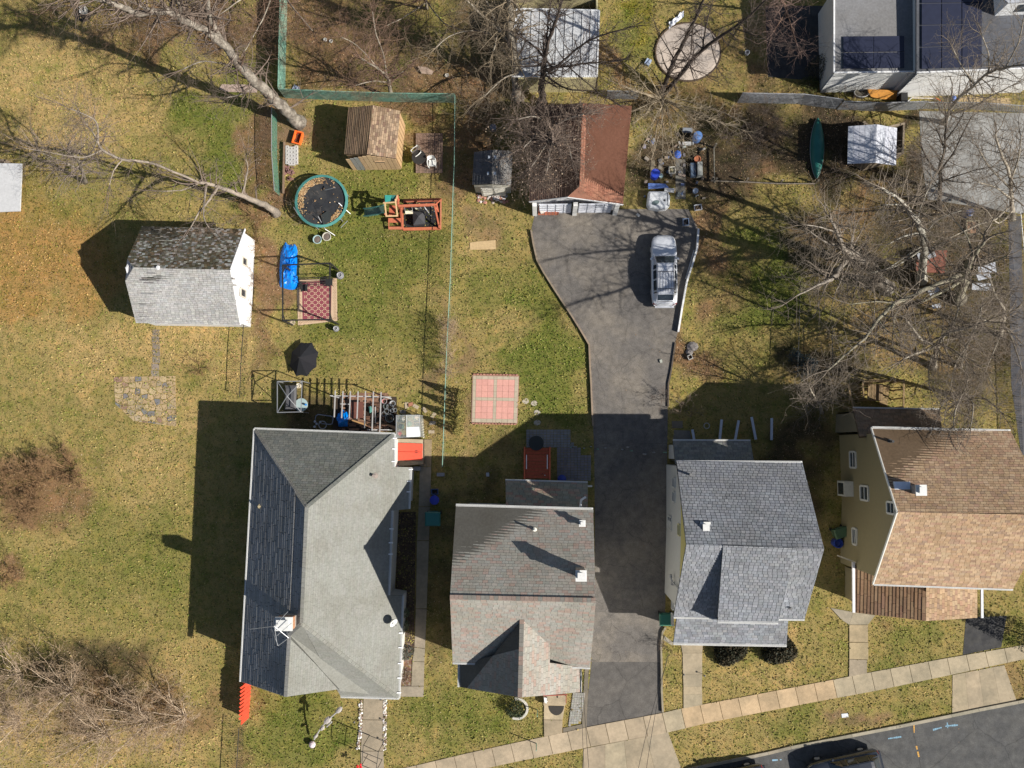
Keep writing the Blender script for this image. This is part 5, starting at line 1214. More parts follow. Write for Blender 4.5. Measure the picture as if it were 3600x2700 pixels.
for (a, b, w_) in (((1425,747,.55),(1451,746,.55),.22),((1460,733,.6),(1481,732,.6),.1)):
    sw_s = PB_('swing_seat', a, b, w_, .06, (.75, .7, .52), M_tint)
    for q in (a, b): mb = MB(); mb.col((.5, .5, .5)); mb.tube([P(*q), P(q[0]-4, 722, 2.05)], .015, 4); mb.build('rope', M_tint, sw_s)
for a, b in (((1491,726,2.0),(1500,742,.8)),((1492,726,2.0),(1515,759,.6)),((1517,726,2.0),(1527,743,.9))):
    mb = MB(); mb.col((.55, .56, .58)); mb.tube([P(*a), P(*b)], .018, 4); mb.build('rope', M_tint, ps)
# orange bin, concrete block, blue box, crates
open_crate('tub', 'bright orange plastic tub beside the big leaning tree trunk', 'tub', 1051, 490, .62, .95, .42, -.25, (.95, .16, .03), (.12, .04, .02), t=.08)
cb = thing('drainage_block', 'pale perforated block with four rows of square holes left of the trampoline', 'block', P(1028, 552))
for i in range(4):
    for j in range(5):
        x = 1012+i*10.5; y = 525+j*13-(4 if i in (0, 3) else 0); mb = MB(); mb.col(jit((.48, .46, .44), .06)); c = P(x, y, 0); s, t = .21, .26
        for (dx, dy, sx, sy) in ((-s/2+.03, 0, .07, t), (s/2-.03, 0, .07, t), (0, t/2-.035, s-.12, .08), (0, -t/2+.035, s-.12, .08)): mb.box((c.x+dx, c.y+dy, 0), sx, sy, .2)
        mb.build('cell', M_tint, cb)
mb = MB()
for i in range(18):
    p = P(1018+random.uniform(-14, 14), 605+random.uniform(-18, 26)); mb = MB(); mb.col(jit((.22, .12, .11), .2)); mb.box(p, .2, .1, .07, random.uniform(0, 3)); o = mb.build('brick', M_tint, None) if False else None
bs = thing('brick_pile', 'scattered dull red bricks between the perforated block and the trampoline', 'bricks', P(1018, 605))
for i in range(26):
    p = P(1018+random.uniform(-14, 14), 607+random.uniform(-20, 26)); mb = MB(); mb.col(jit((.22, .12, .11), .2)); mb.box(off(p, dz=random.choice([0, .0, .07])), .22, .11, .07, random.uniform(0, 3)); mb.build('brick', M_tint, bs)
open_crate('box', 'small shiny bluish box lid lying inside the corner of the green fence', 'box', 1043, 312, .5, .34, .12, -.45, (.35, .38, .5), (.3, .33, .45))
open_crate('planter', 'white framed square planter in dark soil at the top left', 'planter', 300, 42, .42, .55, .45, .1, (.62, .60, .56), (.28, .26, .22))
mb = MB(); mb.col((.03, .025, .02)); c = P(292, 52); mb.lathe((c.x, c.y, 0), [(.62, 0), (.5, .06), (.05, .08)], 12, 1.1, .9); tag(mb.build('soil_mound', M_tint, None, origin=c), 'dark soil ring around the white planter at the top left', 'soil')
mb = MB(); mb.col((.38, .29, .24)); mb.slab([P(770,312,.08), P(780,296,.08), P(862,297,.08), P(905,306,.08), P(902,325,.08), P(790,322,.08)], .07); tag(mb.build('board', M_tint, None, origin=P(830, 310)), 'pinkish old board lying at the foot of the big leaning tree', 'board')
# pots by the trampoline
for x, y, lb, rc in ((1153, 836, 'pale rimmed grey pot, right of the pair below the trampoline', (.52, .50, .42)), (1120, 846, 'bluish rimmed grey pot, left of the pair below the trampoline', (.35, .48, .48))):
    c = P(x, y); r = thing('plant_pot', lb, 'pot', c, 'pots below the trampoline'); mb = MB(); mb.col(rc); mb.lathe(c, [(.22, 0), (.31, .34), (.32, .38), (.27, .38), (.26, .3)], 18); mb.build('pot', M_tint, r)
    mb = MB(); mb.col((.15, .12, .10)); mb.lathe((c.x, c.y, .3), [(.27, 0), (.2, .03), (.03, .05)], 14); mb.build('soil', M_tint, r)
# gazebo frame, rug, tarp, bench and pots
gz_ = thing('gazebo_frame', 'black steel gazebo frame standing without its cover over the patterned rug', 'gazebo', P(1085, 1040))
tp = [(994,932),(1160,925),(1160,1123),(994,1126)]; ht = 2.25
T4 = [P(x, y, ht) for x, y in tp]; ctr = sum(T4, Vector())/4
for i in range(4):
    mb = MB(); mb.beam(T4[i], T4[(i+1) % 4], .09, .07); mb.build('top_beam', M_darkmetal, gz_)
    mb = MB(); mb.beam((T4[i].x, T4[i].y, 0), T4[i], .1, .1); mb.build('post', M_darkmetal, gz_)
    d1 = (T4[(i+1) % 4]-T4[i]).normalized(); mb = MB(); mb.beam(T4[i]+d1*.5, off(T4[i], dz=-.55), .05, .05); mb.build('brace', M_darkmetal, gz_)
    d1 = (T4[i-1]-T4[i]).normalized(); mb = MB(); mb.beam(T4[i]+d1*.5, off(T4[i], dz=-.55), .05, .05); mb.build('brace', M_darkmetal, gz_)
rg = thing('rug', 'outdoor rug of maroon ground with beige circle lattice and beige scrolled border', 'rug', P(1115, 1065))
rc = [(1062,993),(1166,985),(1163,1128),(1064,1126)]; oc = [(1043,985),(1184,978),(1186,1128),(1048,1144)]
mb = MB(); mb.col((.50, .36, .24)); mb.slab([P(x, y, .03) for x, y in oc], .025); mb.build('border', M_tint, rg)
mb = MB(); mb.col((.22, .055, .07)); mb.slab([P(x, y, .038) for x, y in rc], .006); fld = mb.build('field', M_tint, rg)
def rb(u, v, z): 
    x = (rc[0][0]*(1-u)+rc[1][0]*u)*(1-v)+(rc[3][0]*(1-u)+rc[2][0]*u)*v; y = (rc[0][1]*(1-u)+rc[1][1]*u)*(1-v)+(rc[3][1]*(1-u)+rc[2][1]*u)*v; return P(x, y, z)
mb = MB(); mb.col((.52, .38, .25)); NU, NV = 4.5, 6.5; rr = .62
for i in range(-1, 10):
    for j in range(-1, 14):
        if (i+j) % 2: continue
        cu, cv_ = i*.5, j*.5
        for k in range(4):
            # petals: thin lens along the diagonals
            d_ = math.pi/4+k*math.pi/2; e_ = (cu+math.cos(d_)*.707*.5, cv_+math.sin(d_)*.707*.5)
            m_ = ((cu+e_[0])/2*1.0, (cv_+e_[1])/2); pw = .085; px_, py_ = -math.sin(d_)*pw, math.cos(d_)*pw
            q = [(cu+math.cos(d_)*.04, cv_+math.sin(d_)*.04), (m_[0]+px_, m_[1]+py_), e_, (m_[0]-px_, m_[1]-py_)]
            if all(.05 < a < NU-.05 and .05 < b < NV-.05 for a, b in q): mb.add([rb(a/NU, b/NV, .0425) for a, b in q], [(0, 1, 2, 3)] if k % 1 == 0 else [])
mb.build('lattice_pattern', M_tint, rg)
mb = MB(); mb.col((.33, .22, .14))
for k in range(60):
    t = k/60*4; s = int(t); f = t-s; a, b = oc[s], oc[(s+1) % 4]; x, y = a[0]+(b[0]-a[0])*f, a[1]+(b[1]-a[1])*f; cx, cy = 1115, 1060; x += (cx-x)/abs(cx-x+.01)*8*(1 if s % 2 else 0) + (0); y += (cy-y)/abs(cy-y+.01)*9*(0 if s % 2 else 1)
    c = P(x, y, .034); mb.torus((c.x, c.y, .034), .07, .012, 8, 4)
mb.build('border_scrolls', M_tint, rg)
PAVED.append([(P(x, y).x, P(x, y).y) for x, y in oc])
tpn = thing('tarpaulin', 'crumpled bright blue tarpaulin heaped over something at the gazebo corner', 'tarpaulin', P(1015, 940))
outl = [(1000,853),(1008,848),(1015,862),(1040,856),(1046,880),(1045,925),(1042,960),(1052,990),(1046,1015),(1022,1020),(1000,1014),(978,1006),(984,985),(982,950),(985,905),(990,880)]
cxy = (1015, 935); nR, nA = 9, 48; vs = []; 
def outr(t):
    # radius of outline along angle by ray casting
    dx, dy = math.cos(t), math.sin(t); best = 20
    for i in range(len(outl)):
        x1, y1 = outl[i][0]-cxy[0], outl[i][1]-cxy[1]; x2, y2 = outl[(i+1) % len(outl)][0]-cxy[0], outl[(i+1) % len(outl)][1]-cxy[1]
        den = dx*(y2-y1)-dy*(x2-x1)
        if abs(den) < 1e-6: continue
        s = (x1*(y2-y1)-y1*(x2-x1))/den; u = (x1*dy-y1*dx)/den
        if s > 0 and -1e-3 <= u <= 1.001: best = s
    return best
c = P(*cxy, 0)
for r in range(nR+1):
    for a in range(nA):
        t = 2*math.pi*a/nA; rr_ = outr(t)*r/nR; x, y = cxy[0]+rr_*math.cos(t), cxy[1]+rr_*math.sin(t)
        z = .55*(1-(r/nR)**3) + (random.uniform(-.07, .07) + .05*math.sin(a*1.3+r)) * (1 if r < nR else 0) + .02; vs.append(P(x, y, max(.02, z)))
fs = [(r*nA+a, (r+1)*nA+a, (r+1)*nA+(a+1) % nA, r*nA+(a+1) % nA) for r in range(nR) for a in range(nA)]
mb = MB(); mb.col((.0, .20, .72)); mb.add(vs, fs); mb.build('sheet', mat('tarp', (.0, .19, .68), .32, .15, 3, spec=.6), tpn, smooth=False)
bn = thing('garden_bench', 'dark wire garden bench or sofa frame at the top edge of the rug', 'bench', P(1110, 990))
for k in range(5): mb = MB(); mb.tube([P(1056, 983+k*6, .42), P(1158, 980+k*6, .42)], .022, 5); mb.build('slat', M_darkmetal, bn)
mb = MB(); mb.tube([P(1055, 980, .42), P(1055, 978, .95), P(1158, 974, .95), P(1158, 978, .42)], .03, 6); mb.build('backrest', M_darkmetal, bn)
for x in (1056, 1158):
    for y in (984, 1006): mb = MB(); mb.tube([P(x, y, 0), P(x, y, .42)], .025, 5); mb.build('leg', M_darkmetal, bn)
for px_, py_, lb in ((1162, 995, 'dark metal patio chair at the upper right corner of the rug'), (1075, 1015, 'dark wire chair on the left half of the rug')):
    c = P(px_, py_); ch = thing('patio_chair', lb, 'chair', c); mb = MB(); mb.box((c.x, c.y, .40), .5, .5, .04); mb.build('seat', M_darkmetal, ch)
    mb = MB(); mb.tube([(c.x-.25, c.y+.25, .4), (c.x-.25, c.y+.3, .85), (c.x+.25, c.y+.3, .85), (c.x+.25, c.y+.25, .4)], .025, 5); mb.build('backrest', M_darkmetal, ch)
    for sx in (-1, 1):
        for sy in (-1, 1): mb = MB(); mb.tube([(c.x+.23*sx, c.y+.23*sy, 0), (c.x+.23*sx, c.y+.23*sy, .4)], .02, 5); mb.build('leg', M_darkmetal, ch)
for x, y, lb, s in ((1200, 972, 'grey urn at the upper right of the gazebo rug', 1.2), (1186, 1158, 'grey pot with pale ring below the lower right of the rug', .95)):
    c = P(x, y); r = thing('urn', lb, 'urn', c); mb = MB(); mb.col((.18, .18, .19)); mb.lathe(c, [(.12*s, 0), (.2*s, .2), (.24*s, .4), (.14*s, .5), (.17*s, .56), (.1*s, .52)], 16); mb.build('body', M_tint, r)
    mb = MB(); mb.col((.5, .5, .5)); mb.torus((c.x, c.y, .57), .14*s, .02, 16, 5); mb.build('rim', M_tint, r)
disc_obj('paving_ring', 'small pale ring stone at the lower left corner of the rug', 'ring', 1029, 1134, [(.2, 0), (.2, .06), (.12, .06), (.1, .03)], (.42, .34, .24))
# umbrella
ub = thing('parasol', 'tilted black parasol standing open on the lawn above the covered grill', 'parasol', P(1050, 1262))
ctr = P(1052, 1258, 1.15); ax = Vector((-.45, .12, 1)).normalized(); ux = ax.orthogonal().normalized(); vy = ax.cross(ux); ring = [ctr + (ux*math.cos(k*math.pi/4+.35)+vy*math.sin(k*math.pi/4+.35))*1.32 - ax*.5 for k in range(8)]
for k in range(8):
    mb = MB(); mb.col(jit((.03, .03, .033), .2)); m_ = (ring[k]+ring[(k+1) % 8])/2 + (ctr-(ring[k]+ring[(k+1) % 8])/2)*.06; mb.add([ctr, ring[k], m_, ring[(k+1) % 8]], [(0, 1, 2), (0, 2, 3)]); mb.build('canopy_panel', M_tint, ub)
mb = MB(); mb.tube([ctr+ax*.1, ctr-ax*.9, off(P(1050, 1262))], .025, 6); mb.build('pole', M_darkmetal, ub)
# covered box with metal frame (grill gazebo) and glass table
cg = thing('canopy_frame', 'small weathered metal canopy frame with crossed braces over a dark covered grill', 'frame', P(1010, 1400))
q4 = [P(975, 1341, 1.9), P(1062, 1340, 1.9), P(1058, 1448, 1.9), P(975, 1450, 1.9)]
for i in range(4):
    mb = MB(); mb.beam(q4[i], q4[(i+1) % 4], .05, .05); mb.build('top_bar', M_galv, cg); mb = MB(); mb.beam((q4[i].x, q4[i].y, 0), q4[i], .05, .05); mb.build('post', M_galv, cg)
    mb = MB(); mb.beam(q4[i], sum(q4, Vector())/4 + Vector((0, 0, .5)), .04, .04); mb.build('rafter', M_galv, cg)
c = P(1022, 1395); gr_ = thing('covered_grill', 'grill under a wrinkled dark grey cover inside the small canopy frame', 'grill', c)
mb = MB(); mb.col((.08, .08, .085)); 
for (x0, y0, x1, y1, z) in ((1002, 1355, 1042, 1440, 1.0),):
    a = [P(x0, y0, z), P(x1, y0, z-.05), P(x1-2, y1, z-.05), P(x0, y1, z)]; b = [P(x0-2, y0-3, 0), P(x1+3, y0-3, 0), P(x1+2, y1+3, 0), P(x0-2, y1+3, 0)]
    mid = [p.lerp(q, .15)+Vector((0, 0, .12)) for p, q in zip(a, [a[2], a[3], a[0], a[1]])]
    mb.add(a+b+mid, [(0, 1, 5, 4), (1, 2, 6, 5), (2, 3, 7, 6), (3, 0, 4, 7), (0, 8, 9, 1), (1, 9, 10, 2), (2, 10, 11, 3), (3, 11, 8, 0), (8, 11, 10, 9)])
mb.build('cover', M_gloss, gr_)
c = P(1069, 1425); gt = thing('glass_table', 'round pale glass garden table right of the canopy frame', 'table', c)
mb = MB(); mb.col((.33, .42, .42)); mb.lathe((c.x, c.y, .68), [(.46, 0), (.47, .02), (.46, .03)], 22); mb.build('table_top', M_gloss, gt); mb = MB()
for k in range(4): mb = MB(); mb.tube([(c.x+.3*math.cos(k*1.57), c.y+.3*math.sin(k*1.57), 0), (c.x+.25*math.cos(k*1.57), c.y+.25*math.sin(k*1.57), .68)], .02, 5); mb.build('leg', M_darkmetal, gt)
disc_obj('cup', 'small blue bottle top standing on the glass table', 'bottle', 1076, 1423, [(.07, 0), (.07, .18), (.03, .2), (.03, .24)], (.02, .18, .5), z=.715)
disc_obj('bucket', 'cream bucket beside the upper corner of the glass table', 'bucket', 1053, 1357, [(.14, 0), (.18, .3), (.14, .3), (.13, .25)], (.62, .55, .42))
# pergola
pg = thing('pergola', 'row of silvery pipes forming a pergola roof behind the long grey house', 'pergola', P(1255, 1440))
xs_ = [(1179,1373,1175,1467),(1206,1375,1201,1470),(1232,1375,1228,1472),(1259,1376,1255,1474),(1285,1375,1281,1505),(1313,1376,1308,1515),(1340,1378,1335,1520)]
for x0, y0, x1, y1 in xs_:
    mb = MB(); mb.col((.36, .35, .34)); mb.beam(P(x0, y0, 2.25), P(x1, y1, 2.2), .07, .07); mb.build('rafter', M_tint, pg)
for (a, b) in (((1160,1391,2.15),(1375,1396,2.15)),((1292,1511,2.1),(1365,1511,2.1)),((1195,1420,2.0),(1228,1421,2.0)),((1320,1430,2.0),(1320,1488,1.9))):
    mb = MB(); mb.col((.42, .41, .40)); mb.beam(P(*a), P(*b), .06, .06); mb.build('cross_beam', M_tint, pg)
for x, y in ((1165, 1392), (1355, 1396), (1300, 1511), (1362, 1511)):
    q = P(x, y, 2.12); mb = MB(); mb.col((.4, .4, .4)); mb.beam((q.x, q.y, 0), q, .07, .07); mb.build('post', M_tint, pg)
br = thing('brick_patio', 'worn reddish brick patio under the pergola pipes', 'patio', P(1280, 1440)); proto = [None]*5
for k in range(5): mb = MB(); mb.col(jit((.26, .14, .09), .25)); mb.box((0, 0, 0), .235, .11, .05); ob = mb.build('brick', M_tint, None); proto[k] = ob.data; bpy.data.objects.remove(ob)
cnt = 0; o0 = P(1210, 1385); jb = MB()
for j in range(0, 22):
    for i in range(0, 13):
        x = o0.x + i*.25 + (.12 if j % 2 else 0); y = o0.y - j*.125
        if random.random() < .16: continue
        if j > 5 and random.random() < .25: continue
        if cnt > 285: continue
        b = bpy.data.objects.new('brick', random.choice(proto)); COL.objects.link(b); b.parent = br; b.location = Vector((x, y, random.uniform(.0, .012))) - WO[br.name]; b.rotation_euler = (0, 0, random.uniform(-.05, .05)); cnt += 1
sheet('earth_bed', [(1170,1390),(1395,1395),(1395,1515),(1170,1515)], .008, mat('dark_earth', (.05, .035, .025), .95, .4, 6), paved=True)
mb = MB(); mb.col((.14, .055, .04)); mb.slab([P(1232,1414,.45), P(1277,1413,.45), P(1277,1470,.45), P(1236,1472,.45)], .04)
sr = thing('storage_bench', 'low reddish brown wooden bench under the pergola', 'bench', P(1255, 1440)); mb.build('top', M_tint, sr); mb = MB(); mb.col((.08, .04, .03)); mb.slab([P(1236,1417,.4), P(1274,1416,.4), P(1274,1467,.4), P(1239,1469,.4)], .4); mb.build('body', M_tint, sr)
mb = MB(); mb.col((.0, .13, .62)); vs = []; c = P(1196, 1470, .9); 
for r, zz in ((.0, .95), (.28, .9), (.33, .5), (.5, .05)):
    for k in range(14): t = k*6.283/14; w_ = 1+.18*math.sin(k*2.4+r*9); vs.append((c.x+r*w_*math.cos(t)*.9, c.y+r*w_*math.sin(t)*1.25, zz+random.uniform(-.05, .05)))
mb.add(vs, [(r*14+k, (r+1)*14+k, (r+1)*14+(k+1) % 14, r*14+(k+1) % 14) for r in range(3) for k in range(14)]); tag(mb.build('covered_chair', MATS['tarp'], None, origin=P(1196, 1470)), 'chair wrapped in a blue tarpaulin at the left end of the pergola', 'covered chair')
tk = thing('tricycle_frame', 'bent grey tube frame with a hoop and pale balls behind the grey house', 'frame', P(1135, 1480))
mb = MB(); mb.col((.25, .27, .34)); mb.tube([P(1108,1478,.1), P(1110,1463,.5), P(1118,1457,.6), P(1168,1464,.6), P(1171,1472,.6), P(1168,1490,.5), P(1160,1492,.4), P(1130,1489,.2)], .035, 6); mb.build('tube', M_tint, tk)
mb = MB(); mb.col((.35, .36, .38)); c = P(1134, 1494, .35); mb.torus((c.x, c.y, .35), .27, .03, 20, 6); mb.build('hoop', M_tint, tk)
for x, y in ((1107,1482),(1113,1490),(1106,1500),(1126,1484)):
    c = P(x, y, .3); mb = MB(); mb.col((.42, .44, .5)); mb.lathe((c.x, c.y, .2), [(.02, 0), (.075, .03), (.09, .09), (.075, .15), (.02, .18)], 10); mb.build('ball', M_tint, tk)
sheet('plank', [(1252,1474),(1290,1492),(1288,1497),(1250,1482)], .06, M_wood, (1, .8, .5)) if False else None
mb = MB(); mb.col((.9, .75, .55)); mb.beam(P(1237,1478,.1), P(1290,1494,.1), .12, .05); tag(mb.build('plank', M_wood, None, origin=P(1260, 1485)), 'pale plank lying across the earth under the pergola', 'plank')
disc_obj('lamp', 'small orange round lamp near the centre of the pergola floor', 'lamp', 1239, 1462, [(.06, .0), (.09, .06), (.09, .12), (.03, .16)], (.7, .22, .06))
mb = MB(); mb.col((.2, .5, .42)); mb.slab([P(1296,1430,.3), P(1304,1428,.3), P(1310,1445,.3), P(1300,1452,.3)], .2); tag(mb.build('watering_can', M_tint, None, origin=P(1302, 1440)), 'pale turquoise watering can under the right pergola pipes', 'watering can')
pots = [(1353,1411,.18,'pink flower pot topmost of the pot cluster right of the pergola',(.4,.16,.15)),(1382,1419,.2,'pot with pale ring rightmost of the cluster right of the pergola',(.35,.35,.36)),(1373,1431,.24,'dark pot with thin metal ring in the middle of the cluster',(.1,.1,.1)),(1358,1429,.17,'dark pot left of the ringed pot in the cluster',(.09,.12,.1)),(1361,1446,.17,'pot with a white rim gap below the cluster centre',(.12,.13,.12)),(1381,1444,.14,'small grey pot beside the greenhouse path',(.25,.25,.25)),(1391,1442,.13,'tiny grey pot nearest the greenhouse roof corner',(.3,.3,.3)),(1372,1470,.3,'wide hoop pot with plants left of the greenhouse',(.1,.1,.08)),(1352,1456,.16,'dark pot under the last pergola pipe',(.1,.08,.07))]
for x, y, r, lb, cl in pots:
    c = P(x, y); o = thing('plant_pot', lb, 'pot', c, 'pots right of the pergola'); mb = MB(); mb.col(cl); mb.lathe(c, [(r*.7, 0), (r, .25), (r*.85, .25), (r*.8, .18)], 14); mb.build('pot', M_tint, o)
    mb = MB(); mb.col((.4, .42, .42)); mb.torus((c.x, c.y, .26), r, .015, 16, 4); mb.build('rim', M_tint, o)
    mb = MB(); mb.col((.05, .035, .02)); mb.lathe((c.x, c.y, .17), [(r*.82, 0), (.02, .03)], 12); mb.build('soil', M_tint, o)
# greenhouse
gh = thing('greenhouse', 'small clear plastic greenhouse with pipe frame beside the red cellar hatch', 'greenhouse', P(1440, 1500))
M_film = mat('plastic_film', (.55, .58, .58), .25, .08, 3, spec=.5)
M_clear = bpy.data.materials.new('clear_film'); M_clear.use_nodes = True; _n = M_clear.node_tree.nodes; _b = _n['Principled BSDF']; _b.inputs['Base Color'].default_value = (.7, .75, .75, 1); _b.inputs['Roughness'].default_value = .15; _b.inputs['Alpha'].default_value = .3
q4 = [P(1393,1460,2.0), P(1474,1459,2.0), P(1478,1535,2.0), P(1392,1538,2.0)]; mt, mbm = P(1428,1459,2.3), P(1429,1537,2.3)
for i in range(4):
    mb = MB(); mb.tube([q4[i], q4[(i+1) % 4]], .025, 5); mb.build('pipe', M_galv, gh); mb = MB(); mb.tube([(q4[i].x, q4[i].y, 0), q4[i]], .025, 5); mb.build('pipe', M_galv, gh)
mb = MB(); mb.tube([mt, mbm], .025, 5); mb.build('pipe', M_galv, gh)
mb = MB(); mb.poly([mt.lerp(mbm, .55), P(1474,1500,2.05), q4[2], mbm]); mb.build('roof_sheet', M_film, gh)
mb = MB(); mb.poly([q4[0], mt, mbm, q4[3]]); mb.build('clear_sheet', M_clear, gh); mb = MB(); mb.poly([mt, q4[1], P(1474,1500,2.05), mt.lerp(mbm, .55)]); mb.build('clear_sheet', M_clear, gh)
for i in (0, 1, 2, 3):
    a, b = q4[i], q4[(i+1) % 4]; mb = MB(); mb.poly([a, b, (b.x, b.y, 0), (a.x, a.y, 0)]); mb.build('clear_sheet', M_clear, gh)
for x, y, lb, cl in ((1416,1473,'pale looped pot inside the greenhouse upper left',(.5,.45,.38)),(1413,1500,'green leafy pot inside the greenhouse left side',(.08,.18,.1)),(1440,1490,'green leafy tray inside the greenhouse centre',(.1,.2,.08)),(1404,1524,'small red pot inside the greenhouse lower left',(.5,.05,.04)),(1463,1468,'tan bag inside the greenhouse upper right',(.45,.33,.22))):
    c = P(x, y, .5); o = thing('potted_plant', lb, 'plant', c, 'pots inside the greenhouse'); mb = MB(); mb.col(cl); mb.lathe((c.x, c.y, .4), [(.12, 0), (.2, .3), (.17, .42), (.05, .5)], 9); mb.build('pot', M_tint, o)
    mb = MB(); mb.col((.07, .14, .05))
    for k in range(9): t = k*.7; mb.add([(c.x, c.y, .8), (c.x+.2*math.cos(t), c.y+.2*math.sin(t), .95), (c.x+.25*math.cos(t+.3), c.y+.25*math.sin(t+.3), .85)], [(0, 1, 2)])
    mb.build('leaves', M_tint, o)
mb = MB(); mb.col((.6, .56, .45)); 
for k in range(7): mb.beam(P(1479+k*.8, 1475+k*9, .1+.05*(k % 2)), P(1484+k*1.0, 1484+k*9, .5), .12, .04)
tag(mb.build('cloth_bundle', M_tint, None, origin=P(1480, 1500)), 'rumpled pale cloth bundle along the right side of the greenhouse', 'cloth')
for i, (x, y, rz, lb) in enumerate(((1430,1426,.05,'beige paver uppermost in the row above the greenhouse'),(1442,1422,.3,'small reddish brick beside the uppermost beige paver'),(1462,1429,-.5,'tilted beige paver second in the row above the greenhouse'),(1493,1441,-.9,'beige paver third in the row towards the fence'),(1524,1460,.9,'shaded paver nearest the fence above the greenhouse'),(1521,1487,0,'dark shaded paver right of the greenhouse'),(1517,1518,.05,'pale paver right of the lower greenhouse corner'),(1417,1448,0,'grey paver against the top of the greenhouse'))):
    box_obj('stepping_paver', lb, 'paver', x, y, .42 if i else .26, .24 if i not in (0,) else .46, .05, rz, (.38, .31, .22) if i not in (1, 5, 7) else ((.35, .16, .1) if i == 1 else (.22, .2, .18)), M_pav, 'pavers around the greenhouse')
# bins etc in the passage
c = P(1528, 1820); wb = thing('wheelie_bin', 'dark teal wheeled rubbish bin in the shaded passage between the houses', 'bin', c)
def bin_(root, c, col, w_=.62, d_=.75, h_=1.05, rz=0):
    mb = MB(); mb.col(col); co, si = math.cos(rz), math.sin(rz); q = lambda x, y, z: (c.x+x*co-y*si, c.y+x*si+y*co, z)
    a = [q(x*w_*.42, y*d_*.4, .05) for x, y in ((-1, -1), (1, -1), (1, 1), (-1, 1))]; b = [q(x*w_*.5, y*d_*.48, h_-.08) for x, y in ((-1, -1), (1, -1), (1, 1), (-1, 1))]
    mb.add(a+b, [(0, 1, 5, 4), (1, 2, 6, 5), (2, 3, 7, 6), (3, 0, 4, 7), (3, 2, 1, 0), (4, 5, 6, 7)]); mb.build('body', M_gloss, root)
    mb = MB(); mb.col(tuple(v*1.25 for v in col)); a = [q(x*w_*.54, y*d_*.54, h_-.07) for x, y in ((-1, -1), (1, -1), (1, 1), (-1, 1))]; b = [q(x*w_*.48, y*d_*.46, h_+.03) for x, y in ((-1, -1), (1, -1), (1, 1), (-1, 1))]
    mb.add(a+b, [(0, 1, 5, 4), (1, 2, 6, 5), (2, 3, 7, 6), (3, 0, 4, 7), (4, 5, 6, 7)]); ld = mb.build('lid', M_gloss, root)
    mb = MB(); mb.col(col); mb.beam(q(-w_*.35, d_*.58, h_-.1), q(w_*.35, d_*.58, h_-.1), .04, .04); mb.build('handle', M_gloss, ld)
    for s in (-1, 1): mb = MB(); mb.col((.02, .02, .02)); mb.tube([q(s*w_*.42, d_*.42, .12), q(s*w_*.5, d_*.42, .12)], .12, 10); mb.build('wheel', M_tint, root)
bin_(wb, c, (.03, .15, .13), 1.0, .9, 1.1)
c = P(2336, 2168); wb = thing('wheelie_bin', 'green wheeled rubbish bin at the corner of the blue-grey roofed house', 'bin', c); bin_(wb, c, (.03, .13, .09), .9, .75, 1.1)
c = P(2940, 1868); wb = thing('wheelie_bin', 'dark green wheeled bin against the olive wall', 'bin', c); bin_(wb, c, (.06, .11, .06), .85, .65, 1.05, .3)
disc_obj('recycling_tub', 'blue round lidded tub in the passage above the teal bin', 'tub', 1531, 1756, [(.24, 0), (.3, .55), (.33, .56), (.33, .6), (.1, .64)], (.03, .05, .42), M_gloss)
open_crate('crate', 'blue milk crate just above the round blue tub', 'crate', 1530, 1728, .5, .4, .3, .05, (.05, .09, .22))
disc_obj('recycling_tub', 'dark blue round barrel next to the green bin on the olive wall', 'tub', 2935, 1906, [(.28, 0), (.33, .7), (.25, .72), (.24, .5)], (.02, .05, .28), M_gloss)
box_obj('step_box', 'grey box on the passage path below the cellar hatch', 'box', 1468, 1647, .5, .28, .3, 0, (.22, .23, .24))
box_obj('step_box', 'small pale grey box beside the wire fence above the blue crate', 'box', 1550, 1668, .52, .24, .25, 0, (.25, .25, .27))
box_obj('lantern', 'small pale box alone in the dark side yard', 'box', 1715, 1668, .2, .26, .3, 0, (.38, .4, .45))
# chairs and fire pit on the pallet deck
pd = thing('wooden_platform', 'low reddish wooden platform right of the tan shed', 'platform', P(1500, 540))
for i in range(13):
    for j in range(2):
        x0 = 1462+i*7.3; mb = MB(); mb.col(jit((.85, .68, .62), .12)); y0 = 468+j*71; mb.slab([P(x0, y0, .16), P(x0+6.6, y0, .16), P(x0+6.6-(5 if 0 else 0), y0+69, .16), P(x0, y0+69, .16)], .05); mb.build('board', M_greywood, pd)
PAVED.append([(P(*q).x, P(*q).y) for q in ((1455,465),(1552,468),(1545,618),(1448,612))])
def chair(px, py, rz, lb):
    c = P(px, py, .16); r = thing('plastic_chair', lb, 'chair', c, 'white plastic chairs on the platform'); co, si = math.cos(rz), math.sin(rz); q = lambda x, y, z: (c.x+x*co-y*si, c.y+x*si+y*co, c.z+z)
    mb = MB(); mb.col((.72, .72, .68)); mb.slab([q(-.24, -.24, .44), q(.24, -.24, .44), q(.2, .24, .42), q(-.2, .24, .42)], .03); mb.build('seat', M_gloss, r)
    mb = MB(); vs = []; 
    for k in range(9): t = math.pi*(k/8); vs += [q(.24*math.cos(t), .2+.1*math.sin(t), .44), q(.27*math.cos(t), .26+.16*math.sin(t), .86)]
    mb.col((.74, .74, .70)); mb.add(vs, [(2*k, 2*k+2, 2*k+3, 2*k+1) for k in range(8)]); mb.build('backrest', M_gloss, r)
    for s in (-1, 1):
        mb = MB(); mb.col((.72, .72, .68)); mb.tube([q(.27*s, .25, .66), q(.31*s, 0, .66), q(.28*s, -.24, .62), q(.25*s, -.25, .05)], .035, 6); mb.build('armrest', M_gloss, r)
        for y in (-.2, .22): mb = MB(); mb.col((.7, .7, .66)); mb.tube([q(.2*s, y, .43), q(.25*s, y*1.2, 0)], .025, 5); mb.build('leg', M_gloss, r)
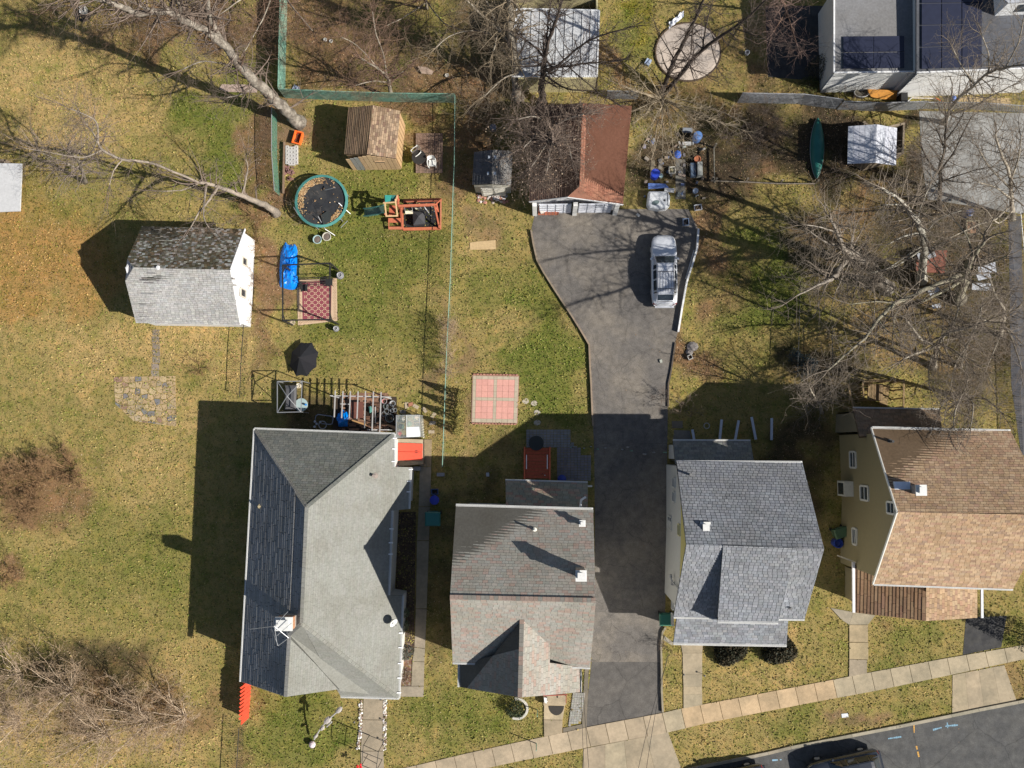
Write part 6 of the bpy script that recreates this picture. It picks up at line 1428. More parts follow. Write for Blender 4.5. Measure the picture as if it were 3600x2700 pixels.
chair(1467, 543, -.9, 'white plastic chair lying left beside the round table on the platform'); chair(1521, 580, 0.05, 'white plastic armchair upright on the right of the platform')
c = P(1478, 565); ft = thing('round_table', 'dark round metal table between the two white plastic chairs', 'table', c); mb = MB(); mb.col((.03, .028, .026)); mb.lathe((c.x, c.y, .72), [(.5, 0), (.52, .02), (.5, .03)], 22); mb.build('table_top', M_tint, ft)
mb = MB(); mb.col((.08, .08, .08)); mb.lathe((c.x, c.y, .1), [(.2, 0), (.03, .04), (.03, .62)], 8); mb.build('pedestal', M_tint, ft)
mb = MB()
ob = thing('lumber_pile', 'pale tan offcuts of lumber stacked behind the small grey shed', 'lumber', P(1703, 500))
for (a, b, w_, zz) in (((1672,487),(1725,497),.34,.3),((1694,472),(1710,515),.4,.15),((1715,480),(1722,522),.32,.2),((1698,505),(1726,503),.3,.35)):
    mb = MB(); mb.col(jit((1.1, .95, .7), .1)); mb.beam(P(*a, zz), P(*b, zz), w_, .1); mb.build('board', M_wood, ob)
disc_obj('metal_bin', 'dented bluish metal bin behind the lumber offcuts', 'bin', 1735, 456, [(.2, 0), (.24, .5), (.2, .5), (.18, .4)], (.25, .28, .33), M_gloss, 12)
# white washing tub and junk yard
tb_ = thing('laundry_tub', 'upturned dirty white plastic truck topper in the clutter above the driveway', 'topper', P(2315, 704))
o = [(2282,673),(2346,673),(2356,690),(2354,722),(2340,733),(2310,735),(2284,729),(2277,718)]
a = [P(x, y, .55) for x, y in o]; cc = sum(a, Vector())/len(a); b = [off(p + (p-cc)*.05, dz=-.53) for p in a]; n = len(a); t_ = [p.lerp(cc, .12)+Vector((0, 0, .08)) for p in a]
mb = MB(); mb.col((.56, .58, .60)); mb.add(a+b+t_, [(i, (i+1) % n, n+(i+1) % n, n+i) for i in range(n)] + [(i, 2*n+i, 2*n+(i+1) % n, (i+1) % n) for i in range(n)] + [tuple(range(3*n-1, 2*n-1, -1))]); mb.build('body', M_gloss, tb_)
mb = MB(); mb.col((.12, .16, .16)); mb.lathe(P(2305, 712, .64), [(.28, 0), (.2, .01), (.02, .012)], 12, 1, .6, .3); mb.build('puddle', M_gloss, tb_)
mb = MB(); mb.col((.03, .03, .04)); mb.lathe(P(2336, 704, .64), [(.08, 0), (.02, .012)], 10); mb.beam(P(2346, 676, .62), P(2349, 724, .62), .05, .04); mb.build('drain', M_tint, tb_)
disc_obj('barrel', 'bright blue barrel lid just above the white topper', 'barrel', 2300, 620, [(.29, 0), (.31, .6), (.33, .62), (.33, .68), (.2, .7)], (.03, .07, .55), M_gloss, 20)
disc_obj('barrel', 'light blue barrel half hidden under branches further up the clutter', 'barrel', 2447, 490, [(.3, 0), (.33, .7), (.3, .8), (.1, .86)], (.10, .2, .45), M_gloss, 16)
disc_obj('bucket', 'pale green small bucket touching the bright blue barrel', 'bucket', 2322, 622, [(.13, 0), (.16, .3), (.13, .3)], (.35, .5, .48), M_gloss, 10)
disc_obj('plant_pot', 'terracotta pot at the top of the clutter path', 'pot', 2450, 564, [(.18, 0), (.25, .3), (.2, .3), (.18, .22)], (.42, .16, .08), None, 14)
mb = MB(); mb.col((.10, .17, .42)); mb.slab([P(2279,644,.4), P(2340,646,.4), P(2352,660,.38), P(2279,664,.4)], .05); tag(mb.build('board', M_tint, None, origin=P(2310, 655)), 'blue board lying along the top edge of the white topper', 'board')
mb = MB(); mb.col((.5, .5, .5)); mb.slab([P(2336,660,.45), P(2370,662,.45), P(2370,677,.45), P(2336,673,.45)], .06); tag(mb.build('board', M_tint, None, origin=P(2350, 668)), 'pale grey board next to the upper right corner of the white topper', 'board')
open_crate('crate', 'pale ribbed crate right of the bright blue barrel', 'crate', 2361, 602, .48, .5, .3, .05, (.5, .48, .42), (.3, .28, .2)); 
box_obj('cabinet', 'long pale metal box standing upright beside the terracotta pot', 'box', 2456, 602, .34, .98, .6, 0, (.30, .31, .29)); box_obj('cabinet', 'long blue grey box left of the pale metal box', 'box', 2434, 602, .34, .95, .4, .05, (.10, .14, .2))
open_crate('planter', 'white rimmed rectangular planter at the right of the clutter', 'planter', 2452, 732, .55, .42, .25, .15, (.52, .52, .53), (.12, .08, .05)); open_crate('crate', 'dark crate with thin blue rim at the driveway corner', 'crate', 2409, 784, .45, .52, .3, .02, (.12, .16, .24), (.02, .02, .025))
box_obj('bottle', 'white plastic jug lying before the garage driveway', 'jug', 2243, 757, .26, .16, .14, -.7, (.5, .5, .48)); disc_obj('bucket', 'light blue crumpled bucket near the middle right of the clutter', 'bucket', 2443, 675, [(.16, 0), (.2, .3), (.15, .3)], (.25, .3, .38), None, 9)
box_obj('board', 'pale white board high in the clutter by the light blue barrel', 'board', 2414, 506, .62, .24, .12, 0, (.42, .42, .42)); box_obj('box', 'grey flat box near the top of the clutter', 'box', 2416, 460, .7, .3, .2, -.05, (.2, .22, .25))
mb = MB(); mb.col((.05, .12, .45)); c = P(2382, 545, .2); mb.lathe(c, [(.2, 0), (.26, .12), (.1, .22)], 7, 1, 1.2); tag(mb.build('bag', M_gloss, None, origin=c), 'crumpled dark blue bag under the pale branches', 'bag')
for x, y, c_, lb in ((2295,583,(.2,.17,.12),'tan plank leaning left of the pale ribbed crate'),(2322,578,(.22,.2,.17),'second weathered plank above the bright blue barrel')):
    box_obj('plank', lb, 'plank', x, y, .26, .75, .08, -.1, c_)
mb = MB()
junk = MB()
for k in range(60):
    x, y = random.uniform(2265, 2480), random.uniform(470, 700); c = P(x, y); junk.col(jit(random.choice([(.2, .2, .22), (.1, .09, .08), (.25, .2, .16), (.12, .16, .25), (.3, .3, .3)]), .3)); junk.box(c, random.uniform(.08, .35), random.uniform(.05, .25), random.uniform(.04, .2), random.uniform(0, 3))
o = junk.build('scrap', M_tint, None, origin=P(2370, 600)); tag(o, 'loose scrap and sticks strewn around the barrels', 'scrap'); o['kind'] = 'stuff'
sheet('path', [(2375,560),(2410,560),(2410,700),(2375,700)], .01, mat('dirt_path', (.13, .12, .10), .9, .25, 4, c2=(.18, .17, .15)), paved=True)
# fire pit group on lower lawn
open_crate('planter', 'small white rimmed square planter in the leaf litter right of the driveway', 'planter', 2424, 1257, .34, .34, .3, .4, (.55, .53, .48), (.06, .04, .03))
for x, y, r, lb in ((2423,1238,.22,'grey stone touching the white rimmed planter'),(2434,1219,.33,'larger dark grey stone above the white rimmed planter')): disc_obj('stone', lb, 'stone', x, y, [(r, 0), (r*1.05, .1), (r*.5, .2)], (.2, .18, .17), None, 9, sx=1.2)
box_obj('litter', 'small pale jug on the lower driveway near its right edge', 'jug', 2323, 1270, .16, .22, .12, .2, (.36, .38, .33))
box_obj('cover_plate', 'small white utility cover on the verge beside the street', 'cover', 2970, 2515, .44, .26, .03, .12, (.6, .62, .64))
# canoe
cn = thing('canoe', 'dark green canoe lying upside down by the right hand fence', 'canoe', P(2868, 525))
N_ = 18; vs = []; prof = []
for i in range(N_+1):
    t = i/N_; y = 418+(630-418)*t; w_ = max(.02, .48*math.sin(math.pi*t)**.62); hgt = .42*math.sin(math.pi*t)**.3 if 0 < t < 1 else .12; xx = 2872 - 3*t
    c = P(xx, y, 0)
    for k in range(7): a = math.pi*k/6; vs.append((c.x+w_*math.cos(a), c.y, .12+hgt*math.sin(a)**.8 if k not in (0, 6) else .12))
mb = MB(); mb.add(vs, [(i*7+k, (i+1)*7+k, (i+1)*7+k+1, i*7+k+1) for i in range(N_) for k in range(6)]); mb.build('hull', mat('canoe_green', (.02, .16, .13), .45, .15, 3, spec=.5), cn, smooth=True)
for s in (0, 6):
    mb = MB(); mb.col((.4, .42, .42)); mb.tube([Vector(vs[i*7+s]) for i in range(N_+1)], .025, 5); mb.build('gunwale', M_tint, cn)
# items under NE house wall
tbn = thing('bathtub', 'old oval trough with pale rim by the white sided house', 'trough', P(3022, 335)); c = P(3022, 334, .0); mb = MB(); mb.col((.1, .09, .07)); mb.lathe((c.x, c.y, 0), [(.45, 0), (.52, .4), (.46, .4), (.4, .25)], 16, 1.05, .62); mb.build('body', M_tint, tbn); mb = MB(); mb.col((.5, .5, .5)); mb.torus((c.x, c.y, .41), .53, .03, 20, 5, 1.0, .6); mb.build('rim', M_tint, tbn)
mb = MB(); mb.col((.55, .25, .05)); mb.slab([P(3048,313,.7), P(3156,318,.7), P(3150,350,.15), P(3100,348,.2), P(3062,340,.3)], .05); tag(mb.build('tarpaulin', M_tint, None, origin=P(3100, 330)), 'orange tarpaulin leaning along the foot of the white siding', 'tarpaulin')
c = P(3284, 322); ch = thing('garden_chair', 'red plastic chair in front of the white sided wall', 'chair', c); mb = MB(); mb.col((.55, .02, .05)); mb.box((c.x, c.y, .4), .5, .5, .05); mb.build('seat', M_gloss, ch); mb = MB(); mb.col((.55, .02, .05)); mb.box((c.x, c.y+.25, .42), .5, .06, .5); mb.build('backrest', M_gloss, ch)
for sx in (-1, 1):
    for sy in (-1, 1): mb = MB(); mb.col((.4, .02, .04)); mb.box((c.x+.22*sx, c.y+.22*sy, 0), .05, .05, .4); mb.build('leg', M_gloss, ch)
ft = thing('cart_frame', 'orange and white tube frame lying on the strip below the red chair', 'frame', P(3250, 350)); 
for a, b, cl in (((3205,344),(3290,346),(.6,.55,.5)),((3203,358),(3285,360),(.6,.55,.5)),((3288,344),(3320,360),(.6,.15,.05)),((3205,344),(3180,366),(.5,.5,.5)),((3290,360),(3316,364),(.55,.15,.05))): mb = MB(); mb.col(cl); mb.tube([P(*a, .3), P(*b, .3)], .04, 6); mb.build('tube', M_tint, ft)
disc_obj('ball', 'blue ball beside the orange and white tube frame', 'ball', 3347, 349, [(.03, 0), (.15, .08), (.2, .2), (.15, .32), (.03, .4)], (.08, .16, .45), M_gloss, 12)
box_obj('compost_bin', 'two dark bins below the orange tarpaulin', 'bin', 3163, 352, .45, .8, .8, 0, (.02, .02, .02)); 
mb = MB(); mb.col((.38, .28, .15)); mb.slab([P(3360,338,.02), P(3550,345,.02), P(3555,372,.02), P(3380,378,.02), P(3340,362,.02)], .03); struct(mb.build('bare_soil', M_tint, None))
# white flag figure at front lawn: banner pole lying
mb = MB(); mb.col((.62, .64, .7)); c = P(2395, 58); 
sm = thing('crumpled_sheet', 'crumpled white plastic sheet above the round beige pool base', 'sheet', c); vs = []
for i in range(9):
    for j in range(4): vs.append(P(2352+i*6.5, 78-i*4.5+j*7+random.uniform(-3, 3)-(6 if i > 5 else 0), random.uniform(.03, .3)))
mb.add(vs, [(i*4+j, i*4+j+1, (i+1)*4+j+1, (i+1)*4+j) for i in range(8) for j in range(3)]); mb.build('sheet', M_gloss, sm)
box_obj('box', 'small bluish white box between the pool base and the pale bush', 'box', 2277, 222, .36, .45, .25, -.5, (.35, .42, .55))
disc_obj('bucket', 'dark bucket with white rim right of the pool base', 'bucket', 2624, 190, [(.15, 0), (.18, .3), (.14, .3), (.12, .1)], (.35, .36, .38), None, 12)
for x, y, lb in ((1145,142,'small white pot left of the pair in the northern lawn'),(1165,147,'small white pot right of the pair in the northern lawn')): disc_obj('small_pot', lb, 'pot', x, y, [(.09, 0), (.13, .15), (.09, .15), (.08, .05)], (.6, .6, .56), None, 10)
mb = MB(); mb.col((.3, .22, .17)); mb.slab([P(1468,232,.3), P(1500,236,.2), P(1524,250,.1), P(1518,262,.1), P(1482,258,.2)], .05); tag(mb.build('tarp_piece', M_tint, None, origin=P(1495, 246)), 'faded brownish cloth piece above the green fence', 'cloth')
disc_obj('small_pot', 'off white bowl right of the faded brownish cloth', 'bowl', 1572, 267, [(.1, 0), (.16, .12), (.12, .12)], (.5, .45, .38), None, 10)
disc_obj('ball', 'dull red ball beside the green fence corner', 'ball', 1572, 341, [(.03, 0), (.12, .06), (.15, .14), (.1, .25), (.02, .28)], (.32, .05, .05), None, 10)
# lawn clutter front of house 1: white ball + dark mats
c = P(1102, 2612); bd = thing('bird_ornament', 'lawn ornament pole with pinkish white globe in the front lawn of the grey house', 'ornament', c); mb = MB(); mb.col((.6, .52, .54)); mb.lathe((c.x, c.y, .1), [(.05, 0), (.2, .08), (.24, .22), (.16, .34), (.03, .4)], 10); mb.build('globe', M_tint, bd)
for a, b in (((1104,2600,.4),(1130,2555,1.2)),((1130,2555,1.2),(1165,2520,1.8)),((1165,2520,1.8),(1202,2488,2.2)),((1148,2555,1.3),(1166,2538,1.7))): mb = MB(); mb.col((.4, .38, .36)); mb.tube([P(*a), P(*b)], .05, 6); mb.build('pole', M_tint, bd)
for cxy_, rx in (((1152,2532,1.7),.34),((1192,2496,2.2),.28),((1110,2588,.9),.2),((1133,2560,1.5),.22)): c_ = P(*cxy_); mb = MB(); mb.col((.35, .32, .3)); mb.lathe(c_, [(rx*.4, -.05), (rx, 0), (rx*.4, .06)], 8, 1, .6, .8); mb.build('vane', M_tint, bd)
ar = thing('metal_arch', 'thin metal garden arch with handrails across the front path of the grey house', 'arch', P(1300, 2650))
for a, b in (((1277,2620,2.0),(1272,2690,2.0)),((1279,2620,2.0),(1330,2643,2.0)),((1272,2690,2.0),(1322,2710,2.0)),((1330,2643,2.0),(1322,2710,2.0)),((1278,2660,1.2),(1325,2685,1.1))): mb = MB(); mb.tube([P(*a), P(*b)], .022, 5); mb.build('bar', M_darkmetal, ar)
for x, y in ((1278,2620),(1330,2643),(1272,2690),(1323,2710)): q = P(x, y, 2.0); mb = MB(); mb.tube([(q.x, q.y, 0), q], .022, 5); mb.build('post', M_darkmetal, ar)
mb = MB(); mb.col((.7, .02, .03))
for k in range(14): c = P(1262+random.uniform(-9, 9), 2694+random.uniform(-8, 8), .9); mb.lathe(c, [(.02, 0), (.07, .05), (.02, .1)], 6)
tag(mb.build('red_flowers', M_tint, None, origin=P(1262, 2694)), 'cluster of red flowers at the foot of the metal arch', 'flowers')
for k, (x, y, lb) in enumerate(((1250,2532,'thin path light left of the front path middle'),(1362,2468,'thin path light right of the front path near the house'),(1360,2534,'thin path light right of the front path middle'),(1352,2602,'thin path light right of the front path lower end'),(2401,2366,'dark path light left of the walk of the blue-grey roofed house'),(2473,2370,'dark path light right of the walk of the blue-grey roofed house'))):
    c = P(x, y); o = thing('path_light', lb, 'path light', c, 'path lights along the front walks'); mb = MB(); mb.col((.1, .1, .1)); mb.tube([c, off(c, dz=.4)], .015, 5); mb.build('stake', M_tint, o); mb = MB(); mb.col((.12, .12, .12)); mb.lathe(off(c, dz=.38), [(.04, 0), (.07, .05), (.01, .1)], 8); mb.build('lamp_head', M_tint, o)
# planter ring with bush at house 2
c = P(1817, 2490); rp = thing('stone_ring', 'curved ring of pale stones around a bush by the front stoop', 'planter', c)
for k in range(22): t = -1.9+k*.17; mb = MB(); mb.col(jit((.5, .48, .42), .12)); mb.box((c.x+.72*math.cos(t), c.y+.66*math.sin(t), 0), .16, .12, .14, t); mb.build('stone', M_tint, rp)
# downspouts lying behind house 3
for a, b, lb in (((2537,1475,.3),(2530,1548,.3),'greenish pipe lying behind the low rear roof, second from left'),((2597,1478,.3),(2584,1548,.3),'white blue pipe behind the low rear roof, third from left'),((2642,1466,.3),(2657,1545,.3),'long white pipe behind the low rear roof, fourth from left'),((2713,1470,.3),(2712,1547,.3),'white pipe rightmost behind the blue-grey roofed house'),((2434,1510,.3),(2440,1545,.3),'short grey pipe leftmost behind the low rear roof')):
    mb = MB(); mb.col((.5, .54, .62)); mb.beam(P(*a), P(*b), .16, .1); tag(mb.build('pipe', M_tint, None, origin=P(*a)), lb, 'pipe', 'pipes lying behind the blue-grey roofed house')
mb = MB(); mb.col((.4, .4, .38)); c = P(2484, 1497); mb.torus((c.x, c.y, .05), .19, .03, 20, 6); tag(mb.build('hoop', M_tint, None, origin=c), 'pale hoop lying in the shade behind the blue-grey roofed house', 'hoop')
sheet('paving', [(2370,1512),(2425,1514),(2432,1545),(2366,1545)], .03, M_concrete, (.6, .6, .62)); sheet('paving', [(2362,1480),(2400,1480),(2400,1505),(2362,1505)], .03, M_concrete, (.5, .48, .46))
# whites in wooded yard
for x, y, w_, h_, rz, lb in ((3450,950,1.2,.7,.1,'upper of three pale tabletops under the right hand trees'),(3438,978,.9,.45,.25,'middle pale tabletop under the right hand trees'),(3432,1015,1.35,.5,-.05,'rounded pale tabletop lowest of the three under the trees'),(3262,1024,.75,.6,.5,'pale tilted board among branches left of the tabletops'),(3275,1082,.6,.3,.2,'broken pale board pieces below the tilted board'),(3240,905,1.2,.6,.3,'pale sheet behind the birch trunk fork')):
    c = P(x, y); o = thing('outdoor_table', lb, 'table', c); mb = MB(); mb.col((.40, .42, .46)); mb.box((c.x, c.y, .7), w_, h_, .05, rz); mb.build('table_top', M_tint, o)
    for s in (-1, 1): mb = MB(); mb.col((.2, .2, .2)); mb.box((c.x+s*w_*.35, c.y, 0), .06, .06, .7, rz); mb.build('leg', M_tint, o)
disc_obj('barrel', 'dark blue barrel under the trees below the grey parking pad', 'barrel', 3393, 755, [(.26, 0), (.28, .7), (.2, .74)], (.04, .08, .22), M_gloss, 14)
open_crate('raised_bed', 'square timber raised bed with leaves under the right hand trees', 'planter', 3415, 802, .9, 1.0, .25, 0, (.30, .27, .18), (.3, .17, .1), M_tint)
mb = MB(); mb.col((.20, .07, .045)); mb.slab([P(3225,880,.5), P(3330,880,.5), P(3320,960,.5), P(3220,955,.5)], .1); o = mb.build('red_mat', M_tint, None, origin=P(3270, 920)); tag(o, 'dull red panel lying under the birch trunk', 'panel')
# overhead cables
for k, (a, b, lb) in enumerate((((2041,2345,6.0),(2055,2760,7.5),'thin service cable running down over the curb strip'),((2044,2345,6.0),(2075,2760,7.4),'second thin cable beside the curb strip cable'),((2352,2300,5.5),(2225,2790,7.5),'long thin cable crossing the dark driveway to the right house'),((2350,2290,5.6),(2260,2790,7.6),'upper of two cables crossing towards the blue-grey roofed house'))):
    p, q = P(*a), P(*b); mb = MB(); mb.tube([p.lerp(q, i/10)+Vector((0, 0, -.6*math.sin(math.pi*i/10))) for i in range(11)], .013, 4); tag(mb.build('service_cable', M_black, None, origin=p), lb, 'cable', 'overhead service cables')

# ------------------------------------------------------------------ cars
def car(label, px, py, rz, L_, W_, H_, col, roofrack=True, wagon=True, paint=None, z0=.0, name='station_wagon', cat='car', rear_light=(.3, .01, .01)):
    c = P(px, py); root = thing(name, label, cat, c); mp = paint or M_gloss
    # local frame: +y nose; built around the origin then turned
    co, si = math.cos(rz), math.sin(rz)
    def q(x, y, z): return Vector((c.x+x*co-y*si, c.y+x*si+y*co, z))
    hl = L_/2; hw = W_/2
    st = [(-hl, .70, .50, .62), (-hl+.06, .86, .42, .80), (-hl+.25, .95, .36, .93), (-hl+.7, 1.0, .32, .97), (-hl*.4, 1.0, .30, .98), (0, 1.0, .30, .97), (hl*.40, 1.0, .30, .95), (hl*.62, .985, .32, .92), (hl-.45, .93, .34, .86), (hl-.2, .84, .36, .80), (hl-.06, .72, .42, .70), (hl, .56, .48, .60)]
    k = H_/1.45; rows = []
    for (y, w_, zb, zt) in st:
        w_ *= hw; zt *= k; r = [(w_*.90, zb), (w_*.985, zb+.12), (w_, zb+(zt-zb)*.5), (w_*.97, zt-.10), (w_*.86, zt-.02), (w_*.55, zt+.015), (0, zt+.03)]
        rows.append([q(x, y, z) for x, z in r] + [q(-x, y, z) for x, z in reversed(r[:-1])])
    n = len(rows[0]); mb = MB(); mb.col(col); vs = [p for r in rows for p in r]
    mb.add(vs, [(i*n+j, (i+1)*n+j, (i+1)*n+j+1, i*n+j+1) for i in range(len(rows)-1) for j in range(n-1)] + [tuple(range(n)), tuple((len(rows)-1)*n+j for j in range(n-1, -1, -1))] + [((i+1)*n, i*n, i*n+n-1, (i+1)*n+n-1) for i in range(len(rows)-1)])
    body = mb.build('body', mp, root, smooth=True)
    # cabin
    zb = .93*k; zr = H_
    if wagon: cs = [(hl*.40, .86, .80, zb+.02), (hl*.14, .86, .66, zr-.03), (-.05, .87, .665, zr), (-hl*.30, .87, .66, zr), (-hl*.62, .86, .64, zr-.04), (-hl*.70, .85, .60, zr-.07), (-hl*.90, .80, .60, zb+.14)]
    else: cs = [(hl*.36, .86, .80, zb+.02), (hl*.05, .86, .66, zr-.03), (-.2, .87, .67, zr), (-hl*.30, .86, .65, zr-.01), (-hl*.48, .85, .62, zr-.05), (-hl*.50, .85, .62, zr-.06), (-hl*.78, .80, .70, zb+.03)]
    def ring(y, wb, wr, zt): 
        return [q(hw*wb, y, zb), q(hw*(wb*.45+wr*.55), y, zb+(zt-zb)*.6), q(hw*wr, y, zt-.03), q(hw*wr*.9, y, zt), q(hw*wr*.45, y, zt+.02), q(0, y, zt+.028), q(-hw*wr*.45, y, zt+.02), q(-hw*wr*.9, y, zt), q(-hw*wr, y, zt-.03), q(-hw*(wb*.45+wr*.55), y, zb+(zt-zb)*.6), q(-hw*wb, y, zb)]
    R = [ring(*s) for s in cs]; n = 11
    roof = MB(); roof.col(col); 
    for i in range(len(R)-1):
        for j in range(n-1):
            top = 2 <= j <= 7; 
            f = [R[i][j], R[i+1][j], R[i+1][j+1], R[i][j+1]]
            roof.add(f, [(0, 1, 2, 3)])
    roof.build('roof', mp, body, smooth=False)
    def lerpq(f, m): cc = sum(f, Vector())/4; return [p.lerp(cc, m) for p in f]
    def nrm(f): nn = (f[2]-f[0]).cross(f[3]-f[1]).normalized(); cc = sum(f, Vector())/4; return nn if nn.dot(cc-q(0, 0, .6)) > 0 else -nn
    for nm, i in (('windshield', 0), ('rear_window', len(R)-2)):
        g_ = MB(); A_, B_ = R[i], R[i+1]
        for j in range(2, 8):
            a0, a1, b0, b1 = A_[j], A_[j+1], B_[j], B_[j+1]
            t0, t1 = (.10, .93) if i == 0 else (.14, .86)
            f = [a0.lerp(b0, t0), a0.lerp(b0, t1), a1.lerp(b1, t1), a1.lerp(b1, t0)]; nn = nrm(f); 
            if j == 2: f[0] = f[0].lerp(f[3], .25); f[1] = f[1].lerp(f[2], .25)
            if j == 7: f[3] = f[3].lerp(f[0], .25); f[2] = f[2].lerp(f[1], .25)
            g_.add([p+nn*.012 for p in f], [(0, 1, 2, 3)])
        g_.build(nm, M_glass, root)
    for i in range(1, len(R)-2):
        if i == len(R)-3 and not wagon: continue
        for (j0, j1, j2) in ((0, 1, 2), (10, 9, 8)):
            g_ = MB(); 
            f = [R[i][j0].lerp(R[i][j2], .12), R[i+1][j0].lerp(R[i+1][j2], .12), R[i+1][j0].lerp(R[i+1][j2], .92), R[i][j0].lerp(R[i][j2], .92)]
            d_ = (f[1]-f[0]).normalized()*.06; f = [f[0]+d_, f[1]-d_, f[2]-d_, f[3]+d_]; s = 1 if j0 == 0 else -1; nn = Vector((co*s, si*s, .35)).normalized()
            ff = [p + nn*.035 for p in f]; g_.add(ff, [(0, 1, 2, 3), (3, 2, 1, 0)]); g_.build('side_window', M_glass, root)
    if roofrack:
        for s in (-1, 1):
            mb = MB(); mb.col((.06, .06, .07)); mb.tube([q(s*hw*.60, hl*.12, H_+.05), q(s*hw*.60, -hl*.62, H_+.04)], .016, 5); mb.build('roof_rail', M_tint, root)
        for y in (-hl*.10, -hl*.58):
            mb = MB(); mb.col((.06, .06, .07)); mb.tube([q(-hw*.6, y, H_+.06), q(hw*.6, y, H_+.06)], .022, 5); mb.build('cross_bar', M_tint, root)
        for t in (-.42, -.21, 0, .21, .42):
            mb = MB(); mb.col((.15, .15, .16)); mb.beam(q(t*hw, -hl*.12, H_+.035), q(t*hw, -hl*.66, H_+.02), .014, .02); mb.build('roof_strip', M_tint, root)
    for s in (-1, 1):
        mb = MB(); mb.col(col); mb.add([q(s*hw*.93, hl*.34, .95*k), q(s*hw*1.1, hl*.33, .98*k), q(s*hw*1.1, hl*.27, .98*k), q(s*hw*.93, hl*.29, .95*k), q(s*hw*.93, hl*.34, 1.06*k), q(s*hw*1.1, hl*.32, 1.08*k), q(s*hw*1.1, hl*.27, 1.08*k), q(s*hw*.93, hl*.29, 1.06*k)], [(0, 1, 2, 3), (4, 5, 6, 7), (0, 1, 5, 4), (1, 2, 6, 5), (2, 3, 7, 6)]); mb.build('mirror', mp, root)
        for y in (hl*.62, -hl*.58):
            mb = MB(); mb.col((.015, .015, .015)); mb.tube([q(s*hw*.74, y, .32), q(s*hw*.97, y, .32)], .32, 16); wl = mb.build('wheel', M_tint, root); mb = MB(); mb.col((.4, .4, .4)); mb.tube([q(s*hw*.97, y, .32), q(s*hw*.985, y, .32)], .19, 12); mb.build('rim', M_tint, wl)
        mb = MB(); mb.col((.7, .7, .68)); mb.add([q(s*hw*.52, hl-.02, .58*k), q(s*hw*.80, hl-.17, .62*k), q(s*hw*.78, hl-.25, .76*k), q(s*hw*.5, hl-.08, .72*k)], [(0, 1, 2, 3), (3, 2, 1, 0)]); mb.build('headlight', M_gloss, root)
        mb = MB(); mb.col(rear_light); mb.add([q(s*hw*.60, -hl-.0, .62*k), q(s*hw*.88, -hl+.08, .62*k), q(s*hw*.90, -hl+.18, .86*k), q(s*hw*.66, -hl+.06, .84*k)], [(0, 1, 2, 3), (3, 2, 1, 0)]); mb.build('tail_light', M_gloss, root)
    mb = MB(); mb.col(tuple(v*.9 for v in col)); mb.beam(q(-hw*.72, -hl-.02, .5*k), q(hw*.72, -hl-.02, .5*k), .2, .22); mb.build('bumper', mp, root); mb = MB(); mb.col(tuple(v*.9 for v in col)); mb.beam(q(-hw*.5, hl-.06, .45*k), q(hw*.5, hl-.06, .45*k), .2, .2); mb.build('bumper', mp, root)
    mb = MB(); mb.col((.03, .03, .03)); mb.beam(q(-hw*.62, -hl*.905, .98*k), q(hw*.62, -hl*.905, .98*k), .02, .03); mb.build('trim_strip', M_tint, root)
    return root
M_silver = mat('silver_paint', (.62, .64, .68), .3, .03, 2, metal=.15, coat=.8, spec=.5)
M_carblack = mat('black_paint', (.022, .026, .035), .22, .05, 2, coat=1.0, spec=.6)
car('silver station wagon with roof rack parked alone on the wide asphalt driveway', 2330, 958, .0, 5.0, 1.82, 1.42, (1, 1, 1), paint=M_silver)
road_dir = math.atan2(P(2994, 2590).y-P(2700, 2652).y, P(2994, 2590).x-P(2700, 2652).x)
car('black sport utility vehicle parked at the kerb, cut by the bottom edge', 2956, 2692, road_dir+math.pi/2, 4.9, 1.9, 1.7, (1, 1, 1), False, True, M_carblack, name='parked_car', cat='car')
car('black car at the kerb left of the bigger one, only its edge showing', 2562, 2742, road_dir+math.pi/2, 4.7, 1.85, 1.5, (1, 1, 1), False, False, M_carblack, name='parked_car', cat='car')
# ================================================================== TREES
class TB:
    """fast tube soup for twigs (triangular tubes)"""
    def __init__(s): s.a = []; s.b = []; s.r0 = []; s.r1 = []
    def seg(s, a, b, r0, r1): s.a.append(a); s.b.append(b); s.r0.append(r0); s.r1.append(r1)
    def build(s, name, m, parent, n=3, kind=None):
        A = np.array(s.a); B = np.array(s.b); r0 = np.array(s.r0)[:, None]; r1 = np.array(s.r1)[:, None]; K = len(A); o0 = np.array(WO.get(parent.name, Vector((0, 0, 0))))
        D = B-A; D /= np.maximum(1e-9, np.linalg.norm(D, axis=1))[:, None]; U = np.where(np.abs(D[:, 2:3]) < .9, [[0, 0, 1.]], [[1., 0, 0]]); R = np.cross(D, U); R /= np.linalg.norm(R, axis=1)[:, None]; Q = np.cross(D, R)
        V = np.empty((K, 2*n, 3))
        for k in range(n):
            t = 2*math.pi*k/n; o = R*math.cos(t)+Q*math.sin(t); V[:, k] = A+o*r0; V[:, n+k] = B+o*r1
        V = V.reshape(-1, 3)-o0; base = (np.arange(K)*2*n)[:, None, None]
        F = np.array([[k, (k+1) % n, n+(k+1) % n, n+k] for k in range(n)])[None]+base; F = F.reshape(-1, 4).astype(np.int32)
        me = bpy.data.meshes.new(name); me.vertices.add(len(V)); me.vertices.foreach_set('co', V.astype(np.float32).ravel()); me.loops.add(F.size); me.polygons.add(len(F)); me.loops.foreach_set('vertex_index', F.ravel()); me.polygons.foreach_set('loop_start', np.arange(0, F.size, 4, dtype=np.int32)); me.update(calc_edges=True); me.materials.append(m)
        o = bpy.data.objects.new(name, me); COL.objects.link(o); o.parent = parent; WO[o.name] = Vector(o0)
        if kind: o['kind'] = kind
        return o
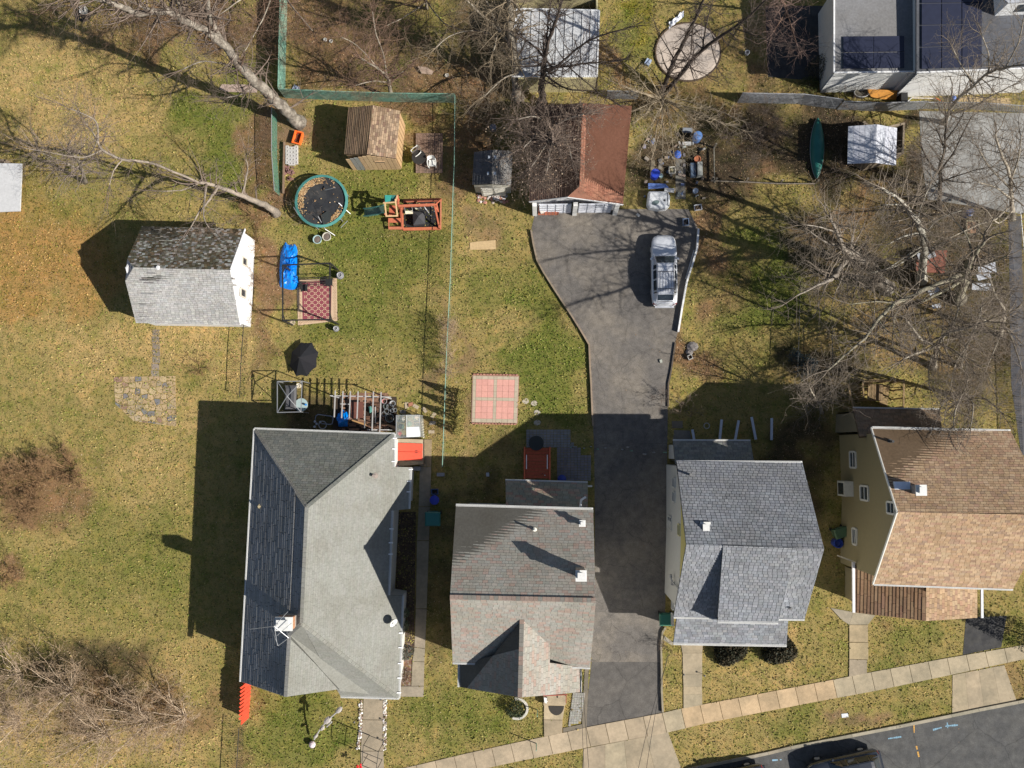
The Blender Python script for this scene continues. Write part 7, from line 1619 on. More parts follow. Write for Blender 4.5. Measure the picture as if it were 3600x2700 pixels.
def rvec(R): 
    while True:
        v = (R.uniform(-1, 1), R.uniform(-1, 1), R.uniform(-1, 1)); l = v[0]**2+v[1]**2+v[2]**2
        if .01 < l < 1: l = l**.5; return (v[0]/l, v[1]/l, v[2]/l)
def grow(tb, R, p, d, L, r, depth, wob=.22, lift=.04, nseg=5, kids=3, spread=.75, minr=.006, shrink=.62):
    """one curved branch with side branches"""
    step = L/nseg; x, y, z = p; dx, dy, dz = d; rr = r
    for i in range(nseg):
        v = rvec(R); dx += v[0]*wob; dy += v[1]*wob; dz += v[2]*wob*.7+lift; l = (dx*dx+dy*dy+dz*dz)**.5; dx /= l; dy /= l; dz /= l
        nx, ny, nz = x+dx*step, y+dy*step, z+dz*step
        if nz < .12: nz = .12; dz = abs(dz)*.3
        r2 = max(minr*.7, r*(1-(i+1)/nseg*.62)); tb.seg((x, y, z), (nx, ny, nz), rr, r2); x, y, z = nx, ny, nz; rr = r2
        if depth > 0:
            nk = kids/nseg; k = int(nk) + (1 if R.random() < nk-int(nk) else 0)
            for _ in range(k):
                v = rvec(R); a = spread; kd = (dx*(1-a*.45)+v[0]*a, dy*(1-a*.45)+v[1]*a, dz*(1-a*.45)+v[2]*a*.8); l = (kd[0]**2+kd[1]**2+kd[2]**2)**.5
                grow(tb, R, (x, y, z), (kd[0]/l, kd[1]/l, kd[2]/l), L*shrink*R.uniform(.65, 1.1), max(minr, rr*.6), depth-1, wob*1.1, lift, max(3, nseg-1), kids, spread, minr, shrink)
def tree(label, limbs, seed, bark, twig, density=1.0, depth=3, tl=2.2, DENS=1.45, name='bare_tree', cat='tree', group='bare winter trees', burl=None, minr=.007, spread=.8, leaf=None, lift=.02, kids=3.2):
    """limbs: list of (px,py,z,r) node lists; the first is the trunk from the ground"""
    R = random.Random(seed); base = P(limbs[0][0][0], limbs[0][0][1], 0); t = thing(name, label, cat, base, group); tb = TB()
    for li, nodes in enumerate(limbs):
        pts = [P(n[0], n[1], n[2]) for n in nodes]; rad = [n[3] for n in nodes]
        # smooth + wobble
        PTS, RAD = [], []
        for i in range(len(pts)-1):
            K = 4
            for k in range(K):
                f = k/K; p0 = pts[max(0, i-1)]; p1, p2 = pts[i], pts[i+1]; p3 = pts[min(len(pts)-1, i+2)]
                q = 0.5*((2*p1)+(p2-p0)*f+(2*p0-5*p1+4*p2-p3)*f*f+(3*p1-p0-3*p2+p3)*f**3)
                w_ = .35*rad[i] if (i or k) else 0; PTS.append(q+Vector(rvec(R))*w_); RAD.append(rad[i]+(rad[i+1]-rad[i])*f)
        PTS.append(pts[-1]); RAD.append(rad[-1])
        mb = MB(); 
        if li == 0: RAD[0] *= 1.5; RAD[1] = RAD[1]*1.12
        mb.tube(PTS, RAD, 9 if RAD[0] > .15 else 6); mb.build('trunk' if li == 0 else 'limb', bark, t, smooth=True)
        # side branches
        m = len(PTS)
        for i in range(2 if li == 0 else 1, m):
            r = RAD[i]; fr = i/m
            if li == 0 and PTS[i].z < 1.6 and PTS[-1].z > 3: continue
            n_ = (1.3 if twig.name == 'grey_twig' else 1.7 if base.y > 18 else 1.1)*DENS*density*(.35+fr*1.2); k = int(n_)+(1 if R.random() < n_-int(n_) else 0)
            for _ in range(k):
                v = rvec(R); d = (PTS[i]-PTS[i-1]).normalized(); kd = Vector((d.x*.5+v[0], d.y*.5+v[1], d.z*.4+v[2]*.6)).normalized()
                grow(tb, R, tuple(PTS[i]), tuple(kd), tl*R.uniform(.6, 1.25)*(1.15-fr*.4), max(minr*1.6, min(r*.45, .05+.012*tl)), depth-1, spread=spread, minr=minr, lift=lift, kids=kids)
        d = (PTS[-1]-PTS[-2]).normalized()
        for _ in range(2): grow(tb, R, tuple(PTS[-1]), tuple((d+Vector(rvec(R))*.3).normalized()), tl*1.1, RAD[-1], depth-1, spread=spread, minr=minr, lift=lift, kids=kids)
    tb.build('crown', twig, t)
    if burl:
        c = P(*burl); mb = MB(); mb.tube([c, c+Vector((.1, -.15, .28))], [.34, .30], 10); mb.build('cut_stub', bark, t)
    if leaf:
        n_, cols = leaf; mb = MB(); K = len(tb.a)
        for _ in range(n_):
            i = R.randrange(K); p = tb.b[i]; s = R.uniform(.02, .045); a = R.uniform(0, 6.28); mb.col(jit(R.choice(cols), .2)); dz_ = R.uniform(-.03, .03)
            mb.add([(p[0]+s*math.cos(a), p[1]+s*math.sin(a), p[2]+dz_), (p[0]+s*math.cos(a+1.8), p[1]+s*math.sin(a+1.8), p[2]-dz_), (p[0]+s*math.cos(a+3.1), p[1]+s*math.sin(a+3.1), p[2]+dz_), (p[0]+s*math.cos(a+4.6), p[1]+s*math.sin(a+4.6), p[2])], [(0, 1, 2, 3)])
        mb.build('dry_leaves', M_tint, t, kind='stuff')
    return t
M_palestem = mat('pale_stem', (.55, .44, .32), .9, .2, 3)
def shrub(label, px, py, stems, h, rad, seed, twig, minr=.006, depth=3, name='bare_shrub', lean=(0, 0), r0=.035, group='bare shrubs', lift=.05, kids=3.0, cat='shrub', up=1.0, base=.25):
    R = random.Random(seed); c = P(px, py); t = thing(name, label, cat, c, group); tb = TB(); ts = TB()
    for i in range(stems):
        a = i*6.283/stems+R.uniform(-.3, .3); sp = rad*R.uniform(.5, 1); d = Vector((math.cos(a)*sp+lean[0], math.sin(a)*sp+lean[1], h*up)).normalized(); b = (c.x+math.cos(a)*base*R.random(), c.y+math.sin(a)*base*R.random(), .02)
        L_ = math.hypot(sp, h)*.85*R.uniform(.7, 1.15); sub = ts; x = b; dd = tuple(d); rr = r0*R.uniform(.6, 1)
        for k in range(4):
            v = rvec(R); dd = Vector((dd[0]+v[0]*.22, dd[1]+v[1]*.22, dd[2]+v[2]*.12-.06)).normalized(); nx = tuple(Vector(x)+dd*L_/4); r2 = rr*.8; ts.seg(x, nx, rr, r2); rr = r2; x = nx
            for _ in range(1 if R.random() < .8 else 2):
                v = rvec(R); kd = Vector((dd[0]*.6+v[0]*.8, dd[1]*.6+v[1]*.8, dd[2]*.5+abs(v[2])*.4)).normalized(); grow(tb, R, x, tuple(kd), L_*.5*R.uniform(.6, 1.1), rr*.6, depth-1, minr=minr, lift=lift, kids=kids)
        grow(tb, R, x, tuple(dd), L_*.5, rr, depth-1, minr=minr, lift=lift, kids=kids)
    ts.build('stem', M_palestem if h > 2 else twig, t, 5, kind='stuff'); tb.build('crown', twig, t)
    return t

tree('huge pale barked tree leaning over the north west lawn from the fence corner', [
  [(1052,432,0,.42),(1005,388,2.0,.40),(940,330,4,.37),(862,246,6.5,.32),(792,165,9,.27),(715,100,11,.22)],
  [(715,100,11,.20),(640,70,12.2,.19),(592,44,13,.19),(484,44,14,.18),(420,22,15,.16),(320,-10,16,.13),(200,-40,17,.1)],
  [(800,175,8.6,.2),(748,90,10.5,.16),(733,45,11.5,.15),(726,-20,13,.13)],
  [(700,92,11,.15),(645,60,12,.12),(628,15,13,.1),(600,-30,14,.08)],
  [(880,265,6,.1),(820,235,7,.06),(720,215,7.8,.04),(640,245,8,.03)],
  [(900,300,5,.08),(850,330,5.4,.05),(790,345,5.6,.03)],
  [(560,44,13.4,.08),(500,25,14,.06),(430,-10,14.5,.05)]], 11, mat('grey_bark', (.27, .24, .20), .95, .4, 8, bump=1, bscale=12, c2=(.13, .11, .09), c2scale=2.4), M_twig, .9, 3, 2.0, burl=(982, 366, 2.9), minr=.008)
tree('mid sized pale tree sprawling sideways above the white gabled garage', [
  [(972,752,0,.26),(930,722,1.5,.22),(860,690,3,.17),(765,655,4.5,.13),(700,643,5.4,.10)],
  [(765,655,4.5,.11),(738,700,5.2,.08),(700,745,5.8,.06),(670,800,6.2,.04)], [(725,648,5.2,.09),(716,760,6.2,.05),(735,800,6.5,.03)],
  [(700,643,5.4,.09),(600,600,6.5,.08),(520,570,7.4,.08),(430,560,8.2,.09),(360,526,8.8,.08),(345,500,9.0,.07),(338,430,9.6,.05),(285,398,10,.04),(245,383,10.3,.03)],
  [(700,643,5.4,.05),(640,668,6.0,.04),(560,672,6.5,.03)], [(360,526,8.8,.06),(300,552,9.1,.05),(240,548,9.4,.04),(170,535,9.7,.03),(80,520,10,.02)],
  [(430,560,8.2,.06),(400,600,8.4,.04),(385,650,8.6,.03)], [(850,690,3.1,.07),(870,600,4.2,.05),(865,560,5,.03)]], 22, mat('pink_bark', (.30, .25, .20), .95, .3, 9, bump=.5, c2=(.2, .17, .14), c2scale=1.5), M_twig, .75, 3, 1.8, minr=.007)
tree('fine twigged pale tree over the western lawn', [[(300,640,0,.14),(290,600,3,.10),(270,560,6,.07),(240,530,8,.05)],[(290,600,3,.07),(200,560,5,.05),(130,530,7,.03)],[(280,580,4.5,.06),(340,500,6.5,.04),(300,430,8,.03)]], 23, M_palebark, mat('greypink_twig', (.25, .20, .17), .95, .25, 2), 1.6, 3, 1.9, minr=.005, lift=.0)
tree('thin tree with hanging twigs behind the tan wooden shed', [[(1378,350,0,.16),(1368,300,1.8,.13),(1362,272,3,.10),(1332,243,4.5,.07),(1270,205,6.5,.05)],[(1360,270,3,.07),(1350,200,4.5,.05),(1322,120,6.5,.04),(1310,40,8,.03)],[(1365,290,2.2,.06),(1310,285,3,.04),(1250,300,4,.03)],[(1362,280,2.6,.05),(1420,250,3.5,.04)],[(1332,243,4.5,.05),(1255,160,6,.035),(1200,130,7,.02)]], 33, M_palebark, M_redtwig, 1.5, 3, 1.7, minr=.006)
tree('thick trunked tree left of the white metal roofed shed', [[(1822,345,0,.34),(1812,240,2.5,.3),(1797,150,5,.26),(1792,40,8,.22),(1790,-30,10,.18)],[(1797,150,5,.14),(1740,90,6.5,.1),(1690,50,8,.07),(1640,0,9.5,.05)],[(1800,170,4.6,.1),(1740,70,7,.08),(1700,-20,9,.05)],[(1805,220,3.2,.08),(1760,110,5,.06),(1735,180,5.6,.04)],[(1806,230,3,.08),(1720,120,4.5,.05),(1600,118,5.5,.04),(1530,170,6,.03)],[(1808,260,2.4,.07),(1765,280,3.2,.05),(1700,340,3.8,.03)]], 44, M_palebark, mat('straw_twig', (.24, .19, .13), .95, .25, 2), 1.5, 3, 1.9, minr=.006, lift=-.05)
tree('dark branched tree rising in front of the white metal roofed shed', [[(1908,365,0,.26),(1904,300,2,.22),(1912,225,4.2,.17),(1922,165,6,.13),(1960,60,8.6,.09),(1975,0,10,.06)],[(1912,225,4.2,.12),(1930,250,4.3,.1),(2000,195,5.6,.08),(2060,150,6.6,.07),(2130,120,7.6,.05),(2200,100,8.4,.03)],[(1932,240,4.2,.1),(2000,232,5,.07),(2060,222,5.6,.06),(2140,218,6.2,.04)],[(1940,235,4.4,.08),(1890,175,5.2,.06),(1840,135,6,.05),(1795,112,6.6,.03)],[(1922,165,6,.08),(1925,90,7.4,.06),(1935,20,8.6,.04)],[(1915,262,3.2,.08),(1990,310,4,.06),(2080,320,4.6,.04),(2140,345,5,.03)],[(2000,235,5,.05),(2050,280,5.2,.04),(2110,330,5.5,.02)],[(1912,300,2.4,.05),(1880,380,3.4,.04),(1850,450,4,.02)]], 55, M_darkbark, mat('dark_twig', (.085, .065, .055), .95, .3, 2), 1.0, 3, 1.7, minr=.006)
tree('leafy brown twiggy tree spreading over the dark slope of the brown roofed garage', [[(1930,420,0,.2),(1935,440,2.5,.16),(1940,470,4.2,.12),(1945,500,5.2,.08)],[(1935,440,2.6,.1),(1880,480,4.2,.06),(1840,520,5,.04)],[(1936,445,2.8,.1),(1990,500,4.2,.06),(2010,560,4.8,.04)],[(1940,470,4.2,.08),(1930,560,5,.05),(1920,610,5.2,.03)],[(1938,450,3.2,.08),(1990,420,4.6,.06),(2060,400,5.4,.04)],[(1936,440,3,.08),(1880,410,4,.05),(1820,420,4.6,.03)],[(1940,480,4.4,.06),(1880,570,5,.04),(1860,600,5,.03)]], 66, M_bark, M_twig, 3.2, 3, 1.7, minr=.006, lift=-.07, leaf=(1500, [(.34, .24, .16), (.26, .17, .11), (.42, .32, .23)]))
tree('tree with twin dark trunks leaning over the round pool base', [[(2325,332,0,.19),(2345,270,1.8,.16),(2372,210,3.6,.14),(2415,125,6.2,.12),(2450,50,8.6,.09),(2480,-20,10.5,.07)],[(2330,330,0.1,.2),(2360,300,1.0,.17),(2412,235,2.8,.15),(2470,175,4.6,.12),(2560,110,7,.09),(2640,50,9.2,.07),(2700,-10,11,.05)],[(2435,90,7,.06),(2430,180,7.2,.04),(2430,190,7.2,.03)],[(2470,175,4.6,.06),(2480,100,6,.05),(2500,20,7.5,.03)],[(2372,210,3.6,.05),(2320,125,4.8,.03)],[(2500,155,5.2,.04),(2520,235,5.6,.03)],[(2412,235,2.8,.04),(2480,260,3.6,.03)],[(2580,100,7.4,.05),(2640,120,8.2,.03),(2720,150,9,.02)]], 77, M_darkbark, MATS['dark_twig'], .7, 3, 1.5, minr=.006)
# pale fountain like bush
_R = random.Random(5)
lm = [[(2330,345,0,.07),(2330,352,.8,.06),(2325,380,1.6,.05)]]
for (x, y, z) in ((2245,545,3.0),(2262,470,2.6),(2290,560,3.2),(2330,560,3.3),(2350,520,3),(2372,575,3.4),(2400,560,3.2),(2415,520,3.2),(2300,520,3),(2232,430,2.4),(2215,395,2.2),(2450,470,3),(2500,430,3),(2550,440,3.2),(2580,410,3.2),(2620,460,3.4),(2205,305,2.2),(2240,262,2),(2160,290,2.4),(2270,245,2.2),(2240,320,1.8),(2275,395,2.4),(2470,380,2.6),(2440,420,2.8)):
    mx, my = (2330+x)/2+_R.uniform(-12, 12), (345+y)/2+_R.uniform(-12, 12); lm.append([(2330+_R.uniform(-6, 6),345+_R.uniform(-5, 8),.3,.035),(mx,my,z*.75,.026),(x,y,z,.014)])
tree('pale fountain shaped bare bush spraying out below the twin dark trunks', lm, 78, M_paletwig, M_paletwig, .9, 2, .9, name='bare_bush', cat='bush', group=None, minr=.008, spread=.6, lift=-.02)
tree('pale birch like tree with tall trunk in the right hand yard', [[(3240,985,0,.28),(3252,902,3,.25),(3242,818,5.5,.21),(3200,750,7.5,.15),(3179,719,8.5,.12),(3142,687,9.6,.09),(3100,660,10.6,.05)],[(3242,818,5.5,.07),(3180,830,6.2,.05),(3120,860,6.8,.03)],[(3236,812,5.6,.05),(3265,855,6,.04)],[(3246,860,4.3,.07),(3180,905,5,.05),(3110,950,5.6,.03)],[(3244,830,5.2,.06),(3300,770,6.5,.05),(3380,740,7.4,.03)],[(3222,780,6.6,.06),(3240,720,7.6,.04),(3270,650,8.8,.03)],[(3250,880,3.6,.06),(3330,850,4.8,.05),(3400,830,5.6,.03)],[(3252,900,3,.06),(3290,940,4.2,.04)],[(3179,719,8.5,.06),(3110,720,9.2,.04)],[(3250,870,4,.06),(3150,935,4.8,.05),(3060,960,5.4,.03)]], 88, mat('birch_bark', (.42, .40, .34), .9, .35, 8, bump=.4, c2=(.2, .18, .15), c2scale=2.2), mat('grey_twig', (.20, .165, .13), .95, .3, 2), 1.3, 3, 2.0, minr=.006)
tree('double trunked tree whose trunks shade the strip lawn', [[(3118,1015,0,.42),(3092,985,2,.38),(3050,925,4.5,.32),(3000,898,6,.26),(2966,874,7.5,.18),(2944,821,9.4,.09),(2920,770,11,.06)],[(3000,898,6,.19),(2965,930,6.8,.17),(2930,976,7.8,.14),(2880,1000,8.8,.06),(2800,1040,10,.04)],[(3050,925,4.6,.1),(3020,960,5.4,.07),(3010,1010,6,.04)],[(2966,874,7.5,.08),(2900,850,9,.05),(2850,815,10.5,.03)],[(3000,898,6,.07),(2975,950,7,.05),(2940,1020,8,.03)],[(2985,885,6.8,.08),(3000,820,8.4,.05)],[(2944,821,9.4,.06),(2890,800,10.5,.04),(2830,790,11.5,.02)]], 99, M_bark, MATS['grey_twig'], 1.1, 3, 2.2, minr=.006)
tree('long limbed tree whose pale bough runs diagonally across the right hand yard', [[(3370,1050,0,.38),(3385,1000,3,.33),(3390,950,6,.26),(3420,900,8.5,.14),(3460,850,10.5,.08)],[(3388,960,5.5,.16),(3330,985,6.6,.15),(3270,1010,7.4,.14),(3200,1045,8.2,.13),(3147,1068,8.8,.12),(3086,1125,9.4,.1),(3040,1190,10,.08),(2985,1236,10.6,.06),(2911,1301,11.4,.04)],[(3386,985,4,.12),(3300,1030,5,.1),(3240,1060,5.6,.07)],[(3390,940,6.3,.1),(3460,930,7.5,.07),(3540,900,9,.04)],[(3200,1045,8.2,.06),(3150,1100,9,.04),(3140,1160,9.6,.03)],[(3086,1125,9.4,.05),(3130,1170,9.8,.04),(3180,1165,10.2,.02)],[(3420,900,8.5,.07),(3400,830,10,.05),(3360,780,11,.03)],[(3147,1068,8.8,.05),(3080,1060,9.5,.03),(2990,1070,10.2,.02)]], 111, mat('olive_bark', (.27, .25, .18), .95, .3, 8, bump=.6, c2=(.16, .14, .11), c2scale=1.6), MATS['grey_twig'], 1.0, 3, 2.2, minr=.006)
tree('forked tree directly behind the tan roofed house', [[(3280,1290,0,.2),(3290,1230,3,.17),(3300,1208,4.5,.14),(3335,1167,6.5,.11),(3408,1150,8,.07),(3470,1130,9.4,.04)],[(3296,1212,4.2,.1),(3240,1195,5.6,.08),(3205,1150,7,.06),(3184,1120,8,.04)],[(3296,1215,4.2,.09),(3240,1235,5.2,.07),(3180,1260,6.2,.05)],[(3335,1167,6.5,.06),(3360,1120,7.8,.04),(3370,1080,9,.03)],[(3298,1222,3.6,.07),(3270,1270,4.6,.05),(3265,1350,5.6,.03)],[(3302,1205,4.6,.06),(3350,1230,5.6,.04),(3390,1260,6.4,.03)]], 122, M_palebark, MATS['grey_twig'], 1.5, 3, 2.0, minr=.006)
tree('straight pale pole like tree right of the forked tree', [[(3375,1290,0,.12),(3385,1255,2.5,.1),(3410,1190,5.5,.085),(3438,1125,8.5,.06),(3450,1080,10,.03)],[(3400,1215,4.5,.05),(3360,1280,5.6,.035),(3340,1370,6.4,.02)],[(3420,1170,6.4,.05),(3480,1170,7.6,.03)],[(3395,1235,3.5,.05),(3400,1340,5,.035),(3405,1450,6,.02)],[(3390,1250,3,.05),(3460,1300,4.4,.035),(3500,1380,5.4,.02)]], 133, M_palebark, MATS['grey_twig'], 1.6, 3, 1.9, minr=.006)
tree('pale drooping tree overhanging the rear gutter of the tan roofed house', [[(3400,1400,0,.15),(3395,1390,2.5,.12),(3385,1385,4.5,.09),(3375,1400,6,.07),(3360,1440,7,.05),(3352,1495,7.6,.03)],[(3385,1385,4.5,.06),(3420,1420,6,.05),(3412,1500,7.2,.03)],[(3388,1388,4.2,.06),(3330,1400,5.6,.05),(3300,1450,6.8,.03)],[(3390,1390,3.6,.06),(3460,1400,5,.05),(3520,1450,6.4,.03)],[(3386,1388,4.4,.05),(3400,1340,6,.035)],[(3330,1400,5.6,.04),(3320,1490,6.8,.02)]], 144, M_palebark, MATS['grey_twig'], 1.6, 3, 1.8, minr=.006, lift=-.04)
tree('tree in front of the grey parking pad with fine upright branches', [[(3300,735,0,.14),(3306,660,3,.12),(3306,590,5.2,.09),(3320,520,7,.07),(3326,430,9,.04),(3322,380,10,.03)],[(3306,620,4.4,.06),(3260,560,6,.05),(3235,500,7.5,.03)],[(3306,600,5,.06),(3350,540,6.8,.05),(3380,480,8.2,.04),(3415,410,9.8,.02)],[(3306,640,3.6,.05),(3360,620,5,.04),(3420,600,6.2,.03)],[(3320,520,7,.05),(3290,450,8.4,.03)],[(3320,500,7.4,.05),(3370,430,9,.035),(3390,390,10,.02)]], 155, M_darkbark, MATS['grey_twig'], 1.4, 3, 2.0, minr=.006)
tree('tree whose dark branch reaches across the white sided wall', [[(3318,432,0,.15),(3335,400,2.5,.13),(3365,350,4.8,.11),(3428,297,6.5,.09),(3473,258,7.6,.08),(3534,238,8.8,.06),(3620,225,10,.04)],[(3335,400,2.5,.08),(3400,385,4,.06),(3480,340,5.6,.05),(3560,300,7,.03)],[(3473,258,7.6,.06),(3475,190,8.8,.04),(3450,120,10,.03)],[(3428,297,6.5,.06),(3380,230,7.8,.04),(3350,170,9,.03)],[(3534,238,8.8,.05),(3580,150,10,.04),(3600,60,11.5,.03)]], 166, M_palebark, MATS['grey_twig'], 1.2, 3, 2.1, minr=.006)
tree('dense twigged tree on the right side of the grey parking pad', [[(3560,770,0,.16),(3555,690,3,.13),(3548,610,5.4,.1),(3520,540,7.2,.07),(3500,470,9,.04)],[(3556,700,2.8,.07),(3500,660,4.6,.05),(3440,640,6,.03)],[(3550,640,4.6,.07),(3580,560,6.6,.05),(3590,480,8.4,.03)],[(3552,660,4,.06),(3480,590,6,.05),(3440,520,7.6,.03)],[(3556,720,2.2,.07),(3500,770,3.6,.06),(3440,790,4.6,.05),(3330,840,5.8,.03)],[(3560,740,1.6,.06),(3510,785,2.8,.05),(3470,740,4.5,.03)]], 177, M_palebark, MATS['grey_twig'], 1.6, 3, 2.1, minr=.006)
tree('twiggy tree at the right edge beside the side drive', [[(3520,1180,0,.16),(3525,1130,3,.13),(3530,1090,5,.1),(3500,1040,7,.07),(3480,980,9,.04)],[(3526,1110,4,.07),(3580,1080,6,.05),(3630,1020,8,.03)],[(3526,1120,3.6,.06),(3480,1130,5.2,.05),(3420,1110,6.6,.03)],[(3528,1150,2,.06),(3500,1220,4,.05),(3470,1290,5.6,.03)],[(3528,1140,2.6,.06),(3560,1200,4.4,.05),(3590,1290,6,.03)]], 188, M_palebark, MATS['grey_twig'], 1.6, 3, 2.1, minr=.006)
tree('small twiggy tree left of the wooden deck stairs', [[(2890,1450,0,.1),(2880,1420,1.8,.08),(2860,1390,3.2,.06),(2840,1350,4.6,.03)],[(2880,1420,1.8,.05),(2920,1380,3.2,.04),(2960,1340,4.4,.02)],[(2870,1405,2.4,.05),(2820,1400,3.6,.03)]], 199, M_palebark, MATS['grey_twig'], 2.0, 3, 1.6, minr=.006)
tree('reddish twigged tree at the top edge right of the round pool base', [[(2770,60,0,.1),(2760,20,2,.08),(2740,-10,4,.05)],[(2765,40,1.2,.05),(2720,110,3,.03)],[(2762,30,1.6,.05),(2800,150,3,.03)]], 210, M_redtwig, mat('redgrey_twig', (.25, .17, .14), .95, .3, 2), 1.8, 3, 1.8, minr=.005)
tree('thin bare tree along the top edge left of the green fence', [[(560,-20,0,.12),(550,-60,3,.1),(540,-90,6,.06)],[(552,-40,2,.05),(480,30,4,.04),(430,60,5,.03)],[(552,-50,2.4,.05),(620,40,4,.04)],[(1120,-30,1,.05),(1050,60,4,.04),(960,120,5.5,.03)][:0] or [(552,-50,2.4,.05),(380,-10,5,.04),(180,30,7,.03)]], 221, M_palebark, M_redtwig, 1.6, 3, 2.2, minr=.006)
tree('twiggy tree over the upper length of the green fence', [[(960,-30,0,.14),(965,-70,3,.12),(960,-110,6,.08)],[(965,-60,2.6,.07),(940,30,5,.05),(900,110,6.5,.04),(860,180,7.4,.03)],[(965,-60,3,.07),(1040,40,5,.05),(1100,110,6.4,.03)],[(962,-80,4,.06),(830,10,6.4,.05),(760,60,8,.03)]], 232, M_palebark, M_redtwig, 1.7, 3, 2.2, minr=.006)
tree('bare twiggy tree in the middle of the northern lawn', [[(1500,30,0,.1),(1496,-10,2.6,.08),(1490,-40,5,.05)],[(1497,10,1.6,.05),(1420,60,3.6,.04),(1360,90,5,.02)],[(1497,0,2,.05),(1560,80,4,.04),(1640,110,5.2,.02)]], 243, M_palebark, M_redtwig, 1.8, 3, 2.0, minr=.005)

M_shrubtwig = mat('shrub_twig', (.40, .295, .20), .95, .25, 2); M_brownshrub = mat('brown_shrub_twig', (.27, .165, .085), .95, .3, 2)
for k, (x, y, n_, h_, r_, mt_, lb) in enumerate((
   (250,2425,15,3.4,3.0,M_shrubtwig,'tall bare shrub with arching pale stems, nearest the lower left lawn'), (520,2530,15,3.4,3.0,M_shrubtwig,'tall bare shrub with arching pale stems in the lower left centre'),
   (650,2520,11,2.4,2.2,M_shrubtwig,'smaller pale bare shrub close to the striped fence shade'), (70,2370,13,3.4,2.8,M_shrubtwig,'pale bare shrub cut by the left edge, upper'), (60,2540,13,3,2.8,M_shrubtwig,'pale bare shrub cut by the left edge, lower'), (370,2580,13,2.6,2.6,M_shrubtwig,'low spreading bare shrub between the two tall ones'))):
    shrub(lb, x, y, n_, h_, r_, 300+k, mt_, minr=.009, r0=.05, kids=4.2, lean=(-.3, .4), group='pale bare shrubs at the lower left')
for k, (x, y, n_, h_, r_, lb) in enumerate(((130,1690,16,1.6,1.9,'dense brown bramble clump on the western lawn, right part'),(20,1700,14,1.6,1.8,'dense brown bramble clump cut by the left picture edge'),(250,1650,12,1.1,1.5,'brown bramble edge reaching towards the flagstone patio'),(110,1790,10,1.0,1.3,'low bramble patch at the bottom of the brown clump'),(20,2010,8,.9,1.0,'small red brown bramble at the left edge lower down'))):
    shrub(lb, x, y, n_, h_, r_, 330+k, M_brownshrub, minr=.009, r0=.028, kids=4.6, lean=(.3, 0), group='brown brambles on the west lawn')
for k, (x, y, n_, h_, r_, lb) in enumerate(((1588,1150,14,1.5,.7,'upright bare twig clump along the wire fence, uppermost'),(1585,1200,14,1.5,.7,'upright bare twig clump along the wire fence, second'),(1582,1255,14,1.6,.7,'upright bare twig clump along the wire fence, third'),(1578,1310,12,1.4,.6,'upright bare twig clump along the wire fence, lowest'))):
    shrub(lb, x, y, n_, h_, r_, 350+k, M_shrubtwig, minr=.006, depth=2, r0=.014, up=1.6, group='bare twig clumps along the wire fence')
for k, (x, y, n_, h_, r_, lb) in enumerate(((880,760,8,1.4,1.3,'tangled twigs beside the upper right of the white garage'),(905,860,9,1.3,1.2,'vine tangle covering the white gable wall'),(915,1000,9,1.3,1.2,'brushy tangle beside the white gable lower part'),(900,1100,7,1.0,1.0,'brushy tangle at the lower corner of the white garage'),(700,1290,8,.5,1.0,'low brown weeds south east of the white garage'),(2560,480,10,1.6,2.0,'grey brush behind the clutter right of the barrels'),(2680,500,10,1.5,2.0,'grey brush left of the canoe'),(2640,440,9,1.6,1.8,'grey brush under the grey slatted fence'),(1080,740,7,.9,1.0,'twigs under the left rim of the trampoline'),(2400,1440,6,.8,.8,'twiggy weed at the shaded driveway corner'),(2340,2260,4,.8,.5,'small twiggy plant beside the green bin'),(2330,1390,4,.9,.6,'twiggy weed on the right edge of the lower driveway'),(3330,640,9,1.6,1.6,'brush on the lower edge of the grey parking pad'),(3240,570,9,1.8,1.5,'brush between the small white roofed shed and parking pad'),(2950,620,8,1.4,1.4,'brush under the small white roofed shed'),(2990,380,7,1.4,1.2,'brush before the grey slatted fence near the canoe'),(1650,380,8,1.4,1.4,'brush right of the green fence corner'))):
    shrub(lb, x, y, n_, h_, r_, 370+k, M_twig if k > 4 else M_brownshrub, minr=.006, r0=.02, kids=3.2, group='brushy tangles')
# evergreens and leafy bushes
def leafy(label, px, py, w_, h_, cols, seed, n_=900, cone=False, name='evergreen_shrub', cat='shrub', group=None, s0=.05, z0=0):
    R = random.Random(seed); c = P(px, py); t = thing(name, label, cat, c, group); mb = MB(); mb.tube([c, off(c, dz=h_*.8)], [.05, .02], 6); mb.build('stem', M_bark, t); mb = MB()
    for i in range(n_):
        f = R.random(); rr = w_*(1-f)**(.8 if cone else .45)*(.55+.5*R.random()) if cone else None
        if cone: a = R.random()*6.283; p = (c.x+rr*math.cos(a), c.y+rr*math.sin(a), .1+f*h_)
        else:
            a = R.random()*6.283; ph = math.asin(R.uniform(-.1, 1)); k = R.uniform(.6, 1.05)*(1+.12*math.sin(a*3+seed)); p = (c.x+w_*k*math.cos(a)*math.cos(ph), c.y+w_*k*math.sin(a)*math.cos(ph), .1+h_*max(0, math.sin(ph))*k)
        s = R.uniform(.6, 1.3)*s0; v = rvec(R); u = rvec(R); mb.col(jit(R.choice(cols), .25)); p = Vector(p); mb.add([p+Vector(v)*s, p+Vector(u)*s, p-Vector(v)*s*.6, p-Vector(u)*s*.5], [(0, 1, 2, 3)])
    mb.build('crown', M_tint, t); return t
yg = [(.22, .19, .05), (.28, .22, .07), (.14, .13, .04)]
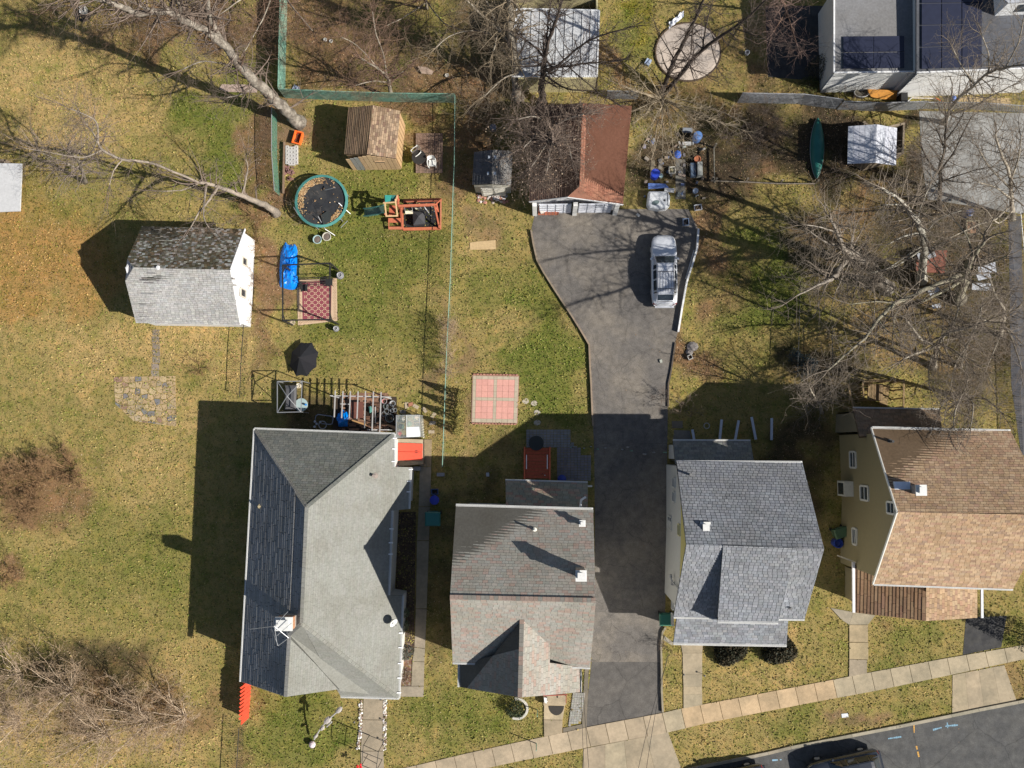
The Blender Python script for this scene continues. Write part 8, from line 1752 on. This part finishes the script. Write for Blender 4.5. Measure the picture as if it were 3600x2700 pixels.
for k, (x, y, lb) in enumerate(((1622,1392,'golden conical evergreen by the wire fence, topmost of the row'),(1618,1432,'golden conical evergreen by the wire fence, second of the row'),(1618,1472,'golden conical evergreen by the wire fence, third of the row'),(1612,1512,'golden conical evergreen by the wire fence, lowest of the row'))):
    leafy(lb, x, y, .45, 2.2, yg, 400+k, 1500, True, name='conical_evergreen', group='golden evergreens by the wire fence', s0=.055)
dg = [(.035, .05, .02), (.05, .07, .03), (.02, .03, .015)]
leafy('round dark clipped bush under the porch edge, left of two', 2562, 2278, 1.1, 1.0, [(.05, .045, .025), (.07, .055, .03), (.03, .035, .02)], 410, 5200, s0=.085, group='round clipped bushes before the blue-grey house')
leafy('round dark clipped bush under the porch edge, right of two', 2735, 2276, 1.1, 1.0, [(.05, .045, .025), (.07, .055, .03), (.03, .035, .02)], 411, 5200, s0=.085, group='round clipped bushes before the blue-grey house')
leafy('dark bush inside the pale stone ring', 1812, 2488, .62, .9, dg, 412, 1500)
leafy('grey green leafy shrub beside the satellite dish', 1427, 2150, .32, 1.2, [(.2, .22, .14), (.12, .15, .08)], 413, 500); leafy('grey green leafy shrub below the satellite dish', 1425, 2195, .34, 1.1, [(.2, .22, .14), (.12, .15, .08)], 414, 500)
leafy('dark shrub along the east wall garden bed', 1430, 2290, .5, 1.0, [(.05, .06, .05), (.09, .10, .08)], 415, 800); leafy('dark rusty shrub at the lower end of the garden bed', 1424, 2370, .5, .7, [(.13, .06, .03), (.06, .05, .04), (.2, .15, .1)], 416, 600)
leafy('bluish spruce seedling behind the blue-grey roofed house', 2830, 1290, 1.0, 1.6, [(.06, .09, .10), (.04, .06, .07)], 417, 1800, True); leafy('small bluish conifer left of the spruce seedling', 2790, 1250, .6, 1.0, [(.06, .09, .10), (.04, .06, .07)], 418, 900, True)
leafy('grey brown round bush by the white sided house corner', 2880, 250, .95, 1.5, [(.10, .09, .06), (.07, .065, .045)], 419, 2600); leafy('low green weeds under the grey brown round bush', 2845, 300, .7, .3, [(.10, .12, .03), (.08, .09, .03)], 420, 700)
leafy('dark evergreen tree at the right picture edge beside the tan roofed house', 3612, 2238, 1.1, 5.2, dg, 421, 7000, True, name='evergreen_tree', cat='tree')

# ================================================================== GRASS AND FALLEN LEAVES
def in_poly(X, Y, poly):
    ins = np.zeros(X.shape, bool); n = len(poly)
    for i in range(n):
        x1, y1 = poly[i]; x2, y2 = poly[(i+1) % n]
        with np.errstate(divide='ignore', invalid='ignore'): c_ = ((y1 > Y) != (y2 > Y)) & (X < (x2-x1)*(Y-y1)/(y2-y1+1e-12)+x1)
        ins ^= c_
    return ins
def mask_paved(X, Y):
    m = np.zeros(X.shape, bool)
    for p in PAVED: m |= in_poly(X, Y, p)
    return m
def quadsoup(name, X, Y, Z, S, colr, flat, seed, material, label, cat_):
    r = np.random.default_rng(seed); K = len(X); a = r.random(K)*6.283; C = np.stack([X, Y, Z], 1); tilt = r.random(K)*flat
    u = np.stack([np.cos(a), np.sin(a), r.uniform(-1, 1, K)*tilt], 1)*S[:, None]; v = np.stack([-np.sin(a), np.cos(a), r.uniform(-1, 1, K)*tilt], 1)*S[:, None]*r.uniform(.35, .8, K)[:, None]
    up = np.array([0, 0, 1.])*(np.abs(u[:, 2])+np.abs(v[:, 2]))[:, None]
    V = np.stack([C-u+up, C+v*.9+up, C+u+up, C-v+up], 1).reshape(-1, 3).astype(np.float32); F = np.arange(K*4, dtype=np.int32)
    me = bpy.data.meshes.new(name); me.vertices.add(K*4); me.vertices.foreach_set('co', V.ravel()); me.loops.add(K*4); me.polygons.add(K); me.loops.foreach_set('vertex_index', F); me.polygons.foreach_set('loop_start', np.arange(0, K*4, 4, dtype=np.int32)); me.update(calc_edges=True)
    at = me.color_attributes.new('tint', 'FLOAT_COLOR', 'POINT'); cc = np.repeat(np.concatenate([colr, np.ones((K, 1))], 1), 4, axis=0).astype(np.float32); at.data.foreach_set('color', cc.ravel()); me.materials.append(material)
    o = bpy.data.objects.new(name, me); COL.objects.link(o); o['kind'] = 'stuff'; o['label'] = label; o['category'] = cat_; return o
M_leafm = mat('leaf', (1, 1, 1), .9, .1, 5, tint=True, spec=.1)
# fallen leaves
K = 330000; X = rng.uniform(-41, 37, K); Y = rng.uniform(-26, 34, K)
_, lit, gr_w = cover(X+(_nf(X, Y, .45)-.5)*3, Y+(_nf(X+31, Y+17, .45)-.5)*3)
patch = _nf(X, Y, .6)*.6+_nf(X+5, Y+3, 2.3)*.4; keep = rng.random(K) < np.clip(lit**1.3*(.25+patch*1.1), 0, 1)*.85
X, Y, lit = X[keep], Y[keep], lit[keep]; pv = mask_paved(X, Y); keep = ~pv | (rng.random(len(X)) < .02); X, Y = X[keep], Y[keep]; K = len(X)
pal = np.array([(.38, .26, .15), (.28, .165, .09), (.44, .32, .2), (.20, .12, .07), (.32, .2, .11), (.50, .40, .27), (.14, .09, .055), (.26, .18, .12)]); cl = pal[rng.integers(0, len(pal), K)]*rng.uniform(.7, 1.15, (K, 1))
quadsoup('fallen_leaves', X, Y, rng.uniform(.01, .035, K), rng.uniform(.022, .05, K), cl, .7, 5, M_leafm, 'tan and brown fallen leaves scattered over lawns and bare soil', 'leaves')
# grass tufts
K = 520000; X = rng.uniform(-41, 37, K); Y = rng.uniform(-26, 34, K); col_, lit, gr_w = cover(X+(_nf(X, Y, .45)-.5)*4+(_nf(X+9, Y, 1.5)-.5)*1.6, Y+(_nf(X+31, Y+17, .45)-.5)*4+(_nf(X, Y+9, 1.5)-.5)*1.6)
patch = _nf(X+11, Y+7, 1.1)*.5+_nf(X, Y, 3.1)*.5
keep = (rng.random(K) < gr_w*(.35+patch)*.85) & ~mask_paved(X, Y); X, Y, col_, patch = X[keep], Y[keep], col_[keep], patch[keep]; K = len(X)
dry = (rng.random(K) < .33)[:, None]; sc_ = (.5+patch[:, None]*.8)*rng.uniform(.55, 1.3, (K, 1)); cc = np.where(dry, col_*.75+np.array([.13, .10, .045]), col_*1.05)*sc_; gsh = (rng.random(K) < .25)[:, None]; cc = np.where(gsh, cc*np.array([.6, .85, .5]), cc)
quadsoup('grass', X, Y, rng.uniform(.005, .03, K), rng.uniform(.03, .075, K), np.clip(cc, .004, .6), 1.2, 6, M_leafm, 'short winter grass mottled green and straw across the yards', 'grass')
